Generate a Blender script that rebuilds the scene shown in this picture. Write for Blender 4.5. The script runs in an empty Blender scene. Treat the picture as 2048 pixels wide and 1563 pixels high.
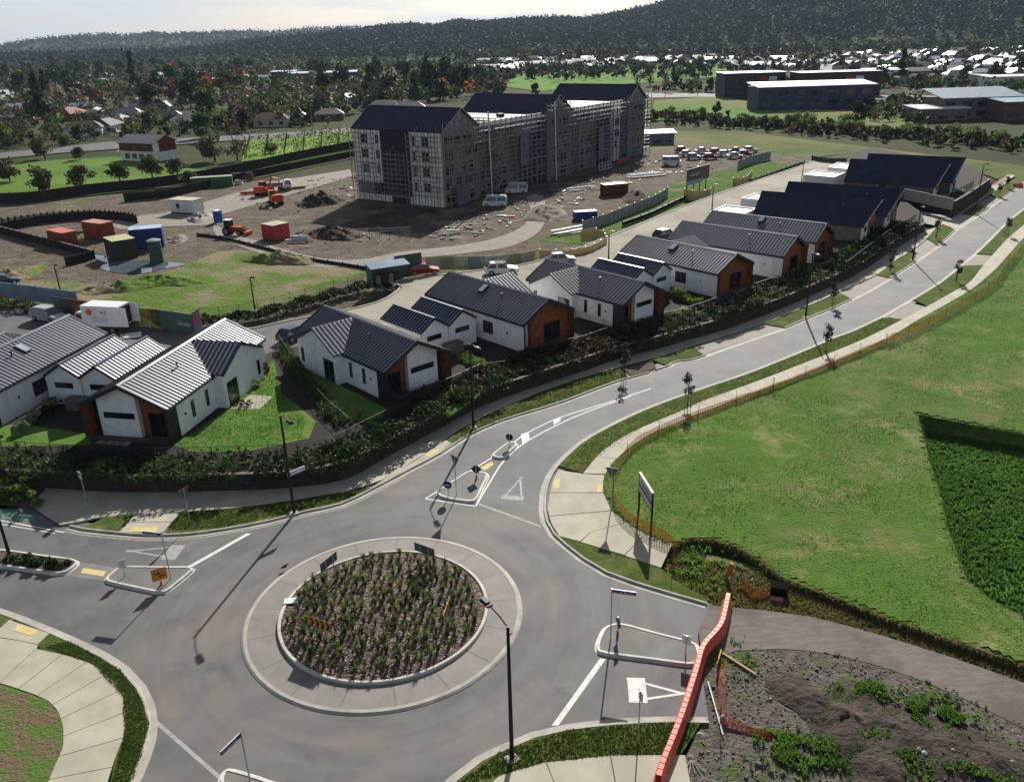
import bpy, bmesh, math, random
import numpy as np
from mathutils import Vector, Matrix
rnd = random.Random(7)
R = math.radians
scene = bpy.context.scene
col = scene.collection

# ---------------------------------------------------------------- camera
cam_d = bpy.data.cameras.new('camera'); cam = bpy.data.objects.new('camera', cam_d); col.objects.link(cam)
cam_d.sensor_width = 36.0; cam_d.lens = 1685.0 / 2048 * 36; cam_d.clip_start = 0.5; cam_d.clip_end = 30000
_p, _r = R(22.943), R(-1.5)
_rt = Vector((1, 0, 0)); _up = Vector((0, math.sin(_p), math.cos(_p))); _fw = Vector((0, math.cos(_p), -math.sin(_p)))
_x = math.cos(_r) * _rt + math.sin(_r) * _up; _y = -math.sin(_r) * _rt + math.cos(_r) * _up
cam.matrix_world = Matrix(((_x.x, _y.x, -_fw.x, 0), (_x.y, _y.y, -_fw.y, 0), (_x.z, _y.z, -_fw.z, 32), (0, 0, 0, 1)))
scene.camera = cam

# ---------------------------------------------------------------- sky, sun, exposure
SUN_EL, SUN_AZ = 29.5, 78.6            # degrees; azimuth measured anticlockwise from +X
world = bpy.data.worlds.new('World'); scene.world = world; world.use_nodes = True
nt = world.node_tree; nt.nodes.clear()
def N(t, kind, **kw):
    n = t.nodes.new(kind)
    for k, v in kw.items():
        if k in n.inputs: n.inputs[k].default_value = v
        else: setattr(n, k, v)
    return n
out = N(nt, 'ShaderNodeOutputWorld'); bg = N(nt, 'ShaderNodeBackground'); bg.inputs[1].default_value = 0.052
sky = N(nt, 'ShaderNodeTexSky'); sky.sky_type = 'NISHITA'; sky.sun_disc = False
sky.sun_elevation = R(SUN_EL); sky.sun_rotation = R(90 - SUN_AZ); sky.air_density = 1.0; sky.dust_density = 1.2; sky.ozone_density = 1.0
# broken cloud cover over the whole sky
tc = N(nt, 'ShaderNodeTexCoord'); sep = N(nt, 'ShaderNodeSeparateXYZ'); nt.links.new(tc.outputs['Generated'], sep.inputs[0])
zz = N(nt, 'ShaderNodeMath', operation='MAXIMUM'); nt.links.new(sep.outputs[2], zz.inputs[0]); zz.inputs[1].default_value = 0.0
za = N(nt, 'ShaderNodeMath', operation='ADD'); nt.links.new(zz.outputs[0], za.inputs[0]); za.inputs[1].default_value = 0.10
dv = N(nt, 'ShaderNodeVectorMath', operation='DIVIDE'); nt.links.new(tc.outputs['Generated'], dv.inputs[0]); nt.links.new(za.outputs[0], dv.inputs[1])
cn = N(nt, 'ShaderNodeTexNoise'); cn.inputs['Scale'].default_value = 0.55; cn.inputs['Detail'].default_value = 7; cn.inputs['Roughness'].default_value = 0.55
nt.links.new(dv.outputs[0], cn.inputs['Vector'])
cr = N(nt, 'ShaderNodeValToRGB'); cr.color_ramp.elements[0].position = 0.36; cr.color_ramp.elements[1].position = 0.64
cr.color_ramp.elements[0].color = (.4, .4, .4, 1); cr.color_ramp.elements[1].color = (1, 1, 1, 1)
nt.links.new(cn.outputs[0], cr.inputs[0])
# cloud layers overlap towards the horizon, thin out overhead
ex = N(nt, 'ShaderNodeMath', operation='MULTIPLY'); nt.links.new(zz.outputs[0], ex.inputs[0]); ex.inputs[1].default_value = -3.6
ep = N(nt, 'ShaderNodeMath', operation='EXPONENT'); nt.links.new(ex.outputs[0], ep.inputs[0])
ea = N(nt, 'ShaderNodeMath', operation='MULTIPLY_ADD'); nt.links.new(ep.outputs[0], ea.inputs[0]); ea.inputs[1].default_value = .92; ea.inputs[2].default_value = .03
fc_ = N(nt, 'ShaderNodeMath', operation='MULTIPLY'); nt.links.new(cr.outputs[0], fc_.inputs[0]); nt.links.new(ea.outputs[0], fc_.inputs[1])
hs = N(nt, 'ShaderNodeHueSaturation'); hs.inputs['Saturation'].default_value = .75; nt.links.new(sky.outputs[0], hs.inputs['Color'])
mixc = N(nt, 'ShaderNodeMix', data_type='RGBA'); nt.links.new(fc_.outputs[0], mixc.inputs[0])
nt.links.new(hs.outputs[0], mixc.inputs[6]); mixc.inputs[7].default_value = (7.9, 8.7, 9.8, 1)
nt.links.new(mixc.outputs[2], bg.inputs[0]); nt.links.new(bg.outputs[0], out.inputs[0])
sun_d = bpy.data.lights.new('sun', 'SUN'); sun = bpy.data.objects.new('sun', sun_d); col.objects.link(sun)
sun_d.energy = 5.0; sun_d.angle = R(0.5); sun_d.color = (1.0, 0.95, 0.87)
_sd = Vector((math.cos(R(SUN_EL)) * math.cos(R(SUN_AZ)), math.cos(R(SUN_EL)) * math.sin(R(SUN_AZ)), math.sin(R(SUN_EL))))
sun.rotation_euler = _sd.to_track_quat('Z', 'Y').to_euler()
vs = scene.view_settings; vs.view_transform = 'Standard'; vs.look = 'None'; vs.gamma = 1.0; vs.exposure = 0.7; vs.use_curve_mapping = False
scene.render.engine = 'CYCLES'; scene.cycles.use_denoising = True; scene.cycles.max_bounces = 6; scene.cycles.diffuse_bounces = 3
scene.cycles.glossy_bounces = 2; scene.cycles.transmission_bounces = 3; scene.cycles.transparent_max_bounces = 6; scene.cycles.volume_bounces = 0
scene.cycles.sample_clamp_indirect = 6.0; scene.cycles.caustics_reflective = False; scene.cycles.caustics_refractive = False

# ---------------------------------------------------------------- materials
def lin(c):
    if isinstance(c, str):
        c = tuple(int(c[i:i + 2], 16) / 255 for i in (0, 2, 4))
        c = tuple(x / 12.92 if x <= .04045 else ((x + .055) / 1.055) ** 2.4 for x in c)
    return (c[0], c[1], c[2], 1)
MATS = {}
def mat(name, c1, c2=None, scale=1.0, rough=.85, metal=0., bump=0., bscale=None, spec=.3, detail=6, lo=.38, hi=.62, c3=None, scale3=.1, lo3=.45, hi3=.6, bdist=.05, aniso=None, nrough=.6):
    """procedural: world-space noise between c1 and c2, larger patches of c3, bump"""
    if name in MATS: return MATS[name]
    m = bpy.data.materials.new(name); m.use_nodes = True; t = m.node_tree; t.nodes.clear(); MATS[name] = m
    o = N(t, 'ShaderNodeOutputMaterial'); b = N(t, 'ShaderNodeBsdfPrincipled'); t.links.new(b.outputs[0], o.inputs[0])
    b.inputs['Roughness'].default_value = rough; b.inputs['Metallic'].default_value = metal; b.inputs['Specular IOR Level'].default_value = spec
    g = N(t, 'ShaderNodeNewGeometry'); pos = g.outputs['Position']
    if aniso:
        mp = N(t, 'ShaderNodeMapping'); mp.inputs['Rotation'].default_value[2] = aniso[0]; mp.inputs['Scale'].default_value = (1, aniso[1], 1)
        t.links.new(pos, mp.inputs[0]); pos = mp.outputs[0]
    c1 = lin(c1); c2 = lin(c2) if c2 else tuple(x * .8 for x in c1[:3]) + (1,)
    n = N(t, 'ShaderNodeTexNoise'); n.inputs['Scale'].default_value = scale; n.inputs['Detail'].default_value = detail; n.inputs['Roughness'].default_value = nrough
    t.links.new(pos, n.inputs['Vector'])
    mr = N(t, 'ShaderNodeMapRange'); mr.inputs[1].default_value = lo; mr.inputs[2].default_value = hi; t.links.new(n.outputs[0], mr.inputs[0])
    mx = N(t, 'ShaderNodeMix', data_type='RGBA'); t.links.new(mr.outputs[0], mx.inputs[0]); mx.inputs[6].default_value = c1; mx.inputs[7].default_value = c2
    res = mx.outputs[2]
    if c3:
        n3 = N(t, 'ShaderNodeTexNoise'); n3.inputs['Scale'].default_value = scale3; n3.inputs['Detail'].default_value = 8; n3.inputs['Roughness'].default_value = .65; t.links.new(g.outputs['Position'], n3.inputs['Vector'])
        m3 = N(t, 'ShaderNodeMapRange'); m3.inputs[1].default_value = lo3; m3.inputs[2].default_value = hi3; t.links.new(n3.outputs[0], m3.inputs[0])
        x3 = N(t, 'ShaderNodeMix', data_type='RGBA'); t.links.new(m3.outputs[0], x3.inputs[0]); t.links.new(res, x3.inputs[6]); x3.inputs[7].default_value = lin(c3); res = x3.outputs[2]
    t.links.new(res, b.inputs['Base Color'])
    if bump:
        nb = N(t, 'ShaderNodeTexNoise'); nb.inputs['Scale'].default_value = bscale or scale * 3; nb.inputs['Detail'].default_value = 5; nb.inputs['Roughness'].default_value = .6; t.links.new(pos, nb.inputs['Vector'])
        bp = N(t, 'ShaderNodeBump'); bp.inputs['Strength'].default_value = bump; bp.inputs['Distance'].default_value = bdist; t.links.new(nb.outputs[0], bp.inputs['Height']); t.links.new(bp.outputs[0], b.inputs['Normal'])
    return m
def patch(m, c, scale, lo, hi, fac=1., nrough=.7, detail=9, seed=0.):
    """one more worn or stained layer over a material: noise patches of colour c"""
    t = m.node_tree; b = [n for n in t.nodes if n.type == 'BSDF_PRINCIPLED'][0]; src = b.inputs['Base Color'].links[0].from_socket; g = N(t, 'ShaderNodeNewGeometry')
    ad = N(t, 'ShaderNodeVectorMath', operation='ADD'); t.links.new(g.outputs['Position'], ad.inputs[0]); ad.inputs[1].default_value = (seed * 13.7, seed * 7.1, seed)
    n = N(t, 'ShaderNodeTexNoise'); n.inputs['Scale'].default_value = scale; n.inputs['Detail'].default_value = detail; n.inputs['Roughness'].default_value = nrough; t.links.new(ad.outputs[0], n.inputs['Vector'])
    mr = N(t, 'ShaderNodeMapRange'); mr.inputs[1].default_value = lo; mr.inputs[2].default_value = hi; mr.inputs[4].default_value = fac; t.links.new(n.outputs[0], mr.inputs[0])
    x = N(t, 'ShaderNodeMix', data_type='RGBA'); t.links.new(mr.outputs[0], x.inputs[0]); t.links.new(src, x.inputs[6]); x.inputs[7].default_value = lin(c); t.links.new(x.outputs[2], b.inputs['Base Color']); return m
def leafmat(name, c1, c2, trans=.35, scale=.6, rough=.7):
    if name in MATS: return MATS[name]
    m = bpy.data.materials.new(name); m.use_nodes = True; t = m.node_tree; t.nodes.clear(); MATS[name] = m
    o = N(t, 'ShaderNodeOutputMaterial'); g = N(t, 'ShaderNodeNewGeometry'); oi = N(t, 'ShaderNodeObjectInfo')
    n = N(t, 'ShaderNodeTexNoise'); n.inputs['Scale'].default_value = scale; n.inputs['Detail'].default_value = 4; t.links.new(g.outputs['Position'], n.inputs['Vector'])
    a = N(t, 'ShaderNodeMath', operation='MULTIPLY_ADD'); t.links.new(oi.outputs['Random'], a.inputs[0]); a.inputs[1].default_value = .5; t.links.new(n.outputs[0], a.inputs[2])
    mr = N(t, 'ShaderNodeMapRange'); mr.inputs[1].default_value = .4; mr.inputs[2].default_value = 1.0; t.links.new(a.outputs[0], mr.inputs[0])
    mx = N(t, 'ShaderNodeMix', data_type='RGBA'); t.links.new(mr.outputs[0], mx.inputs[0]); mx.inputs[6].default_value = lin(c1); mx.inputs[7].default_value = lin(c2)
    d = N(t, 'ShaderNodeBsdfPrincipled'); d.inputs['Roughness'].default_value = rough; d.inputs['Specular IOR Level'].default_value = .2; t.links.new(mx.outputs[2], d.inputs['Base Color'])
    tr = N(t, 'ShaderNodeBsdfTranslucent'); t.links.new(mx.outputs[2], tr.inputs[0])
    ms = N(t, 'ShaderNodeMixShader'); ms.inputs[0].default_value = trans; t.links.new(d.outputs[0], ms.inputs[1]); t.links.new(tr.outputs[0], ms.inputs[2]); t.links.new(ms.outputs[0], o.inputs[0])
    return m

# ---------------------------------------------------------------- mesh helpers
class MB:
    def __init__(s): s.v = []; s.f = []; s.m = []
    def add(s, vs, fs, mi=0):
        k = len(s.v); s.v += [tuple(p) for p in vs]
        for f in fs: s.f.append(tuple(i + k for i in f)); s.m.append(mi)
        return s
    def box(s, x0, x1, y0, y1, z0, z1, mi=0):
        return s.add([(x0, y0, z0), (x1, y0, z0), (x1, y1, z0), (x0, y1, z0), (x0, y0, z1), (x1, y0, z1), (x1, y1, z1), (x0, y1, z1)],
                     [(3, 2, 1, 0), (4, 5, 6, 7), (0, 1, 5, 4), (1, 2, 6, 5), (2, 3, 7, 6), (3, 0, 4, 7)], mi)
    def obox(s, c, size, rz=0., mi=0, tilt=0.):
        a, b = math.cos(rz), math.sin(rz); sx, sy, sz = size[0] / 2, size[1] / 2, size[2] / 2; ct, st = math.cos(tilt), math.sin(tilt)
        P = []
        for dz in (-sz, sz):
            for dx, dy in ((-sx, -sy), (sx, -sy), (sx, sy), (-sx, sy)):
                x, z = dx * ct + dz * st, -dx * st + dz * ct
                P.append((c[0] + x * a - dy * b, c[1] + x * b + dy * a, c[2] + z))
        return s.add(P, [(3, 2, 1, 0), (4, 5, 6, 7), (0, 1, 5, 4), (1, 2, 6, 5), (2, 3, 7, 6), (3, 0, 4, 7)], mi)
    def tube(s, p, q, r, r2=None, n=8, mi=0, cap=True):
        p, q = Vector(p), Vector(q); r2 = r if r2 is None else r2; d = (q - p)
        if d.length < 1e-6: return s
        d.normalize(); a = d.orthogonal().normalized(); b = d.cross(a); P = []
        for c, rr in ((p, r), (q, r2)):
            for i in range(n):
                t = 2 * math.pi * i / n; P.append(c + (a * math.cos(t) + b * math.sin(t)) * rr)
        F = [(i, (i + 1) % n, n + (i + 1) % n, n + i) for i in range(n)]
        if cap: F += [tuple(range(n))[::-1], tuple(range(n, 2 * n))]
        return s.add(P, F, mi)
    def path(s, pts, r, n=6, mi=0):
        for a, b in zip(pts, pts[1:]): s.tube(a, b, r, n=n, mi=mi)
        return s
    def prism(s, poly, z0, z1, mi=0):
        n = len(poly); P = [(x, y, z0) for x, y in poly] + [(x, y, z1) for x, y in poly]
        ar = sum(poly[i][0] * poly[(i + 1) % n][1] - poly[(i + 1) % n][0] * poly[i][1] for i in range(n))
        up = tuple(range(n, 2 * n)); dn = tuple(range(n))[::-1]
        F = [(i, (i + 1) % n, n + (i + 1) % n, n + i) for i in range(n)]
        if ar < 0: up = up[::-1]; dn = dn[::-1]; F = [f[::-1] for f in F]
        return s.add(P, F + [up, dn], mi)
    def extr(s, poly, axis0, axis1, fn, mi=0):
        """poly in 2D extruded between axis0 and axis1; fn(a, b, t) -> xyz"""
        n = len(poly); P = [fn(a, b, axis0) for a, b in poly] + [fn(a, b, axis1) for a, b in poly]
        return s.add(P, [(i, (i + 1) % n, n + (i + 1) % n, n + i) for i in range(n)] + [tuple(range(n))[::-1], tuple(range(n, 2 * n))], mi)
    def mesh(s, name, mats, smooth=False):
        me = bpy.data.meshes.new(name); me.from_pydata(s.v, [], s.f)
        mats = mats if isinstance(mats, (list, tuple)) else [mats]
        for m in mats: me.materials.append(m)
        if len(mats) > 1: me.polygons.foreach_set('material_index', s.m)
        if smooth: me.polygons.foreach_set('use_smooth', [True] * len(me.polygons))
        me.update(); return me
    def obj(s, name, mats, parent=None, loc=None, rz=0, smooth=False):
        return put(s.mesh(name, mats, smooth), name, parent, loc, rz)
def put(me, name, parent=None, loc=None, rz=0, rot=None, sc=None):
    o = bpy.data.objects.new(name, me); col.objects.link(o)
    if parent is not None: o.parent = parent
    if loc is not None: o.location = loc
    if rot is not None: o.rotation_euler = rot
    elif rz: o.rotation_euler = (0, 0, rz)
    if sc is not None: o.scale = sc if isinstance(sc, (tuple, list)) else (sc, sc, sc)
    return o
def tag(o, label, cat, group=None):
    o['label'] = label; o['category'] = cat
    if group: o['group'] = group
    return o
def thing(name, label, cat, loc=(0, 0, 0), rz=0, group=None):
    o = put(None, name, None, loc, rz); o.empty_display_size = .3
    return tag(o, label, cat, group)
def struct(o, kind='structure'):
    o['kind'] = kind; return o
def stuff(o, label, cat): o['kind'] = 'stuff'; return tag(o, label, cat)
def copy_tree(o, parent=None):
    c = o.copy(); col.objects.link(c); c.parent = parent
    for ch in [x for x in o.children]: copy_tree(ch, c)
    return c
def sheet(name, poly, z, m, parent=None):
    n = len(poly); ar = sum(poly[i][0] * poly[(i + 1) % n][1] - poly[(i + 1) % n][0] * poly[i][1] for i in range(n))
    mb = MB(); mb.add([(x, y, z) for x, y in poly], [tuple(range(n)) if ar > 0 else tuple(range(n))[::-1]])
    return mb.obj(name, m, parent)
def slabp(name, poly, z0, z1, m, parent=None): return MB().prism(poly, z0, z1).obj(name, m, parent)
def spline(P, step=1.5, closed=False):
    """Catmull-Rom through P resampled"""
    P = [Vector(p) for p in P]; n = len(P); out = []
    rng = range(n if closed else n - 1)
    for i in rng:
        p1, p2 = P[i], P[(i + 1) % n]
        p0 = P[i - 1] if (closed or i > 0) else p1 * 2 - p2
        p3 = P[(i + 2) % n] if (closed or i < n - 2) else p2 * 2 - p1
        k = max(1, int((p2 - p1).length / step + .5))
        for j in range(k):
            t = j / k; out.append(.5 * ((2 * p1) + (p2 - p0) * t + (2 * p0 - 5 * p1 + 4 * p2 - p3) * t * t + (3 * p1 - p0 - 3 * p2 + p3) * t ** 3))
    if not closed: out.append(P[-1])
    return [(p.x, p.y) for p in out]
def resample(P, n):
    P = [Vector(p) for p in P]; L = [0]
    for a, b in zip(P, P[1:]): L.append(L[-1] + (b - a).length)
    out = []; k = 0
    for i in range(n + 1):
        s = L[-1] * i / n
        while k < len(P) - 2 and L[k + 1] < s: k += 1
        t = (s - L[k]) / max(1e-9, L[k + 1] - L[k]); q = P[k].lerp(P[k + 1], min(1, max(0, t))); out.append((q.x, q.y))
    return out
def length(P): return sum(math.dist(a, b) for a, b in zip(P, P[1:]))
def offset(P, d, closed=False):
    out = []; n = len(P)
    for i in range(n):
        a = P[i - 1] if (i > 0 or closed) else P[i]; b = P[(i + 1) % n] if (i < n - 1 or closed) else P[i]
        t = Vector((b[0] - a[0], b[1] - a[1])).normalized(); out.append((P[i][0] - t.y * d, P[i][1] + t.x * d))
    return out
def sweep(name, P, prof, m, parent=None, closed=False, caps=True, z=0.):
    """sweep profile [(offset to the left, height)] along P"""
    rows = [offset(P, d, closed) for d, _ in prof]; n = len(P); k = len(prof); V = []; F = []
    for i in range(n):
        for j in range(k): V.append((rows[j][i][0], rows[j][i][1], prof[j][1] + z))
    for i in range(n if closed else n - 1):
        a, b = i * k, ((i + 1) % n) * k
        for j in range(k - 1): F.append((a + j, b + j, b + j + 1, a + j + 1))
    if not closed and caps: F += [tuple(range(k)), tuple(range((n - 1) * k, n * k))[::-1]]
    return MB().add(V, F).obj(name, m, parent)
def noise2(x, y, s=1.0, seed=0.):
    from mathutils import noise
    return noise.noise(Vector((x * s + seed, y * s - seed, seed * .37)))
def inside(p, poly):
    x, y = p; c = False; n = len(poly); j = n - 1
    for i in range(n):
        if (poly[i][1] > y) != (poly[j][1] > y) and x < (poly[j][0] - poly[i][0]) * (y - poly[i][1]) / (poly[j][1] - poly[i][1]) + poly[i][0]: c = not c
        j = i
    return c

# ================================================================ ground, roads, kerbs, paths
M_ASPH = mat('asphalt', '5d5d5f', '4f4f51', scale=.35, rough=.78, spec=.32, c3='6f6963', scale3=.09, lo3=.5, hi3=.72, bump=.25, bscale=14, bdist=.02)
def road_dirt(m, cx, cy):
    t = m.node_tree; b = [n for n in t.nodes if n.type == 'BSDF_PRINCIPLED'][0]; src = b.inputs['Base Color'].links[0].from_socket; g = N(t, 'ShaderNodeNewGeometry')
    sb = N(t, 'ShaderNodeVectorMath', operation='SUBTRACT'); t.links.new(g.outputs['Position'], sb.inputs[0]); sb.inputs[1].default_value = (cx, cy, 0)
    ln = N(t, 'ShaderNodeVectorMath', operation='LENGTH'); t.links.new(sb.outputs[0], ln.inputs[0]); sp = N(t, 'ShaderNodeSeparateXYZ'); t.links.new(sb.outputs[0], sp.inputs[0]); at = N(t, 'ShaderNodeMath', operation='ARCTAN2'); t.links.new(sp.outputs[1], at.inputs[0]); t.links.new(sp.outputs[0], at.inputs[1])
    cb = N(t, 'ShaderNodeCombineXYZ'); t.links.new(ln.outputs['Value'], cb.inputs[0]); am = N(t, 'ShaderNodeMath', operation='MULTIPLY'); t.links.new(at.outputs[0], am.inputs[0]); am.inputs[1].default_value = 1.3; t.links.new(am.outputs[0], cb.inputs[1])
    def layer(scale, lo, hi, col_, fac, src):
        n = N(t, 'ShaderNodeTexNoise'); n.inputs['Scale'].default_value = scale; n.inputs['Detail'].default_value = 6; n.inputs['Roughness'].default_value = .65; t.links.new(cb.outputs[0], n.inputs['Vector'])
        mr = N(t, 'ShaderNodeMapRange'); mr.inputs[1].default_value = lo; mr.inputs[2].default_value = hi; mr.inputs[4].default_value = fac; t.links.new(n.outputs[0], mr.inputs[0])
        rr = N(t, 'ShaderNodeMapRange'); rr.inputs[1].default_value = 22; rr.inputs[2].default_value = 15; t.links.new(ln.outputs['Value'], rr.inputs[0]); mu = N(t, 'ShaderNodeMath', operation='MULTIPLY'); t.links.new(mr.outputs[0], mu.inputs[0]); t.links.new(rr.outputs[0], mu.inputs[1])
        x = N(t, 'ShaderNodeMix', data_type='RGBA'); t.links.new(mu.outputs[0], x.inputs[0]); t.links.new(src, x.inputs[6]); x.inputs[7].default_value = lin(col_); return x.outputs[2]
    src = layer(.55, .42, .66, '857a70', .36, src); src = layer(1.6, .55, .72, '4a4a4c', .12, src); t.links.new(src, b.inputs['Base Color'])
road_dirt(M_ASPH, -8.05, 41.75)
M_LANE = mat('lane_asphalt', '5e5e5e', '525252', scale=.4, rough=.85, spec=.2, bump=.2, bscale=14, bdist=.02)
M_KERB = mat('kerb_concrete', 'a9a49a', '948f86', scale=.8, rough=.8, bump=.1)
M_PATH = mat('path_concrete', 'a8a391', '989382', scale=.5, rough=.85, bump=.08, bscale=20, c3='97917f', scale3=.18, lo3=.55, hi3=.75)
M_APRON = mat('apron_concrete', '807a75', '73706c', scale=.6, rough=.75, bump=.1, bscale=12)
M_JOINT = mat('joint_dark', '4a463f', '3c3832', scale=3)  # dark base colour seen in the gaps between slabs and stones
M_BAY = mat('parking_bay_concrete', '8a837a', '7c766e', scale=.6, rough=.85, bump=.1)
M_LINE = mat('road_paint_white', 'c9c7c2', 'a8a6a0', scale=2.2, rough=.7, lo=.5, hi=.75)
M_FLINE = mat('road_paint_faded', '9c9a96', '7a7876', scale=3.0, rough=.75, lo=.4, hi=.7)
M_GREENP = mat('road_paint_green', '4d7f6b', '57756a', scale=1.2, rough=.8)
M_TACT = mat('tactile_yellow', 'c9b877', 'b8a96e', scale=3, rough=.8, bump=.4, bscale=30)
M_BERM = mat('berm_grass', '4f5f2c', '3f5224', scale=3.0, rough=1, spec=.05, bump=1.0, bscale=9, bdist=.12, c3='6b6a3c', scale3=.45, lo3=.5, hi3=.7)
M_LAWN = mat('lawn_grass', '4c6c2c', '587636', scale=2.0, rough=1, spec=.05, bump=.8, bscale=7, bdist=.12, c3='667a3c', scale3=.3)
M_FIELD = mat('field_grass', '576f36', '4a632b', scale=1.6, rough=1, spec=.05, bump=.9, bscale=5, bdist=.16, c3='7a7450', scale3=.13, lo3=.50, hi3=.68, lo=.35, hi=.65)
M_MULCH = mat('bark_mulch', '6d5f58', '3a302c', scale=9, rough=1, spec=.1, bump=1, bscale=14, bdist=.08, lo=.42, hi=.6)
M_SOIL = mat('bare_soil', '6b5a4a', '4c4036', scale=1.1, rough=1, bump=1, bscale=2.5, bdist=.25, c3='7f7263', scale3=.15)
M_GROUND = mat('far_ground', '3c4626', '2f3820', scale=.02, rough=1, spec=.05, c3='4c4634', scale3=.006, bump=.6, bscale=.4, bdist=.6)

patch(M_FIELD, '4a6a26', .045, .42, .6, .8, .6, 5, 1); patch(M_FIELD, '8f8660', .16, .53, .64, .75, .85, 12, 2); patch(M_FIELD, '6f6038', .9, .62, .7, .6, .7, 6, 3); patch(M_FIELD, '7a8a4a', .3, .55, .7, .5, .8, 9, 6)
patch(M_BERM, '7a7248', .5, .52, .66, .7, .8, 9, 2); patch(M_LAWN, '3c5c20', .25, .5, .62, .6, .7, 7, 4); patch(M_PATH, '8a8574', .35, .54, .7, .6, .75, 9, 5); patch(M_PATH, '726d60', 1.3, .64, .74, .5, .7, 6, 7); patch(M_APRON, '665f59', .5, .52, .68, .6, .75, 8, 3); patch(M_KERB, '7d786f', 1.1, .54, .68, .6, .7, 7, 8); patch(M_ASPH, '3f3f42', .22, .58, .68, .5, .75, 9, 9); patch(M_ASPH, '8a847c', 3.5, .68, .74, .4, .6, 5, 11)
PITH = [(36.51,69.70),(32.78,59.68),(29.42,49.72),(27.85,43.67),(29.26,39.63),(32.53,32.46),(53.00,60.72)]
_o = [(-9000, -400), (9000, -400), (9000, 14000), (-9000, 14000)]; _v = [(x, y, -.45) for x, y in _o + PITH]
struct(MB().add(_v, [(0, 1, 9, 8, 7, 6, 5, 4, 3), (1, 2, 3, 4, 10, 9)]).obj('ground', M_GROUND))
road = struct(sheet('road', [(-43.82,54.39),(-36.69,55.68),(-32.70,53.49),(-26.12,51.82),(-17.95,53.45),(-13.08,55.51),(-8.23,61.12),(-3.79,67.19),(2.12,72.27),(10.86,78.95),(21.18,85.81),(32.35,94.02),(44.26,104.72),(60.01,122.06),(76.81,143.41),(90.81,159.83),(115.84,188.93),(103.57,164.29),(92.82,150.88),(83.26,139.39),(75.39,129.36),(58.72,109.05),(49.66,99.44),(38.38,88.73),(31.74,83.62),(23.74,77.25),(14.31,71.13),(6.60,63.82),(3.96,59.00),(2.99,54.53),(2.96,50.42),(3.83,48.50),(5.81,45.62),(9.28,43.34),(11.65,41.84),(10.30,38.94),(9.89,36.27),(9.45,32.27),(7.29,32.21),(-1.04,30.52),(-3.97,27.76),(-10.53,25.96),(-18.73,28.21),(-19.40,33.47),(-22.15,36.88),(-26.22,39.52),(-31.49,42.09),(-37.56,44.47)], 0, M_ASPH))

K1a = spline([(-32.23,52.52),(-31.05,52.06),(-28.47,51.47),(-25.81,51.02),(-23.34,51.03),(-20.68,51.56),(-17.72,52.55),(-15.44,53.68),(-12.94,54.69),(-10.75,56.98),(-8.13,60.09),(-6.00,62.60),(-3.75,65.98),(-0.70,68.88),(2.07,70.67),(4.97,72.66),(7.52,74.78),(10.64,77.24),(14.04,79.28)])
K1b = spline([(14.82,79.98),(16.35,81.07),(16.79,81.75),(17.80,82.41),(18.76,82.49),(20.72,83.76)], .5)
K1c = spline([(31.71,91.93),(35.74,95.53),(39.55,98.73),(43.36,102.26)])
K1d = spline([(52.10,111.46),(58.55,118.84),(59.53,120.02)])
K1e = spline([(67.00,128.96),(74.75,139.26)])
K1f = spline([(83.97,149.97),(88.14,154.78),(89.95,157.20)])
K1g = spline([(96.46,165.05),(105.63,176.08),(112.30,184.68)])
K1line = spline([(20.72,83.76),(25.92,87.70),(31.71,91.93)])
K1l2 = spline([(43.36,102.26),(47.13,106.07),(52.10,111.46)])
K1l3 = spline([(59.53,120.02),(67.00,128.96)])
K1l4 = spline([(74.75,139.26),(83.97,149.97)])
K1l5 = spline([(89.95,157.20),(96.46,165.05)])
K2a = spline([(103.42,164.85),(95.05,154.80),(88.17,146.60),(84.94,142.60),(76.90,132.17),(70.02,123.44)])
K2l1 = spline([(70.02,123.44),(64.53,116.91)])
K2b = spline([(64.53,116.91),(59.82,111.26),(56.13,107.11),(50.56,101.37)])
K2l2 = spline([(50.56,101.37),(43.93,94.74)])
K2c = spline([(43.93,94.74),(39.02,90.40),(35.34,87.72),(32.22,85.05),(24.14,78.70),(17.55,74.23),(11.76,69.95),(6.73,65.06),(4.80,62.34),(3.41,59.79),(2.64,57.61),(2.20,55.31),(2.05,53.15),(2.14,51.54),(2.60,49.79),(3.41,48.27),(4.41,46.70),(5.75,45.13),(7.32,44.00),(9.20,42.89),(11.39,41.66)])
K3 = spline([(9.42,32.37),(7.35,32.47),(4.82,32.41),(2.29,32.12),(0.61,31.69),(-0.55,31.09),(-1.04,30.84),(-2.00,30.28),(-3.25,29.06),(-3.77,28.21)])
K4 = spline([(-36.74,44.70),(-31.85,42.74),(-29.13,41.44),(-26.46,40.05),(-23.60,38.43),(-21.99,37.28),(-20.48,35.80),(-19.49,34.42),(-18.90,33.23),(-18.55,32.11),(-18.39,30.95),(-18.32,29.75),(-18.23,28.39)])
KP = [(-.34, -.02), (-.34, .012), (0, .008), (.03, .12), (.05, .13), (.17, .13), (.17, -.02)]
KL = [(-.34, -.02), (-.34, .012), (.17, .012), (.17, -.02)]
neg = lambda pr: [(-a, b) for a, b in pr]
def kerb(P, left=True, flush=False):
    pr = KL if flush else KP
    return struct(sweep('kerb', P, pr if left else neg(pr), M_KERB))
for P in (K1a, K1b, K1c, K1d, K1e, K1f, K1g): kerb(P)
for P in (K1line, K1l2, K1l3, K1l4, K1l5): kerb(P, True, True)
for P in (K2a, K2b, K2c): kerb(P)
for P in (K2l1, K2l2): kerb(P, True, True)
kerb(K3); kerb(K4, False)

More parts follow.
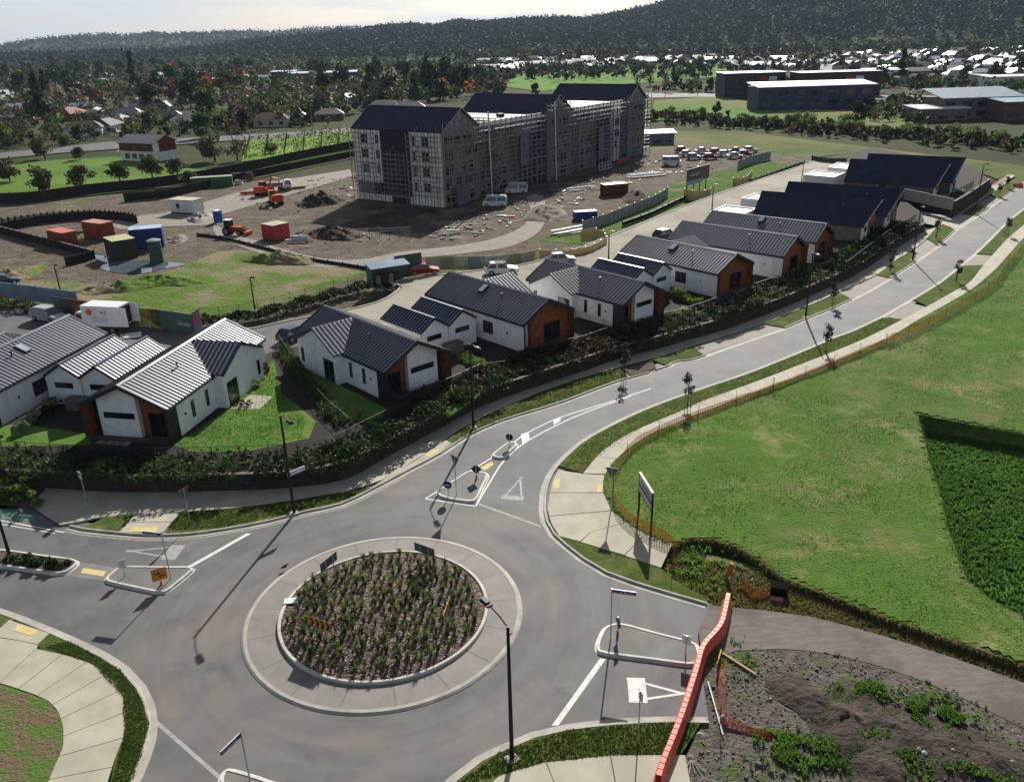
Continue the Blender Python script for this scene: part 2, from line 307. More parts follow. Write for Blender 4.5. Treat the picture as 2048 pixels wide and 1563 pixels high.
def strip_slabs(name, A, B, size, z=.125, m=None):
    """footpath as separate concrete slabs between two edges"""
    n = max(1, int(max(length(A), length(B)) / size + .5)); a, b = resample(A, n * 3), resample(B, n * 3)
    root = struct(MB().prism(a + b[::-1], 0, z - .012).obj(name, M_JOINT))
    for i in range(n):
        p = a[3 * i:3 * i + 4]; q = b[3 * i:3 * i + 4]; g = .02
        def sh(u, v, e): t = g / max(.1, math.dist(u, v)); return (u[0] + (v[0] - u[0]) * t, u[1] + (v[1] - u[1]) * t)
        p2 = [sh(p[0], p[1], 0), p[1], p[2], sh(p[3], p[2], 0)]; q2 = [sh(q[0], q[1], 0), q[1], q[2], sh(q[3], q[2], 0)]
        MB().prism(p2 + q2[::-1], z - .08, z + rnd.uniform(-.002, .003)).obj('slab', m or M_PATH, root)
    return root
def panel_path(name, polys, z=.125, m=None):
    root = struct(put(None, name))
    for p in polys:
        c = (sum(x for x, _ in p) / len(p), sum(y for _, y in p) / len(p)); q = [(x + (c[0] - x) * .006, y + (c[1] - y) * .006) for x, y in p]
        MB().prism(q, .0, z + rnd.uniform(-.002, .003)).obj('slab', m or M_PATH, root)
    return root
# north-west path at the foot of the stone wall
E1 = spline([(-30.27,53.72),(-28.05,53.96),(-24.65,54.07),(-20.92,54.45),(-17.36,55.09),(-13.25,56.50),(-10.74,57.69),(-8.23,61.12),(-5.87,65.12),(-3.61,68.42),(-0.41,71.97),(5.42,77.08),(11.21,80.94),(14.90,83.06),(19.92,86.54),(29.73,93.68),(33.93,97.35),(39.68,102.35),(42.92,105.65),(51.02,113.38),(57.01,121.03),(62.16,126.85),(67.60,134.12),(72.56,141.51)])
WALL = spline([(-44.42,59.80),(-36.11,58.27),(-29.90,57.37),(-24.08,57.21),(-18.35,57.30),(-13.44,58.42),(-10.98,61.57),(-6.95,66.87),(-2.70,72.17),(2.94,76.82),(8.08,80.76),(10.40,82.67),(16.45,86.47),(18.70,87.97),(25.10,92.24),(27.99,94.66),(34.13,99.85),(39.64,105.22),(45.09,110.39),(50.05,115.87),(58.58,126.35),(65.33,134.44),(69.30,139.01)])
WALLP = offset(WALL, -.05)
strip_slabs('footpath', resample(E1, 60), resample(WALLP[int(len(WALLP)*.14):], 60), 3.0)
panel_path('footpath', [[(-32.02,52.98),(-30.27,53.72),(-31.72,56.09),(-34.69,56.25),(-34.03,54.11),(-32.97,52.69)], [(-30.27,53.72),(-28.05,53.96),(-25.82,53.91),(-27.03,58.79),(-30.77,58.75),(-31.72,56.09)], [(-45.58,57.80),(-34.69,56.25),(-31.72,56.09),(-30.77,58.75),(-36.86,59.89),(-47.68,61.15)]])
panel_path('crossing_ramp', [[(-28.02,53.88),(-24.63,54.00),(-24.85,52.76),(-28.08,52.78)], [(-28.05,52.72),(-24.86,52.69),(-24.98,51.37),(-28.14,51.52)]], .118)
panel_path('crossing_ramp', [[(-10.71,57.53),(-8.22,61.03),(-6.89,61.75),(-9.09,59.30),(-10.72,57.29)], [(-8.22,61.03),(-5.86,65.03),(-5.27,64.32),(-6.02,62.87),(-6.89,61.75)]], .12)
struct(sheet('footpath_base', [(-45.09,57.01),(-36.69,55.68),(-32.97,52.69),(-32.05,53.05),(-30.24,53.65),(-25.25,53.89),(-12.60,56.46),(-13.82,59.72),(-24.81,58.68),(-30.77,58.75),(-36.86,59.89),(-47.68,61.15)], .095, M_PATH))
# berms between kerb and path
def berm(poly): return struct(MB().prism(poly, -.05, .112).obj('berm', M_BERM))
off = lambda P, d=.17: offset(P, d)
def cut(P, a, b):
    """part of polyline P between the points nearest to a and b"""
    i = min(range(len(P)), key=lambda k: math.dist(P[k], a)); j = min(range(len(P)), key=lambda k: math.dist(P[k], b))
    return P[min(i, j):max(i, j) + 1]
k1 = off(K1a)
berm(cut(k1, (-31.54,52.35), (-28.21,51.53)) + [(-28.14,53.82),(-30.20,53.57)])
berm(cut(k1, (-24.91,51.37), (-10.84,57.06)) + [(-13.23,56.34),(-17.33,54.99),(-20.88,54.30),(-24.49,53.92)])
berm(cut(k1, (-5.25,64.04), (12.02,78.60)) + [(11.19,80.73),(5.40,76.88),(-0.41,71.79),(-3.61,68.27),(-5.73,65.02)])
berm([(14.85,82.77),(19.87,86.31),(20.44,84.16),(18.90,82.92),(17.89,82.84),(16.95,82.32),(16.43,81.49),(16.17,80.94)])
berm(off(K1c) + [(42.80,105.31),(39.57,102.04),(37.25,100.01),(33.87,97.15),(29.68,93.49)])
berm(off(K1d) + [(61.95,126.39),(56.82,120.60),(50.92,113.13)])
berm(off(K1e) + [(74.97,144.06),(72.38,141.13),(67.44,133.77)])
berm(off(K1f) + [(89.11,160.58),(87.70,158.75),(82.20,152.30)])
berm(off(K1g) + [(106.51,181.63),(104.11,178.81),(96.38,169.22)])
berm(off(K2a) + [(71.85,122.31),(79.18,131.69),(87.56,141.65),(98.47,154.81)])
berm(off(K2b) + [(51.16,98.68),(57.82,105.07),(61.40,108.54),(67.59,116.88)])
k2 = off(K2c)
berm(cut(k2, (43.89,94.75), (3.74,59.35)) + [(5.44,58.51),(6.26,60.23),(7.96,63.13),(11.24,66.48),(15.55,69.93),(18.17,72.27),(23.36,75.85),(31.01,81.44),(38.91,87.51),(46.01,93.91)])
berm(cut(k2, (2.98,49.52), (11.39,41.66)) + [(11.50,42.14),(9.82,44.25),(9.30,45.41),(4.35,48.68)])
berm(off(K3) + [(-3.91,27.02),(-1.03,29.25),(1.18,29.96),(4.23,30.25),(6.93,30.20),(7.57,30.20),(8.96,32.18)])
k4 = offset(K4, -.17)
berm(cut(k4, (-27.73,40.64), (-18.23,28.39)) + [(-19.08,28.44),(-19.77,31.11),(-19.86,32.16),(-20.18,33.30),(-21.08,35.09),(-22.15,36.37),(-23.86,37.74),(-25.74,38.52),(-27.56,39.14),(-27.80,39.49)])
berm(cut(k4, (-36.74,44.70), (-30.93,42.07)) + [(-30.96,41.13),(-35.72,43.04)])
planter = lambda poly: struct(MB().prism(poly, -.05, .09).obj('planting_bed', M_MULCH))
planter([(12.02,78.60),(14.13,79.82),(14.90,80.46),(14.74,82.63),(11.39,80.71)])
planter([(35.24,87.47),(38.96,90.23),(39.84,88.61),(36.85,85.88)])
# parking bays, driveway
for p in ([(19.92,86.54),(29.73,93.68),(31.77,92.12),(20.41,84.16)], [(42.88,105.53),(50.86,113.26),(52.19,111.83),(43.50,102.55)], [(62.23,126.84),(67.21,133.44),(67.31,129.77),(59.83,120.58)], [(88.78,160.12),(96.10,168.69),(96.73,165.83),(90.09,157.92)]):
    struct(sheet('parking_bay', p, .016, M_BAY))
for p in ([(44.84,95.05),(49.90,100.26),(51.01,98.49),(46.08,93.81)], [(64.47,116.64),(69.98,123.13),(71.79,122.19),(67.90,117.13)]):
    struct(sheet('parking_bay', p, .016, M_BAY))
panel_path('driveway', [[(72.74,141.89),(75.16,144.45),(75.20,139.99),(79.37,144.75),(79.09,149.09),(76.99,149.37)], [(79.09,149.09),(79.37,144.75),(83.95,150.24),(82.42,152.73),(80.33,152.55)]], .03)
struct(sheet('driveway', [(73.39,153.47),(76.17,154.98),(79.50,149.93),(76.79,148.95),(72.96,143.07),(71.99,145.26)], .12, M_BAY))
strip_slabs('footpath', [(81.90,151.88),(87.94,159.22),(95.56,168.44),(104.11,178.81),(113.90,191.40)], [(79.73,152.63),(87.20,161.88),(95.45,171.65),(104.67,182.58),(113.10,192.99)], 3)
# east path
E2 = spline([(5.43,58.38),(6.25,60.14),(7.95,63.03),(11.22,66.38),(15.53,69.82),(18.14,72.15),(23.32,75.67),(30.96,81.30),(38.84,87.35),(45.93,93.72),(51.07,98.48),(57.71,104.85),(61.28,108.31),(67.45,116.61),(72.29,122.88),(79.29,131.89),(87.78,142.03),(98.73,155.26)])
F2 = spline([(7.11,58.17),(7.77,59.71),(9.20,62.04),(11.75,65.05),(15.11,67.69),(17.57,69.58),(25.21,75.00),(29.95,78.29),(41.18,87.17),(47.17,92.97),(53.29,98.70),(60.34,105.60),(68.15,114.60),(74.95,123.21),(82.47,132.73),(94.12,146.70)])
strip_slabs('footpath', resample(E2, 66), resample(F2, 66), 3.0)
panel_path('plaza', [[(3.52,59.02),(5.42,58.30),(7.06,58.01),(6.81,56.83),(6.68,55.30),(2.66,55.51),(2.94,57.19)], [(2.66,55.44),(6.67,55.23),(6.97,52.69),(2.42,52.16),(2.36,53.13)], [(2.42,52.10),(6.96,52.62),(7.84,51.09),(5.15,49.86),(4.36,48.78),(2.98,49.52),(2.54,51.09)], [(5.18,49.86),(7.83,51.03),(8.93,49.43),(7.13,47.04),(4.39,48.71)], [(8.92,49.40),(10.56,48.24),(9.31,45.49),(7.15,46.98)]])
# south-west path
so = spline([(-27.77,39.15),(-25.74,38.52),(-23.86,37.74),(-22.15,36.37),(-21.08,35.09),(-20.18,33.30),(-19.86,32.16),(-19.77,31.11),(-19.33,28.56)]); si = spline([(-28.37,36.41),(-27.45,36.07),(-26.07,35.50),(-25.01,34.98),(-24.11,34.23),(-23.27,33.07),(-22.63,31.74),(-22.49,30.68),(-22.12,28.37)])
strip_slabs('footpath', resample(so, 40), resample(si, 40), 1.9)
panel_path('footpath', [[(-33.61,41.06),(-34.68,42.85),(-30.94,41.09),(-30.76,41.87),(-27.66,40.50),(-27.85,39.54),(-29.14,39.94)], [(-33.55,40.96),(-29.11,39.89),(-27.83,39.49),(-27.77,39.15),(-28.37,36.41),(-31.43,37.43)]])
struct(sheet('verge', [(-32.67,38.08),(-28.32,36.33),(-27.41,35.99),(-26.03,35.42),(-24.97,34.91),(-24.08,34.16),(-23.27,33.07),(-22.63,31.74),(-22.49,30.68),(-22.12,28.37),(-27.11,26.21)], .11, mat('worn_verge', '4f6a28', '6a5a45', scale=.9, rough=1, bump=1, bscale=5, bdist=.2, lo=.45, hi=.58)))
# south path
panel_path('footpath', [[(-1.03,29.30),(1.15,30.00),(1.43,28.94),(1.51,27.91),(-3.24,27.00)], [(1.18,29.99),(4.24,30.30),(4.31,27.82),(1.53,27.91),(1.45,28.94)], [(4.26,30.30),(6.93,30.24),(7.81,30.20),(7.75,28.73),(7.72,27.71),(4.33,27.82)]])

# tactile pads, paint
for p, z in (([(-28.83,47.34),(-27.13,46.88),(-27.05,46.32),(-28.73,46.77)], .012), ([(-27.44,52.08),(-25.63,52.06),(-25.53,51.40),(-27.48,51.49)], .126), ([(-29.98,41.42),(-28.46,40.81),(-28.58,40.27),(-29.98,40.87)], .134), ([(-7.35,62.31),(-6.39,63.31),(-6.10,62.88),(-6.99,61.93)], .128), ([(-2.73,59.96),(-1.82,60.94),(-1.61,60.45),(-2.32,59.43)], .012), ([(3.07,57.42),(3.55,57.56),(3.38,56.12),(2.95,56.14)], .134), ([(6.34,56.39),(6.73,56.45),(6.54,55.39),(6.19,55.33)], .134)):
    MB().prism(p, z - .01, z).obj('tactile_pad', M_TACT, road)
def paint(p, m=None, z=.006): return sheet('road_marking', p, z, m or M_LINE, road)
def line(P, w=.14, m=None):
    a, b = offset(P, w / 2), offset(P, -w / 2); return paint(b + a[::-1], m)
paint([(-21.84,47.20),(-19.00,51.10),(-18.68,51.02),(-21.53,47.10)]); paint([(-2.73,54.46),(1.83,51.06),(1.77,50.86),(-2.77,54.21)], M_FLINE)
paint([(4.49,37.23),(4.82,37.18),(1.89,32.40),(1.55,32.41)]); paint([(-18.71,33.52),(-14.22,29.77),(-14.31,29.59),(-18.54,33.10)], M_FLINE)
def tri(apex, c, d, m, bw=.6):
    """give way triangle: two thin sides and a wide base"""
    A, C, D = Vector(apex), Vector(c), Vector(d)
    def strip(p, q, w0, w1):
        n = Vector((-(q - p).y, (q - p).x)).normalized(); cen = (A + C + D) / 3
        if n.dot(cen - p) < 0: n = -n
        return [tuple(p), tuple(q), tuple(q + n * w1), tuple(p + n * w0)]
    paint(strip(C, D, bw, bw), m, .006); paint(strip(A, C, .16, .16), m, .0075); paint(strip(D, A, .16, .16), m, .009)
tri((-26.77,49.25), (-22.86,49.75), (-22.97,48.03), M_FLINE, 1.0); tri((0.55,58.24), (-1.05,54.96), (0.60,54.58), M_FLINE); tri((8.82,34.34), (5.78,35.68), (5.65,33.84), M_LINE, .95)
line(spline([(-6.75,55.26),(-3.84,59.01),(-0.65,63.21),(0.87,65.70),(3.95,68.93),(7.00,70.94),(10.20,73.03),(13.48,75.29)]), .13); line(spline([(-2.90,53.97),(-1.97,57.32),(-0.66,61.42),(1.57,65.00),(5.64,69.24),(9.95,72.57),(11.33,73.67)]), .13)
line([(-6.75,55.26),(-2.90,53.97)], .13)
paint([(0.66,65.87),(1.32,66.33),(1.44,65.00),(0.77,64.08)], None, .0075); paint([(3.63,68.61),(4.34,69.10),(4.23,68.39),(3.64,67.56)], None, .0075)
paint([(-43.91,56.34),(-38.86,55.50),(-35.81,54.48),(-35.07,53.40),(-38.05,54.03),(-42.98,54.84)], M_GREENP); line([(-42.98,54.84),(-37.90,53.75),(-32.28,51.85)], .12); line([(-42.54,54.11),(-37.62,53.25),(-32.87,51.75)], .1)
paint([(-36.92,54.54),(-35.85,54.34),(-35.74,54.13),(-36.80,54.32)], None, .009)
line(offset(K1a[:len(K1a)//2], -.52), .12, M_FLINE)

# ---------------------------------------------------------------- roundabout
RC = (-8.05, 41.75)
def ring(r, n=96): return [(RC[0] + r * math.cos(2 * math.pi * i / n), RC[1] + r * math.sin(2 * math.pi * i / n)) for i in range(n)]
struct(sweep('roundabout_kerb', ring(8.2), [(-.16, -.02), (-.14, .03), (-.02, .1), (.18, .115), (.18, -.02)], M_KERB, None, True))
struct(sweep('roundabout_kerb', ring(6.3), [(0, .0), (.02, .27), (.05, .3), (.19, .3), (.22, .27), (.24, .1)], mat('kerb_pale', 'bdb9af', 'a7a298', scale=1.2, rough=.7), None, True))
ap = struct(MB().add([(x, y, .07) for x, y in ring(8.05)] + [(x, y, .07) for x, y in ring(6.2)], [(i, (i + 1) % 96, 96 + (i + 1) % 96, 96 + i) for i in range(96)]).obj('roundabout_apron', M_JOINT))
for k in range(17):
    a0, a1 = 2 * math.pi * (k + .3) / 17, 2 * math.pi * (k + 1.3) / 17; V = []; n = 7
    for j in range(n + 1):
        for r in (6.25, 8.04):
            e = .012 / r; t = a0 + e + (a1 - a0 - 2 * e) * j / n; V.append((RC[0] + r * math.cos(t), RC[1] + r * math.sin(t), .118 if r < 7 else .098))
    MB().add(V, [(2 * j, 2 * j + 1, 2 * j + 3, 2 * j + 2) for j in range(n)]).obj('slab', M_APRON, ap)
def dome(x, y): r = math.hypot(x - RC[0], y - RC[1]) / 6.1; return .2 + .35 * max(0, 1 - r * r)
mb = MB(); rows = 20; segs = 64
mb.v = [(RC[0], RC[1], dome(*RC))]
for i in range(1, rows + 1):
    r = 6.12 * i / rows
    for j in range(segs):
        x, y = RC[0] + r * math.cos(2 * math.pi * j / segs), RC[1] + r * math.sin(2 * math.pi * j / segs); mb.v.append((x, y, dome(x, y) + noise2(x, y, 2.5) * .03))
for j in range(segs): mb.f.append((0, 1 + j, 1 + (j + 1) % segs)); mb.m.append(0)
for i in range(rows - 1):
    for j in range(segs): a = 1 + i * segs; b = a + segs; mb.f.append((a + j, b + j, b + (j + 1) % segs, a + (j + 1) % segs)); mb.m.append(0)
struct(mb.obj('planting_bed', M_MULCH, smooth=True))
ch = MB()
for i in range(5200):
    r = 6.0 * math.sqrt(rnd.random()); t = rnd.random() * 6.283; x, y = RC[0] + r * math.cos(t), RC[1] + r * math.sin(t); z = dome(x, y) + .03
    a = rnd.random() * 6.28; l, w = rnd.uniform(.05, .13), rnd.uniform(.015, .035); ca, sa = math.cos(a), math.sin(a); h = rnd.uniform(-.04, .05)
    ch.add([(x - ca * l - sa * w, y - sa * l + ca * w, z - h), (x - ca * l + sa * w, y - sa * l - ca * w, z - h), (x + ca * l + sa * w, y + sa * l - ca * w, z + h), (x + ca * l - sa * w, y + sa * l + ca * w, z + h)], [(0, 1, 2, 3)])
stuff(ch.obj('bark_chips', mat('bark_chip', 'a8998f', '6e5f57', scale=7, rough=.95)), 'grey brown bark chips spread over the round planting bed', 'bark chips')
M_TUS = leafmat('tussock_green', '5c7034', '425626', .45); M_TUS2 = leafmat('tussock_olive', '7a7c45', '566434', .45)
def tussock_mesh(seed, h=.5, n=34, w=.02, spread=.22, m=None):
    r = random.Random(seed); mb = MB()
    for i in range(n):
        a = r.random() * 6.283; d = r.uniform(.1, 1) * spread; hh = h * r.uniform(.6, 1.05); px, py = -math.sin(a) * w, math.cos(a) * w
        x1, y1 = math.cos(a) * d * .4, math.sin(a) * d * .4; x2, y2 = math.cos(a) * d, math.sin(a) * d; bx, by = math.cos(a) * .05 * r.random(), math.sin(a) * .05 * r.random()
        mb.add([(bx - px, by - py, 0), (bx + px, by + py, 0), (x1 + px, y1 + py, hh * .65), (x1 - px, y1 - py, hh * .65), (x2, y2, hh)], [(0, 1, 2, 3), (3, 2, 4)])
    return mb.mesh('tussock', m or M_TUS)
TUS = [tussock_mesh(i, .42 + .04 * i, 46, .026, .26, M_TUS if i % 2 else M_TUS2) for i in range(5)]
n_t = 0
for i in range(-12, 13):
    for j in range(-12, 13):
        x, y = (i + (j % 2) * .5) * .67, j * .6; x, y = x * .94 + y * .34 + rnd.uniform(-.17, .17), y * .94 - x * .34 + rnd.uniform(-.17, .17)
        if math.hypot(x, y) > 5.75 or n_t >= 300: continue
        n_t += 1; o = put(TUS[n_t % 5], 'tussock_plant', None, (RC[0] + x, RC[1] + y, dome(RC[0] + x, RC[1] + y) - .02), rnd.random() * 6.28, sc=rnd.uniform(.85, 1.5))
        tag(o, 'small upright green tussock planted in rows in the round bark bed', 'plant', 'tussocks on the roundabout')
MB().obox((0, 0, .02), (.9, .55, .06), 0).obj('drain_lid', mat('pale_lid', 'd5d8d6', 'bcc0be', scale=3, rough=.5), None, (*(-13.87,42.76), .3), .1)
tag(bpy.data.objects['drain_lid'], 'flat pale lid lying at the kerb of the round planting bed', 'lid')

# ---------------------------------------------------------------- traffic islands
M_ISL = mat('island_asphalt', '6f6d6b', '62605e', scale=.7, rough=.8, bump=.15, bscale=15)
def island(pts, top, label, h=.15, step=.35):
    P = spline(pts, step, True); n = len(P); ar = sum(P[i][0] * P[(i + 1) % n][1] - P[(i + 1) % n][0] * P[i][1] for i in range(n))
    if ar < 0: P = P[::-1]
    t = thing('traffic_island', label, 'traffic island')
    sweep('kerb', P, [(-.1, -.01), (-.1, .014), (0, .01), (.03, h), (.05, h + .01), (.18, h + .01), (.2, 0)], mat('island_kerb', 'c9c6bd', 'b0aca2', scale=1.2, rough=.7), t, True)
    MB().prism(offset(P, .17, True), -.02, h - .02).obj('infill', top, t); return t, P
I1, _ = island([(-5.91,56.11),(-5.64,55.42),(-4.66,54.85),(-3.34,54.49),(-2.86,54.76),(-2.56,55.94),(-2.10,58.10),(-2.15,58.84),(-3.11,59.22),(-3.71,59.17),(-4.45,58.23),(-5.54,56.78)], M_ISL, 'large kerbed traffic island with give way pole on the northern arm')
I2, _ = island([(-1.79,61.91),(-1.46,61.44),(-0.80,61.41),(-0.30,62.36),(0.30,63.52),(0.26,64.09),(-0.20,64.31),(-0.63,63.95),(-1.34,62.88)], M_ISL, 'small kerbed traffic island with a short black keep left sign')
I3, _ = island([(-26.49,45.58),(-26.72,45.97),(-26.58,46.62),(-26.32,47.18),(-25.62,47.26),(-23.30,47.10),(-21.68,47.02),(-21.27,46.78),(-21.39,46.17),(-21.95,44.74),(-22.20,44.28),(-22.72,44.25),(-24.55,44.85)], M_ISL, 'kerbed traffic island carrying the yellow double arrow sign')
I4, P4 = island([(-42.05,51.03),(-35.69,49.73),(-32.51,48.92),(-29.98,48.27),(-29.38,47.83),(-29.41,47.26),(-29.68,46.71),(-30.17,46.56),(-32.22,47.04),(-34.52,47.60),(-40.72,48.93)], M_MULCH, 'kerbed median bed with low shrubs and a black lamp post', .17)
I5, _ = island([(4.43,37.64),(4.40,38.23),(4.69,39.08),(4.99,39.69),(5.52,40.03),(6.25,40.00),(7.88,39.22),(9.80,38.32),(10.07,37.84),(10.04,37.18),(9.73,36.55),(9.21,36.41),(7.21,36.88),(4.90,37.42)], M_ISL, 'wide kerbed traffic island beside the red barrier')
I6, _ = island([(-14.21,29.50),(-14.21,29.93),(-14.03,30.13),(-13.41,29.97),(-12.08,29.46),(-10.24,28.55),(-10.10,26.95),(-12.79,27.03)], M_ISL, 'kerbed traffic island at the bottom edge with the blue street blade')
paint([(-29.45,48.07),(-26.32,47.18),(-26.59,45.74),(-29.93,46.55)], mat('island_gap', '79756f', '6d6a65', scale=.8), .005)

# ================================================================ terrace houses
M_BRICK = mat('white_painted_brick', 'e4e4e1', 'd6d8d8', scale=1.5, rough=.85, bump=.25, bscale=9, bdist=.02)
M_CEDAR = mat('cedar_cladding', '8d4f28', '6f3b1d', scale=2.5, rough=.6, aniso=(0, 1), bump=.2, bscale=10)
M_STEEL = mat('black_steel', '25272c', '1d1f23', scale=2, rough=.5, spec=.4)
M_ROOF = mat('roof_pan_sky_sheen', '757a8c', '6a6f80', scale=.6, rough=.36, metal=.3, spec=.6)  # navy roof pans painted paler: sky reflection put into the colour
M_RIB = mat('roof_rib_shade', '14151e', '101119', scale=.8, rough=.6, spec=.25)  # ribs of the same roof painted near black: their shadow put into the colour
M_GLASS = mat('window_glass', '1a2126', '10161a', scale=.5, rough=.08, spec=.9)
M_WHITE = mat('white_panel', 'd9d9d6', 'cfcfcc', scale=.5, rough=.6)
M_CONC = mat('garden_concrete', '8c877e', '787369', scale=.8, rough=.9)
M_SLATE = mat('roof_slate_navy', '22263d', '1c2034', scale=.5, rough=.75, bump=.1, bscale=6, spec=.25)
M_BOARD = mat('weathered_board', '6a6662', '55514d', scale=1.5, rough=.9)
patch(M_BRICK, 'b9bab6', .5, .54, .72, .5, .75, 8, 2); patch(M_CEDAR, '54290f', 1.2, .5, .66, .6, .7, 6, 3); patch(M_ROOF, '5d6272', .35, .5, .68, .6, .7, 6, 4); patch(M_SLATE, '2c3048', .3, .5, .65, .7, .7, 8, 5)
PAD = 1.5
def window(parent, p, axis, a0, a1, z0, z1, out, m=None, mull=1, name='window'):
    """framed window on a wall plane; axis 'x' or 'y' = the wall runs along that axis at coordinate p; out = outward sign"""
    f = .06; mb = MB(); pn = MB(); d0, d1 = sorted((p - .02 * out, p + .05 * out)); g0, g1 = sorted((p - .01 * out, p + .02 * out))
    def bx(M, u0, u1, v0, v1, e0, e1):
        if axis == 'y': M.box(e0, e1, u0, u1, v0, v1)
        else: M.box(u0, u1, e0, e1, v0, v1)
    bx(mb, a0, a1, z0, z0 + f, d0, d1); bx(mb, a0, a1, z1 - f, z1, d0, d1); bx(mb, a0, a0 + f, z0 + f, z1 - f, d0, d1); bx(mb, a1 - f, a1, z0 + f, z1 - f, d0, d1)
    w = mb.obj(name, M_STEEL, parent)
    for i in range(mull):
        u0 = a0 + f + (a1 - a0 - 2 * f) * i / mull; u1 = a0 + f + (a1 - a0 - 2 * f) * (i + 1) / mull
        q = MB(); bx(q, u0 + (.025 if i else 0), u1 - (.025 if i < mull - 1 else 0), z0 + f, z1 - f, g0, g1); q.obj('pane', m or M_GLASS, w)
    return w
def ribbed_slope(parent, along, a0, a1, r, e, zr, ze, pitch=.47, name='roof_panel'):
    """standing seam roof slope. along='y': ridge runs along y at x=r, eave at x=e ; along='x' swaps"""
    n = max(1, int((a1 - a0) / pitch + .5)); p = (a1 - a0) / n; mb = MB()
    L = math.hypot(e - r, ze - zr); nx, nz = (zr - ze) / L * (1 if e > r else -1), abs(e - r) / L      # slope normal
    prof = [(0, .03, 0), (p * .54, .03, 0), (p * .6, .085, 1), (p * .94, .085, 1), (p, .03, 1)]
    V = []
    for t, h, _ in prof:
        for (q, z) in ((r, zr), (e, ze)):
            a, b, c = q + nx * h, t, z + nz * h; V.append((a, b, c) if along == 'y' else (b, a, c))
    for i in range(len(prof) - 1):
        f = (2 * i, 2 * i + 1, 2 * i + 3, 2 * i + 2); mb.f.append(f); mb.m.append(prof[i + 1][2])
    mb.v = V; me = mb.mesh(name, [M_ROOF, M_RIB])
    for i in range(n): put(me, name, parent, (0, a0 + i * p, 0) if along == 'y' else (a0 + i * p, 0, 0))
def gable_body(x0, x1, y0, y1, he, hr, m, name, parent, along='y'):
    mb = MB(); c = (x0 + x1) / 2 if along == 'y' else (y0 + y1) / 2
    if along == 'y': mb.extr([(x0, 0), (x1, 0), (x1, he), (c, hr), (x0, he)], y0, y1, lambda a, b, t: (a, t, b))
    else: mb.extr([(y0, 0), (y1, 0), (y1, he), (c, hr), (y0, he)], x0, x1, lambda a, b, t: (t, a, b))
    return mb.obj(name, m, parent)
def deck(parent, along, a0, a1, r, e0, e1, zr, ze, t=.12, name='roof_deck'):
    """thin folded roof deck with thickness under the panels"""
    mb = MB(); poly = [(e0, ze), (r, zr), (e1, ze), (e1, ze - t), (r, zr - t), (e0, ze - t)]
    fn = (lambda a, b, s: (a, s, b)) if along == 'y' else (lambda a, b, s: (s, a, b))
    for P in ([poly[0], poly[1], poly[4], poly[5]], [poly[1], poly[2], poly[3], poly[4]]): mb.extr(P, a0, a1, fn)
    return mb.obj(name, M_STEEL, parent)
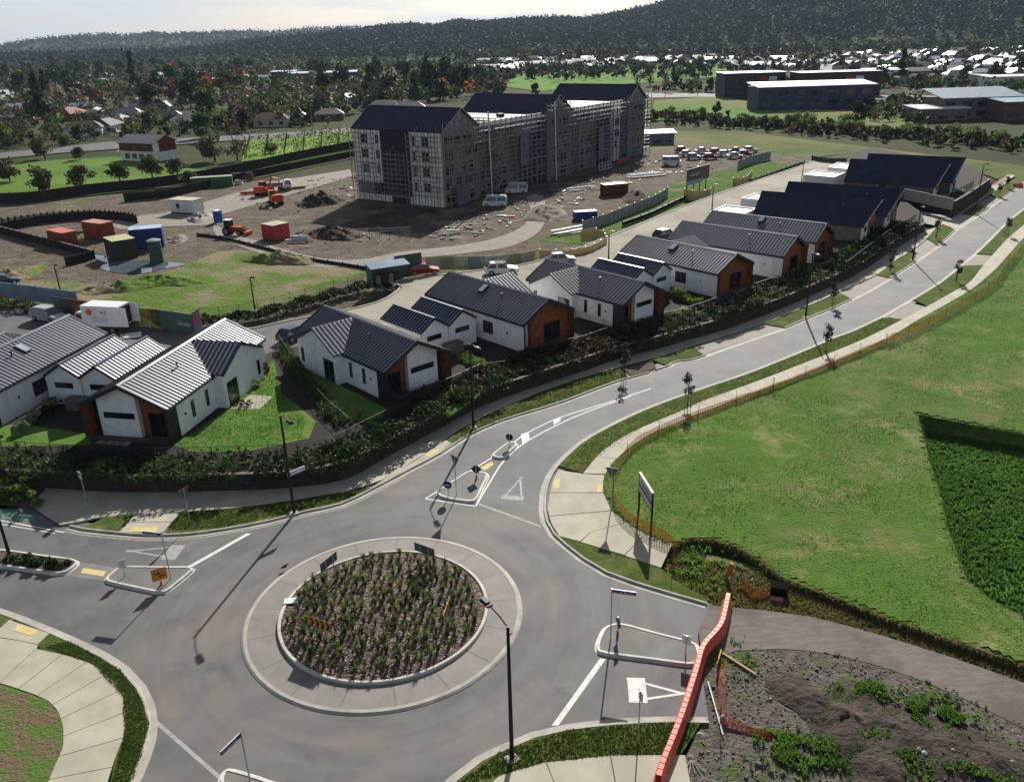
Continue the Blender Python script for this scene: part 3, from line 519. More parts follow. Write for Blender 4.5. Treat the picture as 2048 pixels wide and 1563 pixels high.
def house(o, ang, w, L, he, hr, label, style, near='L', wing=None, wins=(), sky=None, name='terrace_house', group='white terrace houses with ribbed roofs'):
    """local frame: y runs from the street front to the back, x across; near = side that faces the camera"""
    t = thing(name, label, 'house', (o[0], o[1], PAD), R(ang - 90), group); t.scale = (.968,) * 3; k = (hr - he) / (w / 2); ov = .15; FR = 1.5
    xn, xf = (0, w) if near == 'L' else (w, 0); sg = -1 if near == 'L' else 1
    X = lambda u: xn + (xf - xn) * u                                  # 0 = near eave, 1 = far eave
    gable_body(.02, w - .02, FR, L - .25, he, hr - .02, M_BRICK, 'wall', t)
    deck(t, 'y', -.05, L, w / 2, -ov, w + ov, hr + .16, he + .16 - ov * k)
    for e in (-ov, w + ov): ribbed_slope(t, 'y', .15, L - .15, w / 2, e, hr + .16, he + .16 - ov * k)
    cap = MB()
    for s_ in (-1, 1): cap.extr([(w / 2, hr + .27), (w / 2 + s_ * .22, hr + .27 - .22 * k), (w / 2 + s_ * .22, hr + .23 - .22 * k), (w / 2, hr + .23)][::s_], -.05, L, lambda a, b, q: (a, q, b))
    cap.obj('ridge_cap', mat('ridge_metal', '6a6d78', '5c5f6a', scale=1, rough=.35, metal=.3, spec=.6), t)
    for e in (-ov, w + ov): MB().box(min(e, e + .1 * (1 if e > 0 else -1)), max(e, e + .1 * (1 if e > 0 else -1)), 0, L - .1, he - .02 - ov * k, he + .1 - ov * k).obj('gutter', M_STEEL, t)
    for y0 in (-.08, L - .02):                                        # verge flashings at the gables
        vb = MB()
        for s_ in (-1, 1):
            e = w / 2 + s_ * (w / 2 + ov); vb.extr([(w / 2, hr + .26), (e, he + .26 - ov * k), (e, he - .12 - ov * k), (w / 2, hr - .12)][::s_], y0, y0 + .1, lambda a, b, q: (a, q, b))
        vb.obj('verge_trim', M_STEEL, t)
    # side fins of the porch
    for u, m in ((0, M_STEEL), (1, M_CEDAR)):
        x = X(u); x0, x1 = (x, x + .16) if x < w / 2 else (x - .16, x)
        MB().box(x0, x1, 0, FR + .05, 0, he + .02).obj('fin_wall', m if style == 1 or u == 1 else M_WHITE, t)
        MB().box(x0 - .02, x1 + .02, -.06, .0, -.0, he + .05).obj('corner_post', M_STEEL, t)
    span = lambda u0, u1: tuple(sorted((X(u0), X(u1))))
    zt = lambda x: he + k * (w / 2 - abs(x - w / 2)) - .12
    def gpanel(u0, u1, y0, y1, m, nm):
        a, b = span(u0, u1); c = w / 2; P = [(a, 0), (b, 0), (b, zt(b))] + ([(c, zt(c))] if a < c < b else []) + [(a, zt(a))]
        return MB().extr(P, y0, y1, lambda p, q, s: (p, s, q)).obj(nm, m, t)
    if style == 1:
        gpanel(.03, .40, FR - .25, FR, M_CEDAR, 'cedar_wall'); gpanel(.40, .86, FR - .75, FR, M_BRICK, 'front_wall'); gpanel(.86, .98, FR - .1, FR, M_STEEL, 'entry_wall')
        a, b = span(.06, .32); window(t, FR - .25, 'x', a, b, .05, 2.25, -1, None, 2, 'sliding_door')
        a, b = span(.44, .80); window(t, FR - .75, 'x', a, b, 1.75, 2.3, -1)
    else:
        gpanel(.03, .22, FR - .3, FR, M_BRICK, 'front_wall'); gpanel(.22, .98, FR - .8, FR, M_CEDAR, 'cedar_wall')
        a, b = span(.48, .80); window(t, FR - .8, 'x', a, b, .1, 2.2, -1, None, 2)
    MB().box(.2, w - .2, -.1, FR - .1, -.12, .04).obj('porch_floor', mat('deck_timber', '5b5048', '473e38', scale=3, rough=.9), t)
    for i in range(4): MB().box(*[q for q in sorted((X(.45 + .1 * i), X(.53 + .1 * i)))], -.85, -.2, -.1, .02).obj('stepping_stone', M_CONC, t)
    for (y0, y1, z0, z1, mull) in wins: window(t, xn, 'y', y0, y1, z0, z1, sg, None, mull)
    MB().obox((xn + sg * .06, 2.6, 1.7), (.12, .1, .22)).obj('wall_light', M_STEEL, t)
    if wing:
        side, yc, pj, ww = wing; sw = (-1 if near == 'L' else 1) * (1 if side == 'near' else -1); base = 0 if sw < 0 else w; tip = base + sw * pj; x0, x1 = sorted((tip, w / 2)); hh = ww / 2
        gable_body(x0, x1, yc - hh, yc + hh, hr - hh * k, hr - .03, M_BRICK, 'wing_wall', t, 'x'); tp = tip + sw * .12; d0, d1 = sorted((tp, w / 2))
        deck(t, 'x', d0, d1, yc, yc - hh - ov, yc + hh + ov, hr + .155, hr + .155 - (hh + ov) * k, .1, 'wing_roof_deck')
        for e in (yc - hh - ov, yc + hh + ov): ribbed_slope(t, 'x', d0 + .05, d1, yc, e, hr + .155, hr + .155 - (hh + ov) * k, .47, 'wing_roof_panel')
        vb = MB(); q0, q1 = sorted((tp, tp + sw * .08))
        for s_ in (-1, 1):
            e = yc + s_ * (hh + ov); vb.extr([(yc, hr + .24), (e, hr + .24 - (hh + ov) * k), (e, hr - .02 - (hh + ov) * k), (yc, hr - .02)][::s_], q0, q1, lambda a, b, q: (q, a, b))
        vb.obj('wing_verge_trim', M_STEEL, t)
        if side == 'near':
            window(t, tip, 'y', yc - hh + .45, yc - hh + 2.3, .05, 2.3, sw, None, 2, 'sliding_door'); window(t, tip, 'y', yc + hh - 1.1, yc + hh - .6, .8, 2.3, sw)
    if sky:
        u, y = sky; x = X(u); z = zt(x) + .3; s_ = 1 if x < w / 2 else -1
        f = MB().obox((0, 0, .1), (1.3, .8, .22)).obj('skylight', M_STEEL, t, (x, y, z)); f.rotation_euler = (0, -math.atan(k) * s_, 0)
        MB().obox((0, 0, .215), (1.15, .66, .02)).obj('pane', mat('skylight_glass', '9fb0b5', '8c9ea4', scale=.5, rough=.05, spec=.9), f)
    vp = MB().tube((X(.3), L * .35, zt(X(.3)) + .1), (X(.3), L * .35, zt(X(.3)) + .75), .06).tube((X(.3), L * .35, zt(X(.3)) + .75), (X(.3), L * .35, zt(X(.3)) + .85), .11); vp.obj('vent_pipe', M_STEEL, t)
    return t
def garage(o, ang, xs, y0, y1, label, hwid=1.92, he=2.75, hr=3.95):
    """twin gabled garage; xs = the two ridge lines"""
    t = thing('twin_garage', label, 'garage', (o[0], o[1], PAD), R(ang - 90), 'twin gabled garages between houses'); t.scale = (.968,) * 3; k = (hr - he) / hwid
    for xr in xs:
        gable_body(xr - hwid + .01, xr + hwid - .01, y0, y1, he, hr, M_BRICK, 'wall', t)
        deck(t, 'y', y0 - .15, y1 + .3, xr, xr - hwid, xr + hwid, hr + .15, he + .15)
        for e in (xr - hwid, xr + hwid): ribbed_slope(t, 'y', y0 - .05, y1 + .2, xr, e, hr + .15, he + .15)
        vb = MB()
        for s_ in (-1, 1): vb.extr([(xr, hr + .25), (xr + s_ * hwid, he + .25), (xr + s_ * hwid, he - .02), (xr, hr - .02)][::s_], y0 - .2, y0 - .1, lambda a, b, q: (a, q, b))
        vb.obj('verge_trim', M_STEEL, t)
        window(t, y0, 'x', xr - 1.0, xr + .9, 1.7, 2.25, -1)
        MB().box(xr - 1.4, xr + 1.4, y1, y1 + .06, 0, 2.2).obj('garage_door', mat('garage_door', '55585f', '4c4f56', scale=1, rough=.5), t)
        MB().box(xr - .14, xr + .14, y0 - .2, y1 + .3, hr + .2, hr + .27).obj('ridge_cap', MATS['ridge_metal'], t)
    xm = (xs[0] + xs[1]) / 2; MB().box(xm - .18, xm + .18, y0 - .15, y1 + .3, he + .13, he + .19).obj('valley_gutter', mat('zinc_gutter', 'b9bcc2', 'a9acb2', scale=1, rough=.3, metal=.6), t)
    MB().tube((xm, y0 - .12, 0), (xm, y0 - .12, he), .06).obj('downpipe', M_WHITE, t)
    MB().box(xm - 1.2, xm + .9, y0 - 1.3, y0 - .3, 0, 1.15).obj('bin_screen', M_BOARD, t)
    return t
s1 = lambda a, b: [(a, a + .42, .85, 2.4, 1), (b, b + .42, .85, 2.4, 1)]
house((-11.25,70.07), 132, 7.6, 16.7, 2.95, 4.95, 'white gabled house with cedar porch and left wing beside the wire garden fence', 1, 'L', ('near', 10.9, .95, 7.3), s1(3.6, 5.9))
house((1.38,82.01), 132.4, 7.7, 16.9, 3.1, 5.0, 'white gabled house with cedar front in front of the red hatchback', 2, 'L', ('far', 11.2, .9, 7.3), [(5.0, 6.6, .9, 2.3, 2)], (.36, 9.5))
house((12.42,88.50), 131.4, 7.4, 16.0, 2.9, 4.78, 'white gabled house with left wing right of the white SUV', 1, 'L', ('near', 10.6, 1.05, 7.1), s1(3.4, 5.6))
house((25.46,99.83), 131.3, 7.8, 16.5, 2.98, 4.78, 'white gabled house with cedar front and skylight behind the long railing', 2, 'L', ('far', 10.7, .9, 7.1), [(4.9, 6.6, .9, 2.3, 2)], (.36, 9.3))
house((35.76,107.35), 137.6, 7.7, 18.0, 3.0, 5.0, 'white gabled house with plain near wall and dark cedar front', 2, 'L', None, [(8.6, 9.3, .9, 1.7, 1)])
house((42.46,114.78), 140, 7.6, 18.2, 2.95, 4.95, 'gabled house with brown cedar front and wall ornament next to navy roofs', 2, 'L', None, [], (.4, 9.6))
_c = lambda p, ang, w: (p[0] - .968 * w * math.sin(R(ang)), p[1] + .968 * w * math.cos(R(ang)))
hB = _c((-28.19,62.66), 78.3, 8.2)
house(hB, 78.3, 8.2, 18.1, 3.12, 5.0, 'white gabled house with bright ribbed roof standing on the green corner lawn', 1, 'R', ('near', 11.5, 1.0, 7.5), s1(3.7, 6.1))
house(_c((-44.70,67.24), 78.6, 8.0), 78.6, 8.0, 16.2, 3.12, 5.0, 'white gabled house with long bright roof at the left edge', 2, 'R', None, [(4.6, 6.3, .9, 2.3, 2)], (.33, 7.4))
garage((-11.25,70.07), 132, (11.05, 14.9), 7.0, 14.0, 'white twin gabled garage with slot windows left of the cedar house')
garage((12.42,88.50), 131.4, (10.5, 14.4), 6.0, 13.2, 'white twin gabled garage between two houses below the tan mesh fence')
garage((-28.19,62.66), 78.3, (-14.75, -11.0), 6.4, 14.5, 'white twin gabled garage with bright roofs near the moving truck')
house(_c((-48.36,62.28), 79, 8.0), 79, 8.0, 16.0, 3.1, 5.0, 'dark roofed house cut off by the left edge', 2, 'R')
# ---------------------------------------------------------------- navy roofed houses at the far end
def navy(o, ang, w, L, he, hr, label, ornament=False):
    t = thing('navy_roof_house', label, 'house', (o[0], o[1], PAD), R(ang - 90), 'navy roofed houses at the far end'); t.scale = (.968,) * 3; k = (hr - he) / (w / 2)
    gable_body(.02, w - .02, .9, L, he, hr - .05, M_BOARD, 'wall', t)
    n = int(L / .42)
    me = MB().box(-.03, .02, 0, .36, 0, he - .05).mesh('wall_board', M_BOARD)
    for i in range(n - 3): put(me, 'wall_board', t, (0, 1.0 + i * .42, 0))
    mb = MB(); fr, fe = -.9, .5; th = .2
    for s_ in (-1, 1):
        e = w / 2 + s_ * (w / 2 + .1); ze = he - .1 * k; zr = hr + .1
        T = [(w / 2, fr, zr), (e, fe, ze), (e, L + .2, ze), (w / 2, L + .2, zr)]; B_ = [(a, b, c - th) for a, b, c in T]
        mb.add(T + B_, [(0, 1, 2, 3)[::-s_] if s_ > 0 else (0, 1, 2, 3), (7, 6, 5, 4)[::-s_] if s_ > 0 else (7, 6, 5, 4), (0, 4, 5, 1), (1, 5, 6, 2), (2, 6, 7, 3)])
    mb.obj('roof', M_SLATE, t)
    vb = MB()
    for s_ in (-1, 1):
        e = w / 2 + s_ * (w / 2 + .1); a = Vector((w / 2, fr - .02, hr + .12)); b = Vector((e, fe - .02, he - .1 * k + .02)); vb.tube(a, b, .09, n=4)
    vb.obj('verge_trim', mat('pale_trim', 'b5b0a8', 'a49f97', scale=2, rough=.7), t)
    zt = lambda x: he + k * (w / 2 - abs(x - w / 2)) - .15
    def gp(a, b, y0, y1, m, nm):
        c = w / 2; P = [(a, 0), (b, 0), (b, zt(b))] + ([(c, zt(c))] if a < c < b else []) + [(a, zt(a))]
        return MB().extr(P, y0, y1, lambda p, q, s: (p, s, q)).obj(nm, m, t)
    gp(.1, w * .42, .62, .9, M_WHITE, 'front_wall'); gp(w * .42, w - .1, .45, .9, M_CEDAR, 'cedar_wall')
    window(t, .62, 'x', w * .12, w * .3, 1.3, 2.2, -1); window(t, .45, 'x', w * .55, w * .85, .2, 2.2, -1, None, 2)
    MB().box(w * .3, w * .7, -1.6, .4, -.3, .12).obj('porch_floor', M_CONC, t)
    window(t, 0 - .03, 'y', L * .4, L * .4 + .8, 1.4, 2.2, -1); window(t, 0 - .03, 'y', L * .55, L * .55 + 1.2, 1.2, 2.2, -1)
    MB().tube((w * .3, L * .25, zt(w * .3)), (w * .3, L * .25, zt(w * .3) + .8), .07).obj('vent_pipe', M_STEEL, t)
    return t
navy((54.33,126.29), 146, 8.2, 18.2, 2.5, 6.0, 'navy roofed house with grey board wall next to the brown cedar house')
navy((61.25,134.33), 146, 8.0, 18.2, 2.4, 6.1, 'navy roofed house beside the concrete driveway and white screen wall')
navy((81.10,159.67), 146.5, 7.6, 17.6, 2.3, 6.1, 'navy roofed house behind the pale boundary wall with curved emblem')
navy((86.57,164.27), 149, 7.6, 17.4, 2.3, 6.5, 'farthest navy roofed house at the edge of the open field')
def flat_garage(a, b, c, label, h=3.0):
    """flat roofed white garage from three roof corners"""
    A, B, C = Vector(a), Vector(b), Vector(c); D = A + C - B; t = thing('flat_garage', label, 'garage', (A.x, A.y, PAD), 0, 'flat roofed white garages')
    P = [tuple(p - A) for p in (A, B, C, D)]; MB().prism(P, 0, h - .25).obj('wall', M_WHITE, t)
    cen = Vector((sum(p[0] for p in P) / 4, sum(p[1] for p in P) / 4)); Q = [tuple(cen + (Vector(p) - cen) * .92) for p in P]
    mb = MB(); V = [(x, y, h) for x, y in P] + [(x, y, h) for x, y in Q] + [(x, y, h - .26) for x, y in P] + [(x, y, h - .26) for x, y in Q]; F = []
    for i in range(4):
        j = (i + 1) % 4; F += [(i, j, 4 + j, 4 + i), (i, 8 + i, 8 + j, j), (4 + i, 4 + j, 12 + j, 12 + i)]
    mb.add(V, F).obj('parapet', M_WHITE, t); sheet('roof_membrane', Q, h - .2, mat('roof_membrane', 'dcdad6', 'cfcdc9', scale=1, rough=.5), t)
    return t
flat_garage((33.13,137.96), (36.90,143.35), (41.30,139.85), 'white flat roofed garage behind the nearest navy roof')
flat_garage((41.11,149.12), (44.82,153.63), (49.50,150.37), 'white flat roofed garage behind the second navy roof')
flat_garage((59.91,172.85), (64.01,178.24), (68.71,174.00), 'white flat roofed garage with tall wall behind the third navy roof')
flat_garage((68.03,181.81), (72.61,188.52), (75.98,184.82), 'small white flat roofed garage beside the teal hoarding')

# ================================================================ foliage helpers
nrs = np.random.RandomState(11)
def leaf_mesh(name, P, size, m, rs=None, flat=0., aspect=1.6):
    """one mesh of leaf-sized quads at the points P"""
    rs = rs or nrs; P = np.asarray(P, float); n = len(P)
    a = rs.normal(size=(n, 3)); a[:, 2] *= (1 - flat); a /= np.linalg.norm(a, axis=1)[:, None] + 1e-9
    b = np.cross(a, rs.normal(size=(n, 3))); b /= np.linalg.norm(b, axis=1)[:, None] + 1e-9
    s = size * rs.uniform(.6, 1.3, n)[:, None]; a = a * s * aspect * .5; b = b * s * .5
    V = np.stack([P - a, P + b, P + a, P - b], 1).reshape(-1, 3)
    me = bpy.data.meshes.new(name); me.vertices.add(4 * n); me.vertices.foreach_set('co', V.ravel())
    me.loops.add(4 * n); me.loops.foreach_set('vertex_index', np.arange(4 * n)); me.polygons.add(n); me.polygons.foreach_set('loop_start', np.arange(0, 4 * n, 4)); me.polygons.foreach_set('loop_total', np.full(n, 4))
    me.materials.append(m); me.update(calc_edges=True); return me
def lobes_points(seed, n, lobes):
    """points spread through a set of ellipsoid lobes [(x,y,z,rx,ry,rz)] biased to the shell"""
    rs = np.random.RandomState(seed); L = np.array(lobes); w = L[:, 3] * L[:, 4] + L[:, 3] * L[:, 5]; k = rs.choice(len(L), n, p=w / w.sum())
    d = rs.normal(size=(n, 3)); d /= np.linalg.norm(d, axis=1)[:, None]; r = rs.uniform(.25, 1, n) ** .45
    return L[k, :3] + d * r[:, None] * L[k, 3:6]
def crown_lobes(seed, R_, H, z0, n=14, shape='round'):
    r = random.Random(seed); out = []
    for i in range(n):
        t = r.random(); z = z0 + H * (.12 + .8 * t)
        if shape == 'round': rad = R_ * math.sqrt(max(.05, 1 - (2 * t - .9) ** 2)) * .72
        elif shape == 'cone': rad = R_ * (1 - t) * .8 + .1
        else: rad = R_ * .5 * (1 - .3 * t)
        a = r.random() * 6.283; q = rad * math.sqrt(r.random()); s = R_ * r.uniform(.26, .46) * (1 if shape != 'cone' else .6 + .6 * (1 - t))
        out.append((q * math.cos(a), q * math.sin(a), z, s, s, s * r.uniform(.6, .9)))
    return out
def trunk_mesh(seed, h, r0, m, limbs=5, spread=1.5, top=None):
    r = random.Random(seed); mb = MB(); mb.tube((0, 0, -.15), (0, 0, h), r0, r0 * .6, 7); top = top or h * 1.8
    for i in range(limbs):
        a = r.random() * 6.283; z = h * r.uniform(.6, 1.); p = (math.cos(a) * spread * .5, math.sin(a) * spread * .5, z + (top - z) * .45); q = (math.cos(a) * spread, math.sin(a) * spread, z + (top - z) * r.uniform(.7, 1))
        mb.tube((0, 0, z), p, r0 * .5, r0 * .35, 5); mb.tube(p, q, r0 * .35, r0 * .12, 5)
    return mb.mesh('trunk', m)
M_TRUNK = mat('bark', '5a4c40', '423830', scale=4, rough=.95, bump=.5)
L_DARK = leafmat('leaf_dark', '2c3d1c', '1f2e16', .3); L_MID = leafmat('leaf_mid', '45582a', '334720', .35); L_LIME = leafmat('leaf_lime', '6c7f36', '52682b', .4)
L_OLIVE = leafmat('leaf_olive', '5a5a38', '45482c', .3); L_BRONZE = leafmat('leaf_bronze', '4a3a2a', '33291f', .3); L_FLAX = leafmat('leaf_flax', '7d8a52', '5a6a38', .4)
L_RED = leafmat('leaf_red', '8a3a3a', '6a2c30', .35); L_ORANGE = leafmat('leaf_orange', 'a5642c', '86502a', .35); L_YEL = leafmat('leaf_yellow', 'b89a3a', '94802f', .35); L_BROWN = leafmat('leaf_brown', '6a5344', '4e4038', .25)
L_SILVER = leafmat('leaf_silver', '8c9078', '6c735c', .3); L_WEED = leafmat('leaf_weed', '3f6a22', '2f561a', .4)

# ================================================================ terrace, gardens, lane
M_BED = mat('garden_soil', '2e2722', '211c18', scale=2.5, rough=1, bump=.8, bscale=6, bdist=.1)
LF = spline([(-80.39,111.90),(-65.58,104.83),(-54.88,100.33),(-45.86,96.04),(-36.33,92.51),(-30.79,92.06),(-25.86,95.32),(-20.48,98.37),(-16.56,101.76),(-15.09,105.16),(-14.48,108.37),(-15.30,111.40),(-10.03,113.71),(-5.04,115.61),(1.33,118.01),(7.71,123.86),(14.67,133.04),(19.52,139.53),(32.93,158.46),(48.96,179.08),(69.80,204.44),(78.82,216.75)])
struct(MB().prism(WALL + [(72.65,147.81),(74.20,156.66),(77.70,161.34),(79.11,149.68),(97.49,172.04),(100.93,177.14),(107.52,199.19),(98.50,232.79)] + LF[::-1], -.2, 1.48).obj('garden_terrace', M_BED))
lane_near = [(x + 2.5, y - 9.5) for x, y in LF]
i0 = min(range(len(LF)), key=lambda k: math.dist(LF[k], (-20.48,98.37)))
struct(sheet('lane', LF[:i0 + 1] + lane_near[:i0 + 1][::-1], 1.492, M_LANE)); 
struct(sheet('lane', LF[i0:] + [(x + 3, y - 3.5) for x, y in lane_near[i0:]][::-1], 1.496, mat('court_concrete', '857f72', '787266', scale=.3, rough=.9, spec=.15, c3='918b7d', scale3=.1)))
struct(sweep('kerb', offset(LF, -.1), [(-.1, 0), (-.1, .13), (.12, .13), (.12, 0)], M_KERB, None, False, True, 1.48))
lawn = lambda poly, z=1.5: struct(MB().prism(poly, 1.3, z).obj('lawn', M_LAWN))
lawn([(-28.03,62.56),(-25.62,69.66),(-24.69,82.18),(-21.60,72.84),(-19.84,70.63),(-17.07,66.46),(-16.97,63.12),(-21.31,61.08),(-26.08,61.18)]); lawn([(-46.98,66.27),(-43.40,67.68),(-42.27,67.20),(-35.90,65.01),(-35.15,63.07),(-40.09,62.98),(-45.25,63.28)]); lawn([(-21.09,79.50),(-16.43,74.57),(-11.40,68.97),(-11.36,65.30),(-14.65,67.04),(-17.87,72.24)])
lawn([(-6.57,70.33),(-4.85,72.56),(-2.34,75.88),(-1.12,75.15),(-2.95,71.25),(-5.47,66.99),(-6.78,67.07)]); lawn([(17.37,89.84),(20.69,96.73),(22.21,94.04),(20.13,89.61),(17.25,86.10)]); lawn([(29.24,98.43),(33.01,105.20),(34.69,102.27),(32.92,98.52)]); lawn([(41.24,111.38),(48.91,122.05),(50.03,118.28),(41.16,106.33)]); lawn([(-1.13,76.72),(1.67,80.67),(6.80,84.04),(9.43,83.84),(3.86,78.39)])
panel_path('patio', [[(-25.45,69.54),(-24.51,72.68),(-23.39,72.49),(-24.07,69.45)], [(-24.07,69.45),(-23.39,72.49),(-22.28,72.18),(-22.70,69.37)]], 1.53)
# stone retaining wall with coping
M_STONE = mat('stacked_stone', '3f3a35', '2d2926', scale=2.2, rough=.95, bump=.5, bscale=6); M_COPE = mat('stone_coping', '6a645a', '585249', scale=1.5, rough=.9)
def stone_wall(P, h, label):
    t = thing('retaining_wall', label, 'retaining wall'); sweep('core', P, [(.12, 0), (.12, h - .04), (.4, h - .04), (.4, 0)], M_JOINT, t)
    mb = MB(); L = length(P); Q = resample(P, int(L / .25)); courses = max(2, int(h / .24)); ch_ = (h - .04) / courses
    for c in range(courses):
        i = c % 2
        while i < len(Q) - 1:
            k = rnd.choice((1, 2, 2, 3)); j = min(len(Q) - 1, i + k); a, b = Q[i], Q[j]; d = math.dist(a, b)
            if d > .05: mb.obox(((a[0] + b[0]) / 2, (a[1] + b[1]) / 2, (c + .5) * ch_), (d - .025, .22 + rnd.uniform(0, .07), ch_ - .025), math.atan2(b[1] - a[1], b[0] - a[0]))
            i = j
    mb.obj('stone_course', M_STONE, t)['kind'] = 'stuff'
    Q = resample(P, max(2, int(L / 2.4)))
    for a, b in zip(Q, Q[1:]): MB().obox(((a[0] + b[0]) / 2, (a[1] + b[1]) / 2, h + .02), (math.dist(a, b) - .02, .34, .08), math.atan2(b[1] - a[1], b[0] - a[0])).obj('coping_stone', M_COPE, t)
    return t
iw = min(range(len(WALL)), key=lambda k: math.dist(WALL[k], (10.40,82.67)))
stone_wall(resample(WALL[:iw], 90), 1.5, 'dark stacked stone retaining wall below the corner lawn hedge'); stone_wall(resample(WALL[iw + 1:], 90), 1.5, 'dark stacked stone retaining wall along the rising footpath')
bw = [(72.60,147.71),(79.06,149.58)]; W3 = spline([(78.93,149.14),(86.64,158.34),(97.42,171.92)])
stone_wall(W3, 2.9, 'dark block boundary wall beside the upper footpath')
t = thing('screen_wall', 'pale screen wall bearing a dark curved emblem by the driveway', 'wall')
for i in range(2):
    a, b = [(75.03,160.03),(77.06,154.65)] if i == 0 else [(76.93,154.18),(78.76,149.16)]
    MB().obox(((a[0] + b[0]) / 2, (a[1] + b[1]) / 2, 2.4), (math.dist(a, b) - .03, .2, 2.0), math.atan2(b[1] - a[1], b[0] - a[0])).obj('panel', mat('render_pale', '9c968e', '8d877f', scale=1, rough=.9), t)
a, b = Vector((78.49,151.54)), Vector((78.85,150.08)); d = (b - a).normalized(); nrm = Vector((d.y, -d.x)); em = MB()
for cx, s in ((.0, 1), (.62, 1)):
    pts = [(.0, .75), (.25, 1.0), (.5, .75), (.4, .45), (.05, .15), (.25, .02), (.55, .1)]
    em.path([(a.x + d.x * (cx + u) + nrm.x * .14, a.y + d.y * (cx + u) + nrm.y * .14, 2.15 + v) for u, v in pts], .045, 5)
em.obj('emblem', M_STEEL, t)
# railings
def railing(P, z, h, label, step=.14, m=None):
    t = thing('railing', label, 'railing'); L = length(P); Q = resample(P, max(1, int(L / 2.2)))
    for x, y in Q: MB().box(-.03, .03, -.03, .03, 0, h + .06).obj('post', m or M_STEEL, t, (x, y, z))
    for zz in (.12, h): MB().path([(x, y, z + zz) for x, y in Q], .022, 4).obj('rail', m or M_STEEL, t)
    mb = MB(); S = resample(Q, int(L / step))
    for x, y in S: mb.tube((x, y, z + .12), (x, y, z + h), .009, n=3, cap=False)
    mb.obj('picket_row', m or M_STEEL, t)['kind'] = 'stuff'; return t
railing(offset(resample(WALL[:int(len(WALL) * .30)], 30), 2.6), 1.48, 1.1, 'black picket railing along the corner lawn behind the hedge')
railing([(16.97,90.76),(18.53,91.54),(22.21,94.04),(26.98,98.64)], 1.48, 1.15, 'pale topped black railing in front of the middle houses', .14); railing([(29.20,100.57),(35.11,105.71),(37.75,107.89)], 1.48, 1.1, 'black railing by the lawn of the dark cedar house')
railing([(7.47,92.46),(10.77,88.63),(11.32,87.23),(7.85,83.96),(4.04,81.96)], 1.48, 1.1, 'black railing with pale rails beside the corner bed'); railing(spline([(-25.07,86.49),(-20.83,77.18),(-16.84,69.32),(-13.78,64.46)], 2), 1.48, 1.2, 'black fence between the corner lawn and next garden'); railing([(-10.24,70.58),(-7.11,71.52),(-3.08,76.46),(-0.64,77.08)], 1.48, 1.1, 'black railing in front of the cedar porch house')
railing(spline([(-38.55,100.29),(-33.92,101.51),(-29.73,104.94),(-24.97,110.42),(-19.10,116.91)], 3), .2, 1.5, 'tall black security fence beside the empty lot hedge')
railing([(45.50,110.95),(58.13,128.22),(68.66,141.30)], 1.48, 1.1, 'black railing before the navy roofed houses'); railing([(82.67,157.88),(93.19,170.17)], 1.48, 1.4, 'black boarded railing behind the upper boundary wall')
# hedges and shrubs
def hedge(P, w, h, z, m, label, dens=70, size=.2, name='hedge', seed=1):
    rs = np.random.RandomState(seed); L = length(P); n = int(L * dens); Q = np.array(resample(P, n)); O1 = np.array(offset(resample(P, n), 1.0)) - Q
    u = rs.uniform(-1, 1, n + 1); v = rs.uniform(0, 1, n + 1) ** .6; hh = h * (.75 + .35 * np.sin(np.arange(n + 1) * .02 * 70 / dens + seed) * rs.uniform(.5, 1, n + 1) ** 1)
    X = Q + O1 * (u * w / 2)[:, None]; pts = np.c_[X, z + v * hh * (1 - .35 * np.abs(u) ** 3)]
    return tag(put(leaf_mesh(name, pts, size, m, rs), name), label, 'hedge')
nW = len(WALL)
hedge(offset(resample(WALL[:int(nW * .17)], 30), .5), 2.8, 1.7, 1.0, L_MID, 'clipped green hedge along the wall below the leftmost house', 150, .2, seed=2); hedge(offset(resample(WALL[int(nW * .17):int(nW * .36)], 40), .5), 2.8, 1.6, 1.0, L_DARK, 'dense dark hedge along the wall below the corner lawn', 170, .2, seed=3)
hedge(offset(resample(WALL[int(nW * .36):int(nW * .54)], 40), .5), 2.6, 1.1, 1.0, L_BRONZE, 'dark reddish hedge below the porch house', 120, .2, seed=4); hedge(offset(resample(WALL[int(nW * .57):int(nW * .73)], 40), .8), 2.2, .9, 1.2, L_OLIVE, 'loose hedge behind the middle railing', 90, .2, seed=5)
hedge(offset(resample(WALL[int(nW * .73):int(nW * .98)], 50), 1.0), 3.0, 1.2, 1.2, L_DARK, 'dark green hedge below the navy roofed houses', 130, .22, seed=6)
hedge([(-24.41,84.87),(-20.89,77.45),(-17.64,71.06),(-14.38,65.49)], 1.6, .9, 1.45, L_MID, 'planting strip between corner lawn and neighbour', 90, .22, seed=7); hedge(spline([(-37.59,98.42),(-33.24,99.23),(-29.12,102.54),(-24.40,107.59),(-18.90,113.08)], 3), 2.2, 1.2, .35, L_DARK, 'dark green hedge along the security fence by the lane', 150, .25, seed=8)
hedge(spline([(-17.92,111.01),(-17.14,113.92),(-16.18,116.43)], 2), 3, 1.6, .4, L_MID, 'bushy hedge corner by the green kiosk', 170, .25, seed=9); hedge([(-72.37,107.59),(-65.29,104.30),(-58.59,101.19)], 2.0, 1.6, 1.45, L_OLIVE, 'olive hedge behind the silver car', 120, .25, seed=10)
hedge([(20.36,101.38),(21.47,99.13),(22.75,96.55)], 1.6, 1.3, 1.45, L_LIME, 'yellow green shrub row beside the middle house', 130, .22, seed=12); hedge([(1.42,80.69),(5.12,82.63),(8.90,83.88)], 2.6, .7, 1.45, L_BRONZE, 'dark garden bed planting before the cedar front', 90, .22, seed=13); hedge([(-8.51,71.62),(-5.62,69.71),(-3.92,72.50)], 2, .8, 1.45, L_MID, 'mixed planting in front of the porch house', 110, .22, seed=14)
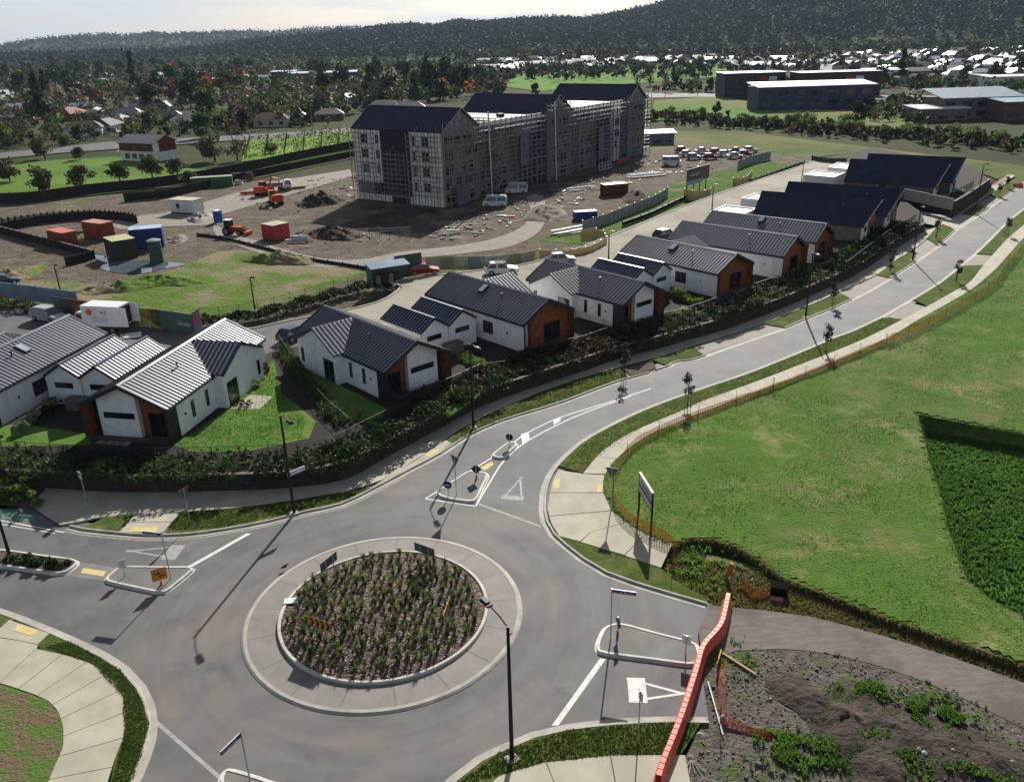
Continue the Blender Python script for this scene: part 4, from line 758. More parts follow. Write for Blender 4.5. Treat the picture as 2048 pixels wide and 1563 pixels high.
hedge([(-5.00,81.16),(-3.92,79.65),(-2.86,77.51)], 1.6, 1.0, 1.45, L_LIME, 'pale yellow shrub row behind the porch house lawn', 130, .2, seed=15); hedge([(23.29,91.14),(26.93,94.21),(29.87,96.32)], 1.4, .8, 1.45, L_DARK, 'low dark hedge by the long railing', 110, .2, seed=16)
SHRUB = [leaf_mesh('shrub', lobes_points(i, 150, crown_lobes(i, .8, 1.1, 0, 6)), .2, m) for i, m in enumerate((L_DARK, L_MID, L_OLIVE, L_LIME, L_BRONZE, L_SILVER))]
def shrub(p, z, k, s, label, group=None): return tag(put(SHRUB[k], 'shrub', None, (p[0], p[1], z), rnd.random() * 6, sc=s), label, 'shrub', group)
for p, k, s in (((-42.07,65.97), 5, .9), ((-42.18,67.19), 5, .8), ((-42.14,68.23), 5, 1.), ((-41.89,69.06), 0, 1.), ((-41.98,70.16), 5, 1.1), ((-41.67,70.91), 4, 1.0)): shrub(p, 1.48, k, s, 'pale flowering shrub in the row beside the leftmost house', 'pale flowering shrubs')
for p in ((-25.02,70.86), (-24.47,70.37), (-23.91,70.33)): tag(put(SHRUB[4], 'potted_plant', None, (*p, 1.53), 0, sc=.45), 'small round potted plant on the patio edge', 'pot plant', 'pots on the patio')
for p, k, s in (((-25.20,75.17), 2, .8), ((-24.44,74.49), 3, .7), ((-24.64,77.05), 4, .8), ((-24.70,78.79), 4, .8)): shrub(p, 1.48, k, s, 'leafy shrub against the white wing wall by the patio', 'shrubs along the wing wall')
for i in range(26):
    u = rnd.random(); q = offset(WALL, 3.2)[int(nW * (.35 + .6 * u))]; shrub((q[0] + rnd.uniform(-.6, .6), q[1] + rnd.uniform(-.6, .6)) , 1.46, rnd.randrange(6), rnd.uniform(.6, 1.0), 'garden shrub among the beds in front of the houses', 'shrubs in the front gardens')
for p in ((-36.26,55.64), (-37.83,56.46), (-39.25,57.68), (-38.13,57.62), (-39.21,56.53)): shrub(p, .1, 3, 1.1, 'rounded yellow green shrub in the bed by the cycle lane', 'shrubs by the cycle lane')
struct(MB().prism([(-43.81,56.19),(-39.19,56.10),(-36.53,55.53),(-36.77,58.91),(-38.83,59.84),(-46.41,60.41)], -.05, .14).obj('planting_bed', M_MULCH))
for i in range(16):
    k = rnd.random(); q = Vector((-34.78,48.15)).lerp(Vector((-29.79,47.23)), k); shrub((q.x + rnd.uniform(-.3, .3), q.y + rnd.uniform(-.45, .45)), .12, rnd.choice((0, 1, 1)), rnd.uniform(.35, .6), 'low green shrub planted in the bark median bed', 'shrubs in the median bed')
# young street trees
def street_tree(p, h, label, seed):
    t = thing('street_tree', label, 'tree', (p[0], p[1], .1), rnd.random() * 6, 'young staked street trees'); r = random.Random(seed)
    mb = MB(); mb.tube((0, 0, -.1), (0, 0, h * .6), .05, .03, 6); mb.tube((0, 0, h * .6), (.05, 0, h * .95), .03, .01, 5)
    for i in range(7): a = r.random() * 6.28; z = h * r.uniform(.35, .75); mb.tube((0, 0, z), (math.cos(a) * .4, math.sin(a) * .4, z + .5), .018, .006, 4)
    mb.obj('trunk', M_TRUNK, t); lobes = [(r.uniform(-.3, .3), r.uniform(-.3, .3), h * r.uniform(.4, .95), .32, .32, .3) for _ in range(11)]
    put(leaf_mesh('crown', lobes_points(seed, 260, lobes), .16, leafmat('leaf_street', '3c3f33', '2d3327', .25), np.random.RandomState(seed)), 'crown', t)
    for s in (-.3, .3): MB().tube((s, 0, -.1), (s, 0, 1.3), .03, n=5).obj('stake', mat('stake_wood', '6b543c', '57432f', scale=3), t)
    return t
for i, (p, h, l) in enumerate((((11.34,78.40), 3.6, 'young staked street tree beside the kerb planter before the corner wall'), ((16.11,70.68), 3.4, 'young staked street tree on the right verge nearest the roundabout'), ((33.45,83.83), 3.4, 'young staked street tree on the right verge by the rectangular planter'), ((40.10,100.38), 3.0, 'young staked street tree between left parking bays near the second lamp'), ((53.70,115.42), 3.0, 'young staked street tree below the brown cedar house'), ((69.09,134.22), 2.9, 'young reddish street tree by the driveway mouth'), ((59.85,109.08), 2.8, 'young street tree on the right verge above the second bay'), ((80.65,134.68), 3.0, 'young street tree near the right edge of the picture'), ((97.45,167.92), 2.8, 'young street tree beside the far boundary wall'), ((103.80,176.37), 2.8, 'farthest young street tree near the red barrier'))): street_tree(p, h, l, 40 + i)
for p, l in (((-10.70,70.61), 'small bare shrub tree in the shaded lawn by the porch house'), ((-13.41,66.96), 'thin twiggy bush at the garden fence')):
    t = thing('bare_bush', l, 'bush', (p[0], p[1], 1.48)); mb = MB(); r = random.Random(3)
    for i in range(26):
        a = r.random() * 6.28; mb.tube((0, 0, 0), (math.cos(a) * r.uniform(.3, 1), math.sin(a) * r.uniform(.3, 1), r.uniform(.8, 2)), .02, .006, 4)
    mb.obj('branches', M_BRONZE if 'M_BRONZE' in globals() else M_TRUNK, t)

def ground_cover(i0, i1, o0, o1, n, m, label, seed, size=.22):
    rs = np.random.RandomState(seed); P = []
    for _ in range(n): q = _off[min(len(_off) - 1, max(0, int((rs.rand() * (o1 - o0) + o0) * 4)))][int(nW * (i0 + (i1 - i0) * rs.rand()))]; P.append((q[0] + rs.uniform(-.5, .5), q[1] + rs.uniform(-.5, .5), 1.48 + rs.uniform(0, .45)))
    return stuff(put(leaf_mesh('ground_cover', P, size, m, rs), 'ground_cover'), label, 'ground cover')
_off = [offset(WALL, k * .25) for k in range(26)]
for k_, (a, b, o0, o1, n, m, l) in enumerate(((.02, .3, .8, 3.4, 2600, L_DARK, 'dark ground cover behind the corner hedge'), (.3, .55, .8, 4.5, 5200, L_BRONZE, 'dark bronze ground cover below the porch house'), (.33, .56, 1., 5, 1500, L_MID, 'green ground cover below the porch house'), (.56, .75, .8, 4.5, 3800, L_DARK, 'dark ground cover below the middle houses'), (.56, .75, 1, 5, 1200, L_SILVER, 'silvery ground cover specks below the middle houses'), (.75, .98, .8, 5, 4200, L_DARK, 'dark ground cover below the far houses'))): ground_cover(a, b, o0, o1, n, m, l, 300 + k_)

# ================================================================ lamps and signs
M_POLE = mat('galvanised_pole', 'b9bcc0', 'a3a6aa', scale=3, rough=.4, metal=.5); M_BLACKP = mat('black_pole', '1d1d20', '17171a', scale=3, rough=.5)
M_ORANGE = mat('sign_orange', 'c8861e', 'b87818', scale=3, rough=.5); M_BLK = mat('sign_black', '16161a', '101013', scale=3, rough=.5); M_SBACK = mat('sign_back_grey', '5c6068', '50545c', scale=3, rough=.5, metal=.3); M_BLUE = mat('sign_blue', '1f2f78', '1a2868', scale=3, rough=.4)
M_SWHITE = mat('sign_white', 'd8d8d8', 'cacaca', scale=3, rough=.4); M_CONE = mat('safety_orange', 'c85a22', 'b04c1c', scale=3, rough=.6); M_RED = mat('sign_red', 'a8202a', '8c1a22', scale=3, rough=.5)
def lamp(p, target, label, h=7.9, arm=1.5, z=0., name='street_lamp'):
    a = math.atan2(target[1] - p[1], target[0] - p[0]); t = thing(name, label, 'street lamp', (p[0], p[1], z), a, 'black street lamps')
    MB().tube((0, 0, -.1), (0, 0, h), .11, .075, 10).tube((0, 0, 0), (0, 0, .9), .12, .12, 10).obj('post', M_BLACKP, t); MB().box(-.3, .3, -.3, .3, -.05, .14).obj('footing', M_KERB, t)
    MB().path([(0, 0, h - .05), (arm * .5, 0, h + .15), (arm, 0, h + .2)], .035, 6).tube((0, 0, h - .5), (-.35, 0, h - .15), .03, n=5).obj('arm', M_BLACKP, t)
    hd = MB(); hd.obox((arm + .3, 0, h + .2), (.75, .3, .12)); hd.obox((arm + .35, 0, h + .29), (.5, .22, .08)); o = hd.obj('lamp_head', M_BLACKP, t)
    MB().obox((arm + .35, 0, h + .13), (.5, .22, .02)).obj('lens', M_SWHITE, o); return t
LP1 = lamp((-16.19,53.57), RC, 'black street lamp with white name plate beside the north west kerb'); lamp((-0.46,30.26), RC, 'black street lamp rising from the south verge in front of the roundabout'); lamp((-34.54,48.89), (-34.22,50.91), 'black street lamp standing in the left median bed')
lamp((-3.49,67.38), (-1.55,62.98), 'black street lamp on the verge below the porch house'); lamp((35.19,95.48), (34.76,87.67), 'black street lamp beside the middle parking bay'); lamp((59.22,120.65), (56.27,110.29), 'black street lamp above the second tree by the left kerb'); lamp((84.72,152.42), (82.99,144.71), 'black street lamp beyond the driveway')
for p, l in (((-61.76,112.75), 'short dark lamp post behind the painted hoarding'), ((-32.58,103.58), 'short dark lamp post at the security fence'), ((14.35,118.57), 'slim lane lamp beside the tan mesh fence corner'), ((37.63,155.26), 'slim lane lamp behind the ribbed roofs'), ((62.59,181.29), 'slim lane lamp by the tall flat garage'), ((95.45,171.63), 'lamp post behind the far boundary wall')): lamp(p, (p[0] + 1, p[1] - 1), l, 4.3, .3, 1.45 if 'lane' in l or 'garage' in l or 'ribbed' in l or 'far' in l else .2, 'lane_lamp')
# name plate on the lamp: illegible dark lettering drawn as short strokes
def strokes(mb, x0, x1, z0, z1, y, seed):
    r = random.Random(seed); x = x0
    while x < x1:
        w = r.uniform(.03, .07)
        if r.random() < .85:
            mb.box(x, x + .018, y - .004, y + .004, z0, z1 if r.random() < .4 else z0 + (z1 - z0) * .65)
            if r.random() < .7: mb.box(x + .018, x + w, y - .004, y + .004, z0 + (z1 - z0) * r.choice((0, .3, .6)), z0 + (z1 - z0) * r.choice((0, .3, .6)) + .02)
        x += w + .03
def blade(parent, x0, x1, z, h, face, ink, seed, name='name_blade', rz=0):
    b = MB().box(x0, x1, -.02, .02, z, z + h).obj(name, face, parent)
    if rz: b.rotation_euler = (0, 0, rz)
    for y in (-.026, .026): mb = MB(); strokes(mb, x0 + .1, x1 - .1, z + h * .25, z + h * .75, y, seed); mb.obj('lettering', ink, b)
    for zz in (z, z + h - .02): MB().box(x0, x1, -.024, .024, zz - .003, zz + .025).obj('edge_strip', M_SWHITE, b)
    return b
_a = LP1.rotation_euler[2]; blade(LP1, -.1, 1.35, 3.1, .34, M_SWHITE, M_BLK, 1, 'name_plate', math.atan2((-15.51,54.87)[1] - (-16.33,54.00)[1], (-15.51,54.87)[0] - (-16.33,54.00)[0]) - _a)
def street_blade(p, a, L, h, label, z=0.): 
    t = thing('street_name_sign', label, 'street sign', (p[0], p[1], z), a, 'blue street name signs'); MB().tube((0, 0, -.1), (0, 0, h), .04, n=8).obj('pole', M_POLE, t); blade(t, .04, L, h - .28, .25, M_BLUE, M_SWHITE, int(p[0] * 10) % 97); return t
ang = lambda p, q: math.atan2(q[1] - p[1], q[0] - p[0])
street_blade((-22.37,45.70), ang((-22.71,46.17), (-23.91,46.46)), 1.35, 3.5, 'blue street name blade on a pale pole at the left traffic island', .1)
street_blade((5.25,38.68), ang((5.21,38.78), (6.39,38.45)), 1.35, 3.5, 'blue street name blade on a pole at the wide right island', .1)
street_blade((-12.67,29.19), ang((-12.56,29.00), (-13.04,28.07)), 1.25, 3.2, 'blue street name blade on a pole at the bottom island', .1)
def post_sign(p, h, label, kind, face_to, cat='road sign', z=.1, name='road_sign'):
    """face_to: ground point the face looks at"""
    a = ang(p, face_to); t = thing(name, label, cat, (p[0], p[1], z), a); MB().tube((0, 0, -.1), (0, 0, h), .035, n=8).obj('pole', M_POLE, t)
    if kind == 'giveway':
        tri_ = [(-.45, h), (.45, h), (0, h - .8)]; MB().extr(tri_, .04, .06, lambda u, v, q: (q, u, v)).obj('plate', M_SWHITE, t); MB().extr([(-.5, h + .03), (.5, h + .03), (0, h - .88)], .03, .039, lambda u, v, q: (q, u, v)).obj('border', M_RED, t); MB().extr([(-.5, h + .03), (.5, h + .03), (0, h - .88)], .02, .029, lambda u, v, q: (q, u, v)).obj('plate_back', M_SBACK, t)
    elif kind == 'disc':
        MB().tube((.03, 0, h - .3), (.05, 0, h - .3), .3, n=20).obj('plate', M_SWHITE, t); MB().tube((.015, 0, h - .3), (.028, 0, h - .3), .34, n=20).obj('border', M_RED, t)
    elif kind == 'keepleft':
        MB().tube((.03, 0, h - .3), (.05, 0, h - .3), .3, n=20).obj('plate', M_BLUE, t); MB().obox((.06, 0, h - .3), (.02, .32, .08)).obj('arrow', M_SWHITE, t); MB().tube((.01, 0, h - .3), (.028, 0, h - .3), .32, n=20).obj('plate_back', M_BLK, t)
    elif kind == 'diamond':
        MB().extr([(-.42, h - .42), (0, h - .84), (.42, h - .42), (0, h)], .03, .05, lambda u, v, q: (q, u, v)).obj('plate', M_ORANGE, t); MB().extr([(-.43, h - .42), (0, h - .85), (.43, h - .42), (0, h + .01)], .01, .029, lambda u, v, q: (q, u, v)).obj('plate_back', M_BLK, t); MB().tube((0, 0, 0), (0, 0, .35), .09, .06, 8).obj('orange_sleeve', M_CONE, t)
    elif kind == 'arrows':
        MB().obox((.04, 0, h - .4), (.02, .85, .8)).obj('plate', M_ORANGE, t); MB().obox((.025, 0, h - .4), (.01, .9, .85)).obj('border', M_BLK, t)
        for s, zz in ((-1, .12), (1, -.12)):
            MB().obox((.056, s * .2, h - .4 + zz), (.012, .2, .07)).obj('arrow_shaft', M_BLK, t); MB().extr([(s * .08, h - .4 + zz - .12), (s * .08, h - .4 + zz + .12), (s * -.08, h - .4 + zz)], .05, .064, lambda u, v, q: (q, u, v)).obj('arrow_head', M_BLK, t)
        MB().tube((0, 0, 0), (0, 0, .35), .09, .06, 8).obj('orange_sleeve', M_CONE, t)
    elif kind == 'plate':
        MB().obox((.04, 0, h - .3), (.02, .5, .6)).obj('plate', M_SWHITE, t); MB().obox((.056, 0, h - .2), (.006, .34, .2)).obj('symbol', M_RED, t)
    return t
post_sign((-32.48,55.96), 2.6, 'pale pole with white plate on the shaded lawn left of the path', 'plate', (-36.39,51.01)); post_sign((-23.40,52.39), 2.9, 'give way sign seen from behind on the north west verge', 'giveway', (-29.40,55.46))
post_sign((-25.52,46.10), 1.25, 'low give way style plate on the left island by the tactile pad', 'plate', (-31.67,56.32)); post_sign((-22.73,45.01), 1.25, 'yellow double arrow sign with orange base on the left island', 'arrows', (-16.14,34.06)); bpy.data.objects['road_sign']['group'] = 'road signs'
post_sign((-4.39,55.48), 3.3, 'tall thin give way sign on the northern island', 'giveway', (3.04,62.72)); post_sign((-4.99,55.36), 1.3, 'low round sign seen edge on at the tip of the northern island', 'keepleft', (-7.19,48.41)); post_sign((-2.95,57.89), 1.3, 'grey diamond sign seen from behind on the northern island', 'diamond', (-1.15,67.85)); post_sign((-0.33,63.36), 1.2, 'short black round sign on the small island', 'keepleft', (3.58,73.11))
post_sign((6.97,52.98), 3.3, 'tall give way sign seen from behind at the eastern plaza', 'giveway', (11.33,65.08)); post_sign((5.69,39.00), 1.3, 'black backed diamond sign with orange foot on the wide island', 'diamond', (13.74,40.61)); post_sign((9.23,37.22), 1.3, 'white sign seen edge on beside the red barrier', 'plate', (11.94,43.12)); post_sign((5.69,31.08), 3.2, 'thin pale pole with edge on sign on the south verge', 'plate', (14.22,32.98))
def chevron_board(q0, q1, label):
    p = ((q0[0] + q1[0]) / 2, (q0[1] + q1[1]) / 2); a = ang(q0, q1) + R(90); a += R(180) if math.cos(a - ang(RC, p)) < 0 else 0; t = thing('chevron_board', label, 'road sign', (p[0], p[1], dome(*p)), a, 'chevron boards on the roundabout'); zb = .95
    for s in (-.35, .35): MB().tube((0, s, -.1), (0, s, zb + .55), .035, n=6).obj('post', M_POLE, t)
    MB().box(.04, .06, -.8, .8, zb, zb + .6).obj('panel', M_ORANGE, t); MB().box(.03, .039, -.81, .81, zb - .01, zb + .61).obj('panel_back', M_SBACK, t)
    for k in range(4):
        y = -.66 + k * .37; mb = MB(); P = [(y, zb + .02), (y + .17, zb + .02), (y + .32, zb + .3), (y + .17, zb + .58), (y, zb + .58), (y + .15, zb + .3)]; mb.extr(P, .061, .067, lambda u, v, q: (q, u, v)).obj('chevron', M_BLK, t)
    return t
chevron_board((-11.52,39.01), (-10.91,38.70), 'orange and black chevron board facing the camera on the roundabout'); chevron_board((-11.98,44.70), (-11.70,45.23), 'chevron board seen from behind at the rear left of the roundabout'); chevron_board((-6.17,46.18), (-5.69,45.87), 'chevron board seen from behind at the rear right of the roundabout'); chevron_board((-4.20,39.30), (-4.07,40.13), 'chevron board seen edge on near the right of the roundabout')
# advertising board on two legs
A, B = Vector((8.92,52.57)), Vector((9.34,49.69)); bd = thing('sales_board', 'tall sales board on two black legs beside the eastern plaza', 'billboard', (A.x, A.y, .1), ang(A, B)); W_ = (B - A).length
hb = 3.1
for x in (0, W_): MB().obox((x, 0, hb / 2), (.12, .12, hb)).obj('leg', M_BLK, bd)
MB().box(.06, W_ - .06, -.05, .03, hb - 1.4, hb).obj('panel', mat('board_print', 'b9b9bd', 'a7a7ad', scale=1.2, rough=.6), bd); MB().box(.06, W_ - .06, -.055, -.05, hb - .95, hb - .75).obj('dark_stripe', mat('board_stripe', '5a4038', '4a342e', scale=2), bd); MB().box(-.06, W_ + .06, -.08, .08, hb, hb + .06).obj('top_rail', mat('pale_rail', 'dfe3c8', 'd2d6bb', scale=2), bd); MB().box(.06, W_ - .06, -.06, .04, hb - 1.46, hb - 1.4).obj('bottom_rail', M_BLK, bd)
mb = MB(); strokes(mb, .25, W_ - .25, hb - .6, hb - .3, -.056, 5); mb.obj('lettering', M_BLUE, bd)

# ================================================================ construction site
M_DIRT = mat('site_dirt', '6b5f53', '4a4138', scale=.35, rough=1, spec=.15, bump=1, bscale=1.3, bdist=.5, c3='4d5830', scale3=.055, lo3=.54, hi3=.66, lo=.35, hi=.65)
M_DIRTD = mat('wet_dirt', '4a4038', '37302a', scale=.5, rough=.9, spec=.15, bump=1, bscale=1.2, bdist=.4, c3='6a5f53', scale3=.12)
M_TRACK = mat('gravel_track', '8c857b', '79736a', scale=.6, rough=.95, bump=.6, bscale=3, bdist=.15, aniso=(.4, 3))
M_ROUGH = mat('rough_grass', '4f6a26', '5c7034', scale=.5, rough=1, spec=.05, bump=1, bscale=1.6, bdist=.5, c3='857962', scale3=.09, lo3=.45, hi3=.6)
patch(M_DIRT, '8f8476', .12, .56, .66, .7, .8, 10, 2); patch(M_DIRT, '3a332c', .2, .54, .66, .7, .8, 10, 4); patch(M_TRACK, '6a635a', .5, .5, .64, .7, .8, 9, 3); patch(M_DIRTD, '2c2621', .25, .5, .62, .7, .8, 8, 6)
struct(sheet('site_ground', [(-95.85,110.03),(-134.90,160.85),(-116.21,196.24),(-89.42,200.80),(-40.45,223.32),(-34.09,233.85),(41.22,257.15),(61.68,262.55),(75.01,236.83),(83.85,225.09),(78.44,215.14),(32.90,157.91),(19.45,138.65),(14.59,132.13),(7.67,123.38),(1.30,118.33),(-5.12,116.27),(-15.45,111.67),(-14.88,105.15),(-20.82,99.41),(-26.21,96.03),(-31.23,92.84),(-36.85,93.28),(-55.21,100.30),(-65.99,104.86)], -.12, M_DIRT))
struct(sheet('rough_lot', [(-99.69,115.02),(-127.93,151.78),(-76.06,123.18),(-65.87,122.19),(-58.44,118.77),(-52.09,125.08),(-48.08,139.09),(-37.79,137.94),(-24.32,126.70),(-20.18,121.87),(-22.87,118.00),(-29.13,108.66),(-34.49,104.27),(-39.34,102.59),(-49.84,104.96),(-70.38,112.86)], -.09, M_ROUGH))
struct(sheet('rough_lot', [(5.37,140.28),(17.06,155.34),(25.28,174.53),(35.27,190.30),(49.27,207.78),(66.12,224.68),(73.72,216.00),(49.27,179.81),(33.36,160.25),(19.95,142.38),(16.16,135.41),(13.34,135.73)], -.085, mat('site_grass', '4f6a24', '41591e', scale=.6, rough=1, spec=.05, bump=1, bscale=1.5, bdist=.4, c3='7a6f5a', scale3=.12, lo3=.52, hi3=.66)))
struct(sheet('wet_ground', [(-31.09,161.55),(-29.02,176.64),(-11.47,169.88),(-8.74,176.58),(7.59,194.67),(38.53,239.89),(37.15,222.70),(12.65,185.35),(4.89,180.40),(-1.42,162.46),(-5.97,153.80),(-10.09,145.96),(-17.49,150.10),(-27.89,148.08)], -.08, M_DIRTD))
struct(sheet('haul_track', spline([(-55.50,160.02),(-48.02,150.48),(-38.24,139.77),(-29.98,132.02),(-23.36,130.34),(-17.55,134.67),(-9.61,137.62),(-3.06,142.02),(2.20,150.63),(4.59,164.12),(4.41,182.27),(7.65,183.00),(7.37,161.29),(5.17,146.13),(0.29,136.50),(-6.92,132.49),(-15.47,130.14),(-21.21,126.38),(-30.46,126.73),(-38.42,133.91),(-51.10,148.83)], 2, True), -.06, M_TRACK))
struct(sheet('haul_track', [(-80.82,167.96),(-70.22,174.17),(-56.24,213.73),(-41.51,229.66),(-38.80,217.20),(-48.16,194.56),(-58.32,168.99),(-54.81,160.85),(-65.10,160.32),(-72.94,158.60)], -.065, M_TRACK))
M_WATER = mat('puddle_water', '5a646c', '4e5860', scale=.3, rough=.04, spec=.9)
for p in (spline([(-63.92,129.57),(-63.14,133.27),(-57.55,133.33),(-52.89,131.55),(-50.63,130.05),(-53.11,127.85),(-55.25,125.39),(-59.08,125.49)], 1.5, True), spline([(-70.15,140.47),(-68.16,139.19),(-65.52,136.16),(-63.86,132.70),(-65.97,134.22),(-68.24,137.13)], 1, True)): struct(sheet('puddle', p, -.055, M_WATER))
tag(MB().tube((0, 0, 0), (0, 0, .02), .3).obj('manhole_cover', mat('manhole', '8a8478', '7a746a', scale=3), None, (*(26.99,73.61), .1)), 'round concrete manhole cover in the green field', 'manhole')

# ---------------------------------------------------------------- apartment block under construction
M_GREY = mat('cement_board', '8c8a86', '6f6d6b', scale=.8, rough=.9, c3='67656a', scale3=.3, lo3=.5, hi3=.7); M_PANEL = mat('white_cladding', 'e6e3d8', 'dad7cc', scale=.6, rough=.8); M_DBRICK = mat('dark_brick', '352a30', '281f25', scale=2, rough=.9, bump=.3, bscale=10)
M_TUBE = mat('scaffold_tube', '86888b', '6c6e72', scale=2, rough=.5, metal=.2); M_PLANK = mat('scaffold_plank', '9b9186', '7e756b', scale=1.5, rough=.9); M_SLAB = mat('concrete_slab', '8d8a85', '7a7772', scale=.6, rough=.9); M_MEMB = mat('membrane_grey', '8f959c', '7f858c', scale=.3, rough=.35, spec=.5); M_MEMW = mat('membrane_white', 'd2cfc8', 'c2bfb8', scale=.4, rough=.6)
M_NET = mat('debris_net', '5d6270', '4c505c', scale=1.2, rough=.9)
AP = thing('apartment_block', 'five storey apartment block under construction wrapped in scaffolding', 'building', (-12.5, 172.1, 0), R(55))
EV, RG, DW = 14.6, 18.5, 24.0
def ap_block(x0, x1, wallm):
    gable_body(x0, x1, 0, DW, EV, RG - .1, wallm, 'wall', AP)
    w = x1 - x0; c = (x0 + x1) / 2; k = (RG - EV) / (w / 2); mb = MB()
    for s_ in (-1, 1):
        e = c + s_ * (w / 2 + .35); ze = EV - .35 * k + .25; mb.extr([(c, RG + .25), (e, ze), (e, ze - .25), (c, RG)][::s_], -.4, DW + .4, lambda a, b, q: (a, q, b))
    mb.obj('roof', M_SLATE, AP)
    for s_ in (-1, 1): MB().tube((c, -.5, RG + .2), (c + s_ * (w / 2 + .3), -.5, EV - .1), .14, n=4).obj('barge_board', M_PLANK, AP)
ap_block(0, 12, M_GREY); ap_block(38, 50, M_GREY); ap_block(78.5, 90, M_GREY)
for x0, x1, m in ((12, 38, M_MEMB), (50, 78.5, M_MEMW)):
    MB().box(x0, x1, 1.2, DW - 1, 0, EV - .4).obj('wall', M_GREY, AP); MB().box(x0, x1, 1.0, DW - .8, EV - .4, EV).obj('roof_slab', M_SLAB, AP); MB().box(x0 + .02, x1 - .02, 1.5, DW - 1.2, EV, EV + .06).obj('roof_membrane', m, AP)
    MB().box(x0, x1, 1.0, 1.35, EV, EV + .5).obj('parapet', M_PANEL, AP)
MB().box(20, 21.2, 4, 17, EV + .06, EV + .3).obj('roof_plank_row', M_PLANK, AP); MB().box(26, 28, 6, 16, EV + .06, EV + .25).obj('insulation_sheet', M_PANEL, AP)
for (x, y, sx, sy, sz, m) in ((56, 10, 2.4, 2.4, 2.2, M_PANEL), (60, 8, 1.4, 1.2, 1.0, M_STEEL), (30, 7, 1.6, 1.2, .8, M_STEEL), (18, 12, 1.2, 1.0, .7, M_STEEL), (66, 12, 1.6, 1.4, .9, M_STEEL)): MB().obox((x, y, EV + sz / 2 + .06), (sx, sy, sz)).obj('roof_unit', m, AP)
# street end (x = 0): white bays and dark brick strip
MB().box(-.12, -.0, 0.1, 8.4, 1.2, EV - .15).obj('white_bay', M_PANEL, AP); MB().box(-.12, -.0, 16.4, DW - .1, 3.6, EV - .15).obj('white_bay', M_PANEL, AP); MB().box(-.16, -.0, 8.4, 16.4, 1.4, EV - .15).obj('brick_strip', M_DBRICK, AP); MB().box(-.16, -.0, 16.4, 19.2, 1.4, 3.6).obj('brick_strip', M_DBRICK, AP); MB().box(-.2, 0, 0, DW, -.3, 1.2).obj('plinth', M_PANEL, AP); MB().box(-.22, -.2, 9.4, 14.2, -.2, 1.15).obj('basement_opening', M_STEEL, AP)
for r_ in range(4):
    z = 2.2 + r_ * 3.05 + .4
    for y, w in ((4.4, 1.7), (7.4, .8)): window(AP, -.12, 'y', y - w / 2, y + w / 2, z, z + 1.8, -1)
    if r_ > 0:
        for y, w in ((21.0, 1.8), (17.3, .9)): window(AP, -.12, 'y', y - w / 2, y + w / 2, z, z + 1.7, -1)
# long side (y = 0): stepped bays, windows, balconies, dark recesses
_ra = random.Random(5)
for x0, x1, d, h, m in ((19, 24, .9, EV - .4, M_GREY), (29, 35, .9, 11, M_DBRICK), (54, 60, .9, EV - .4, M_GREY), (64, 69, .9, 11.4, M_DBRICK), (72, 76, .9, EV - .4, M_PANEL)): MB().box(x0, x1, 1.2 - d, 1.2, 0, h).obj('projecting_bay', m, AP)
for bx0, bx1, y0 in ((0, 12, 0), (12, 19, 1.2), (19, 24, .3), (24, 29, 1.2), (29, 35, .3), (35, 38, 1.2), (38, 50, 0), (50, 54, 1.2), (54, 60, .3), (60, 64, 1.2), (64, 69, .3), (69, 72, 1.2), (72, 76, .3), (78.5, 90, 0)):
    for r_ in range(5):
        z = .5 + r_ * 2.85; x = bx0 + .7; k = 0
        if y0 < 1 and y0 > 0 and bx0 in (29, 64) and r_ > 3: continue
        while x < bx1 - 1.6:
            w = min(_ra.choice((1.3, 1.8, 2.4)), bx1 - .5 - x)
            if y0 > 1 and _ra.random() < .5: MB().box(x - .3, x + w + .3, y0 - 1.1, y0, z - .4, z - .22).obj('balcony', M_SLAB, AP); MB().box(x - .1, x + w, y0 - .03, y0 + .02, z - .2, z + 1.95).obj('opening', M_STEEL, AP)
            elif _ra.random() < .85: window(AP, y0, 'x', x, x + w, z + _ra.choice((0, .3)), z + 1.8, -1, None, 2 if w > 2 else 1)
            x += w + _ra.choice((.8, 1.2, 1.8)); k += 1
for x0, x1, z0, z1 in ((25, 28.5, 5, 12), (36, 37.8, 0, 14), (60.5, 63.5, 2, 10), (76.2, 78.3, 0, 14), (2, 5, 0, 4)): MB().box(x0, x1, -1.75, -1.7, z0, z1).obj('debris_net', M_NET, AP)
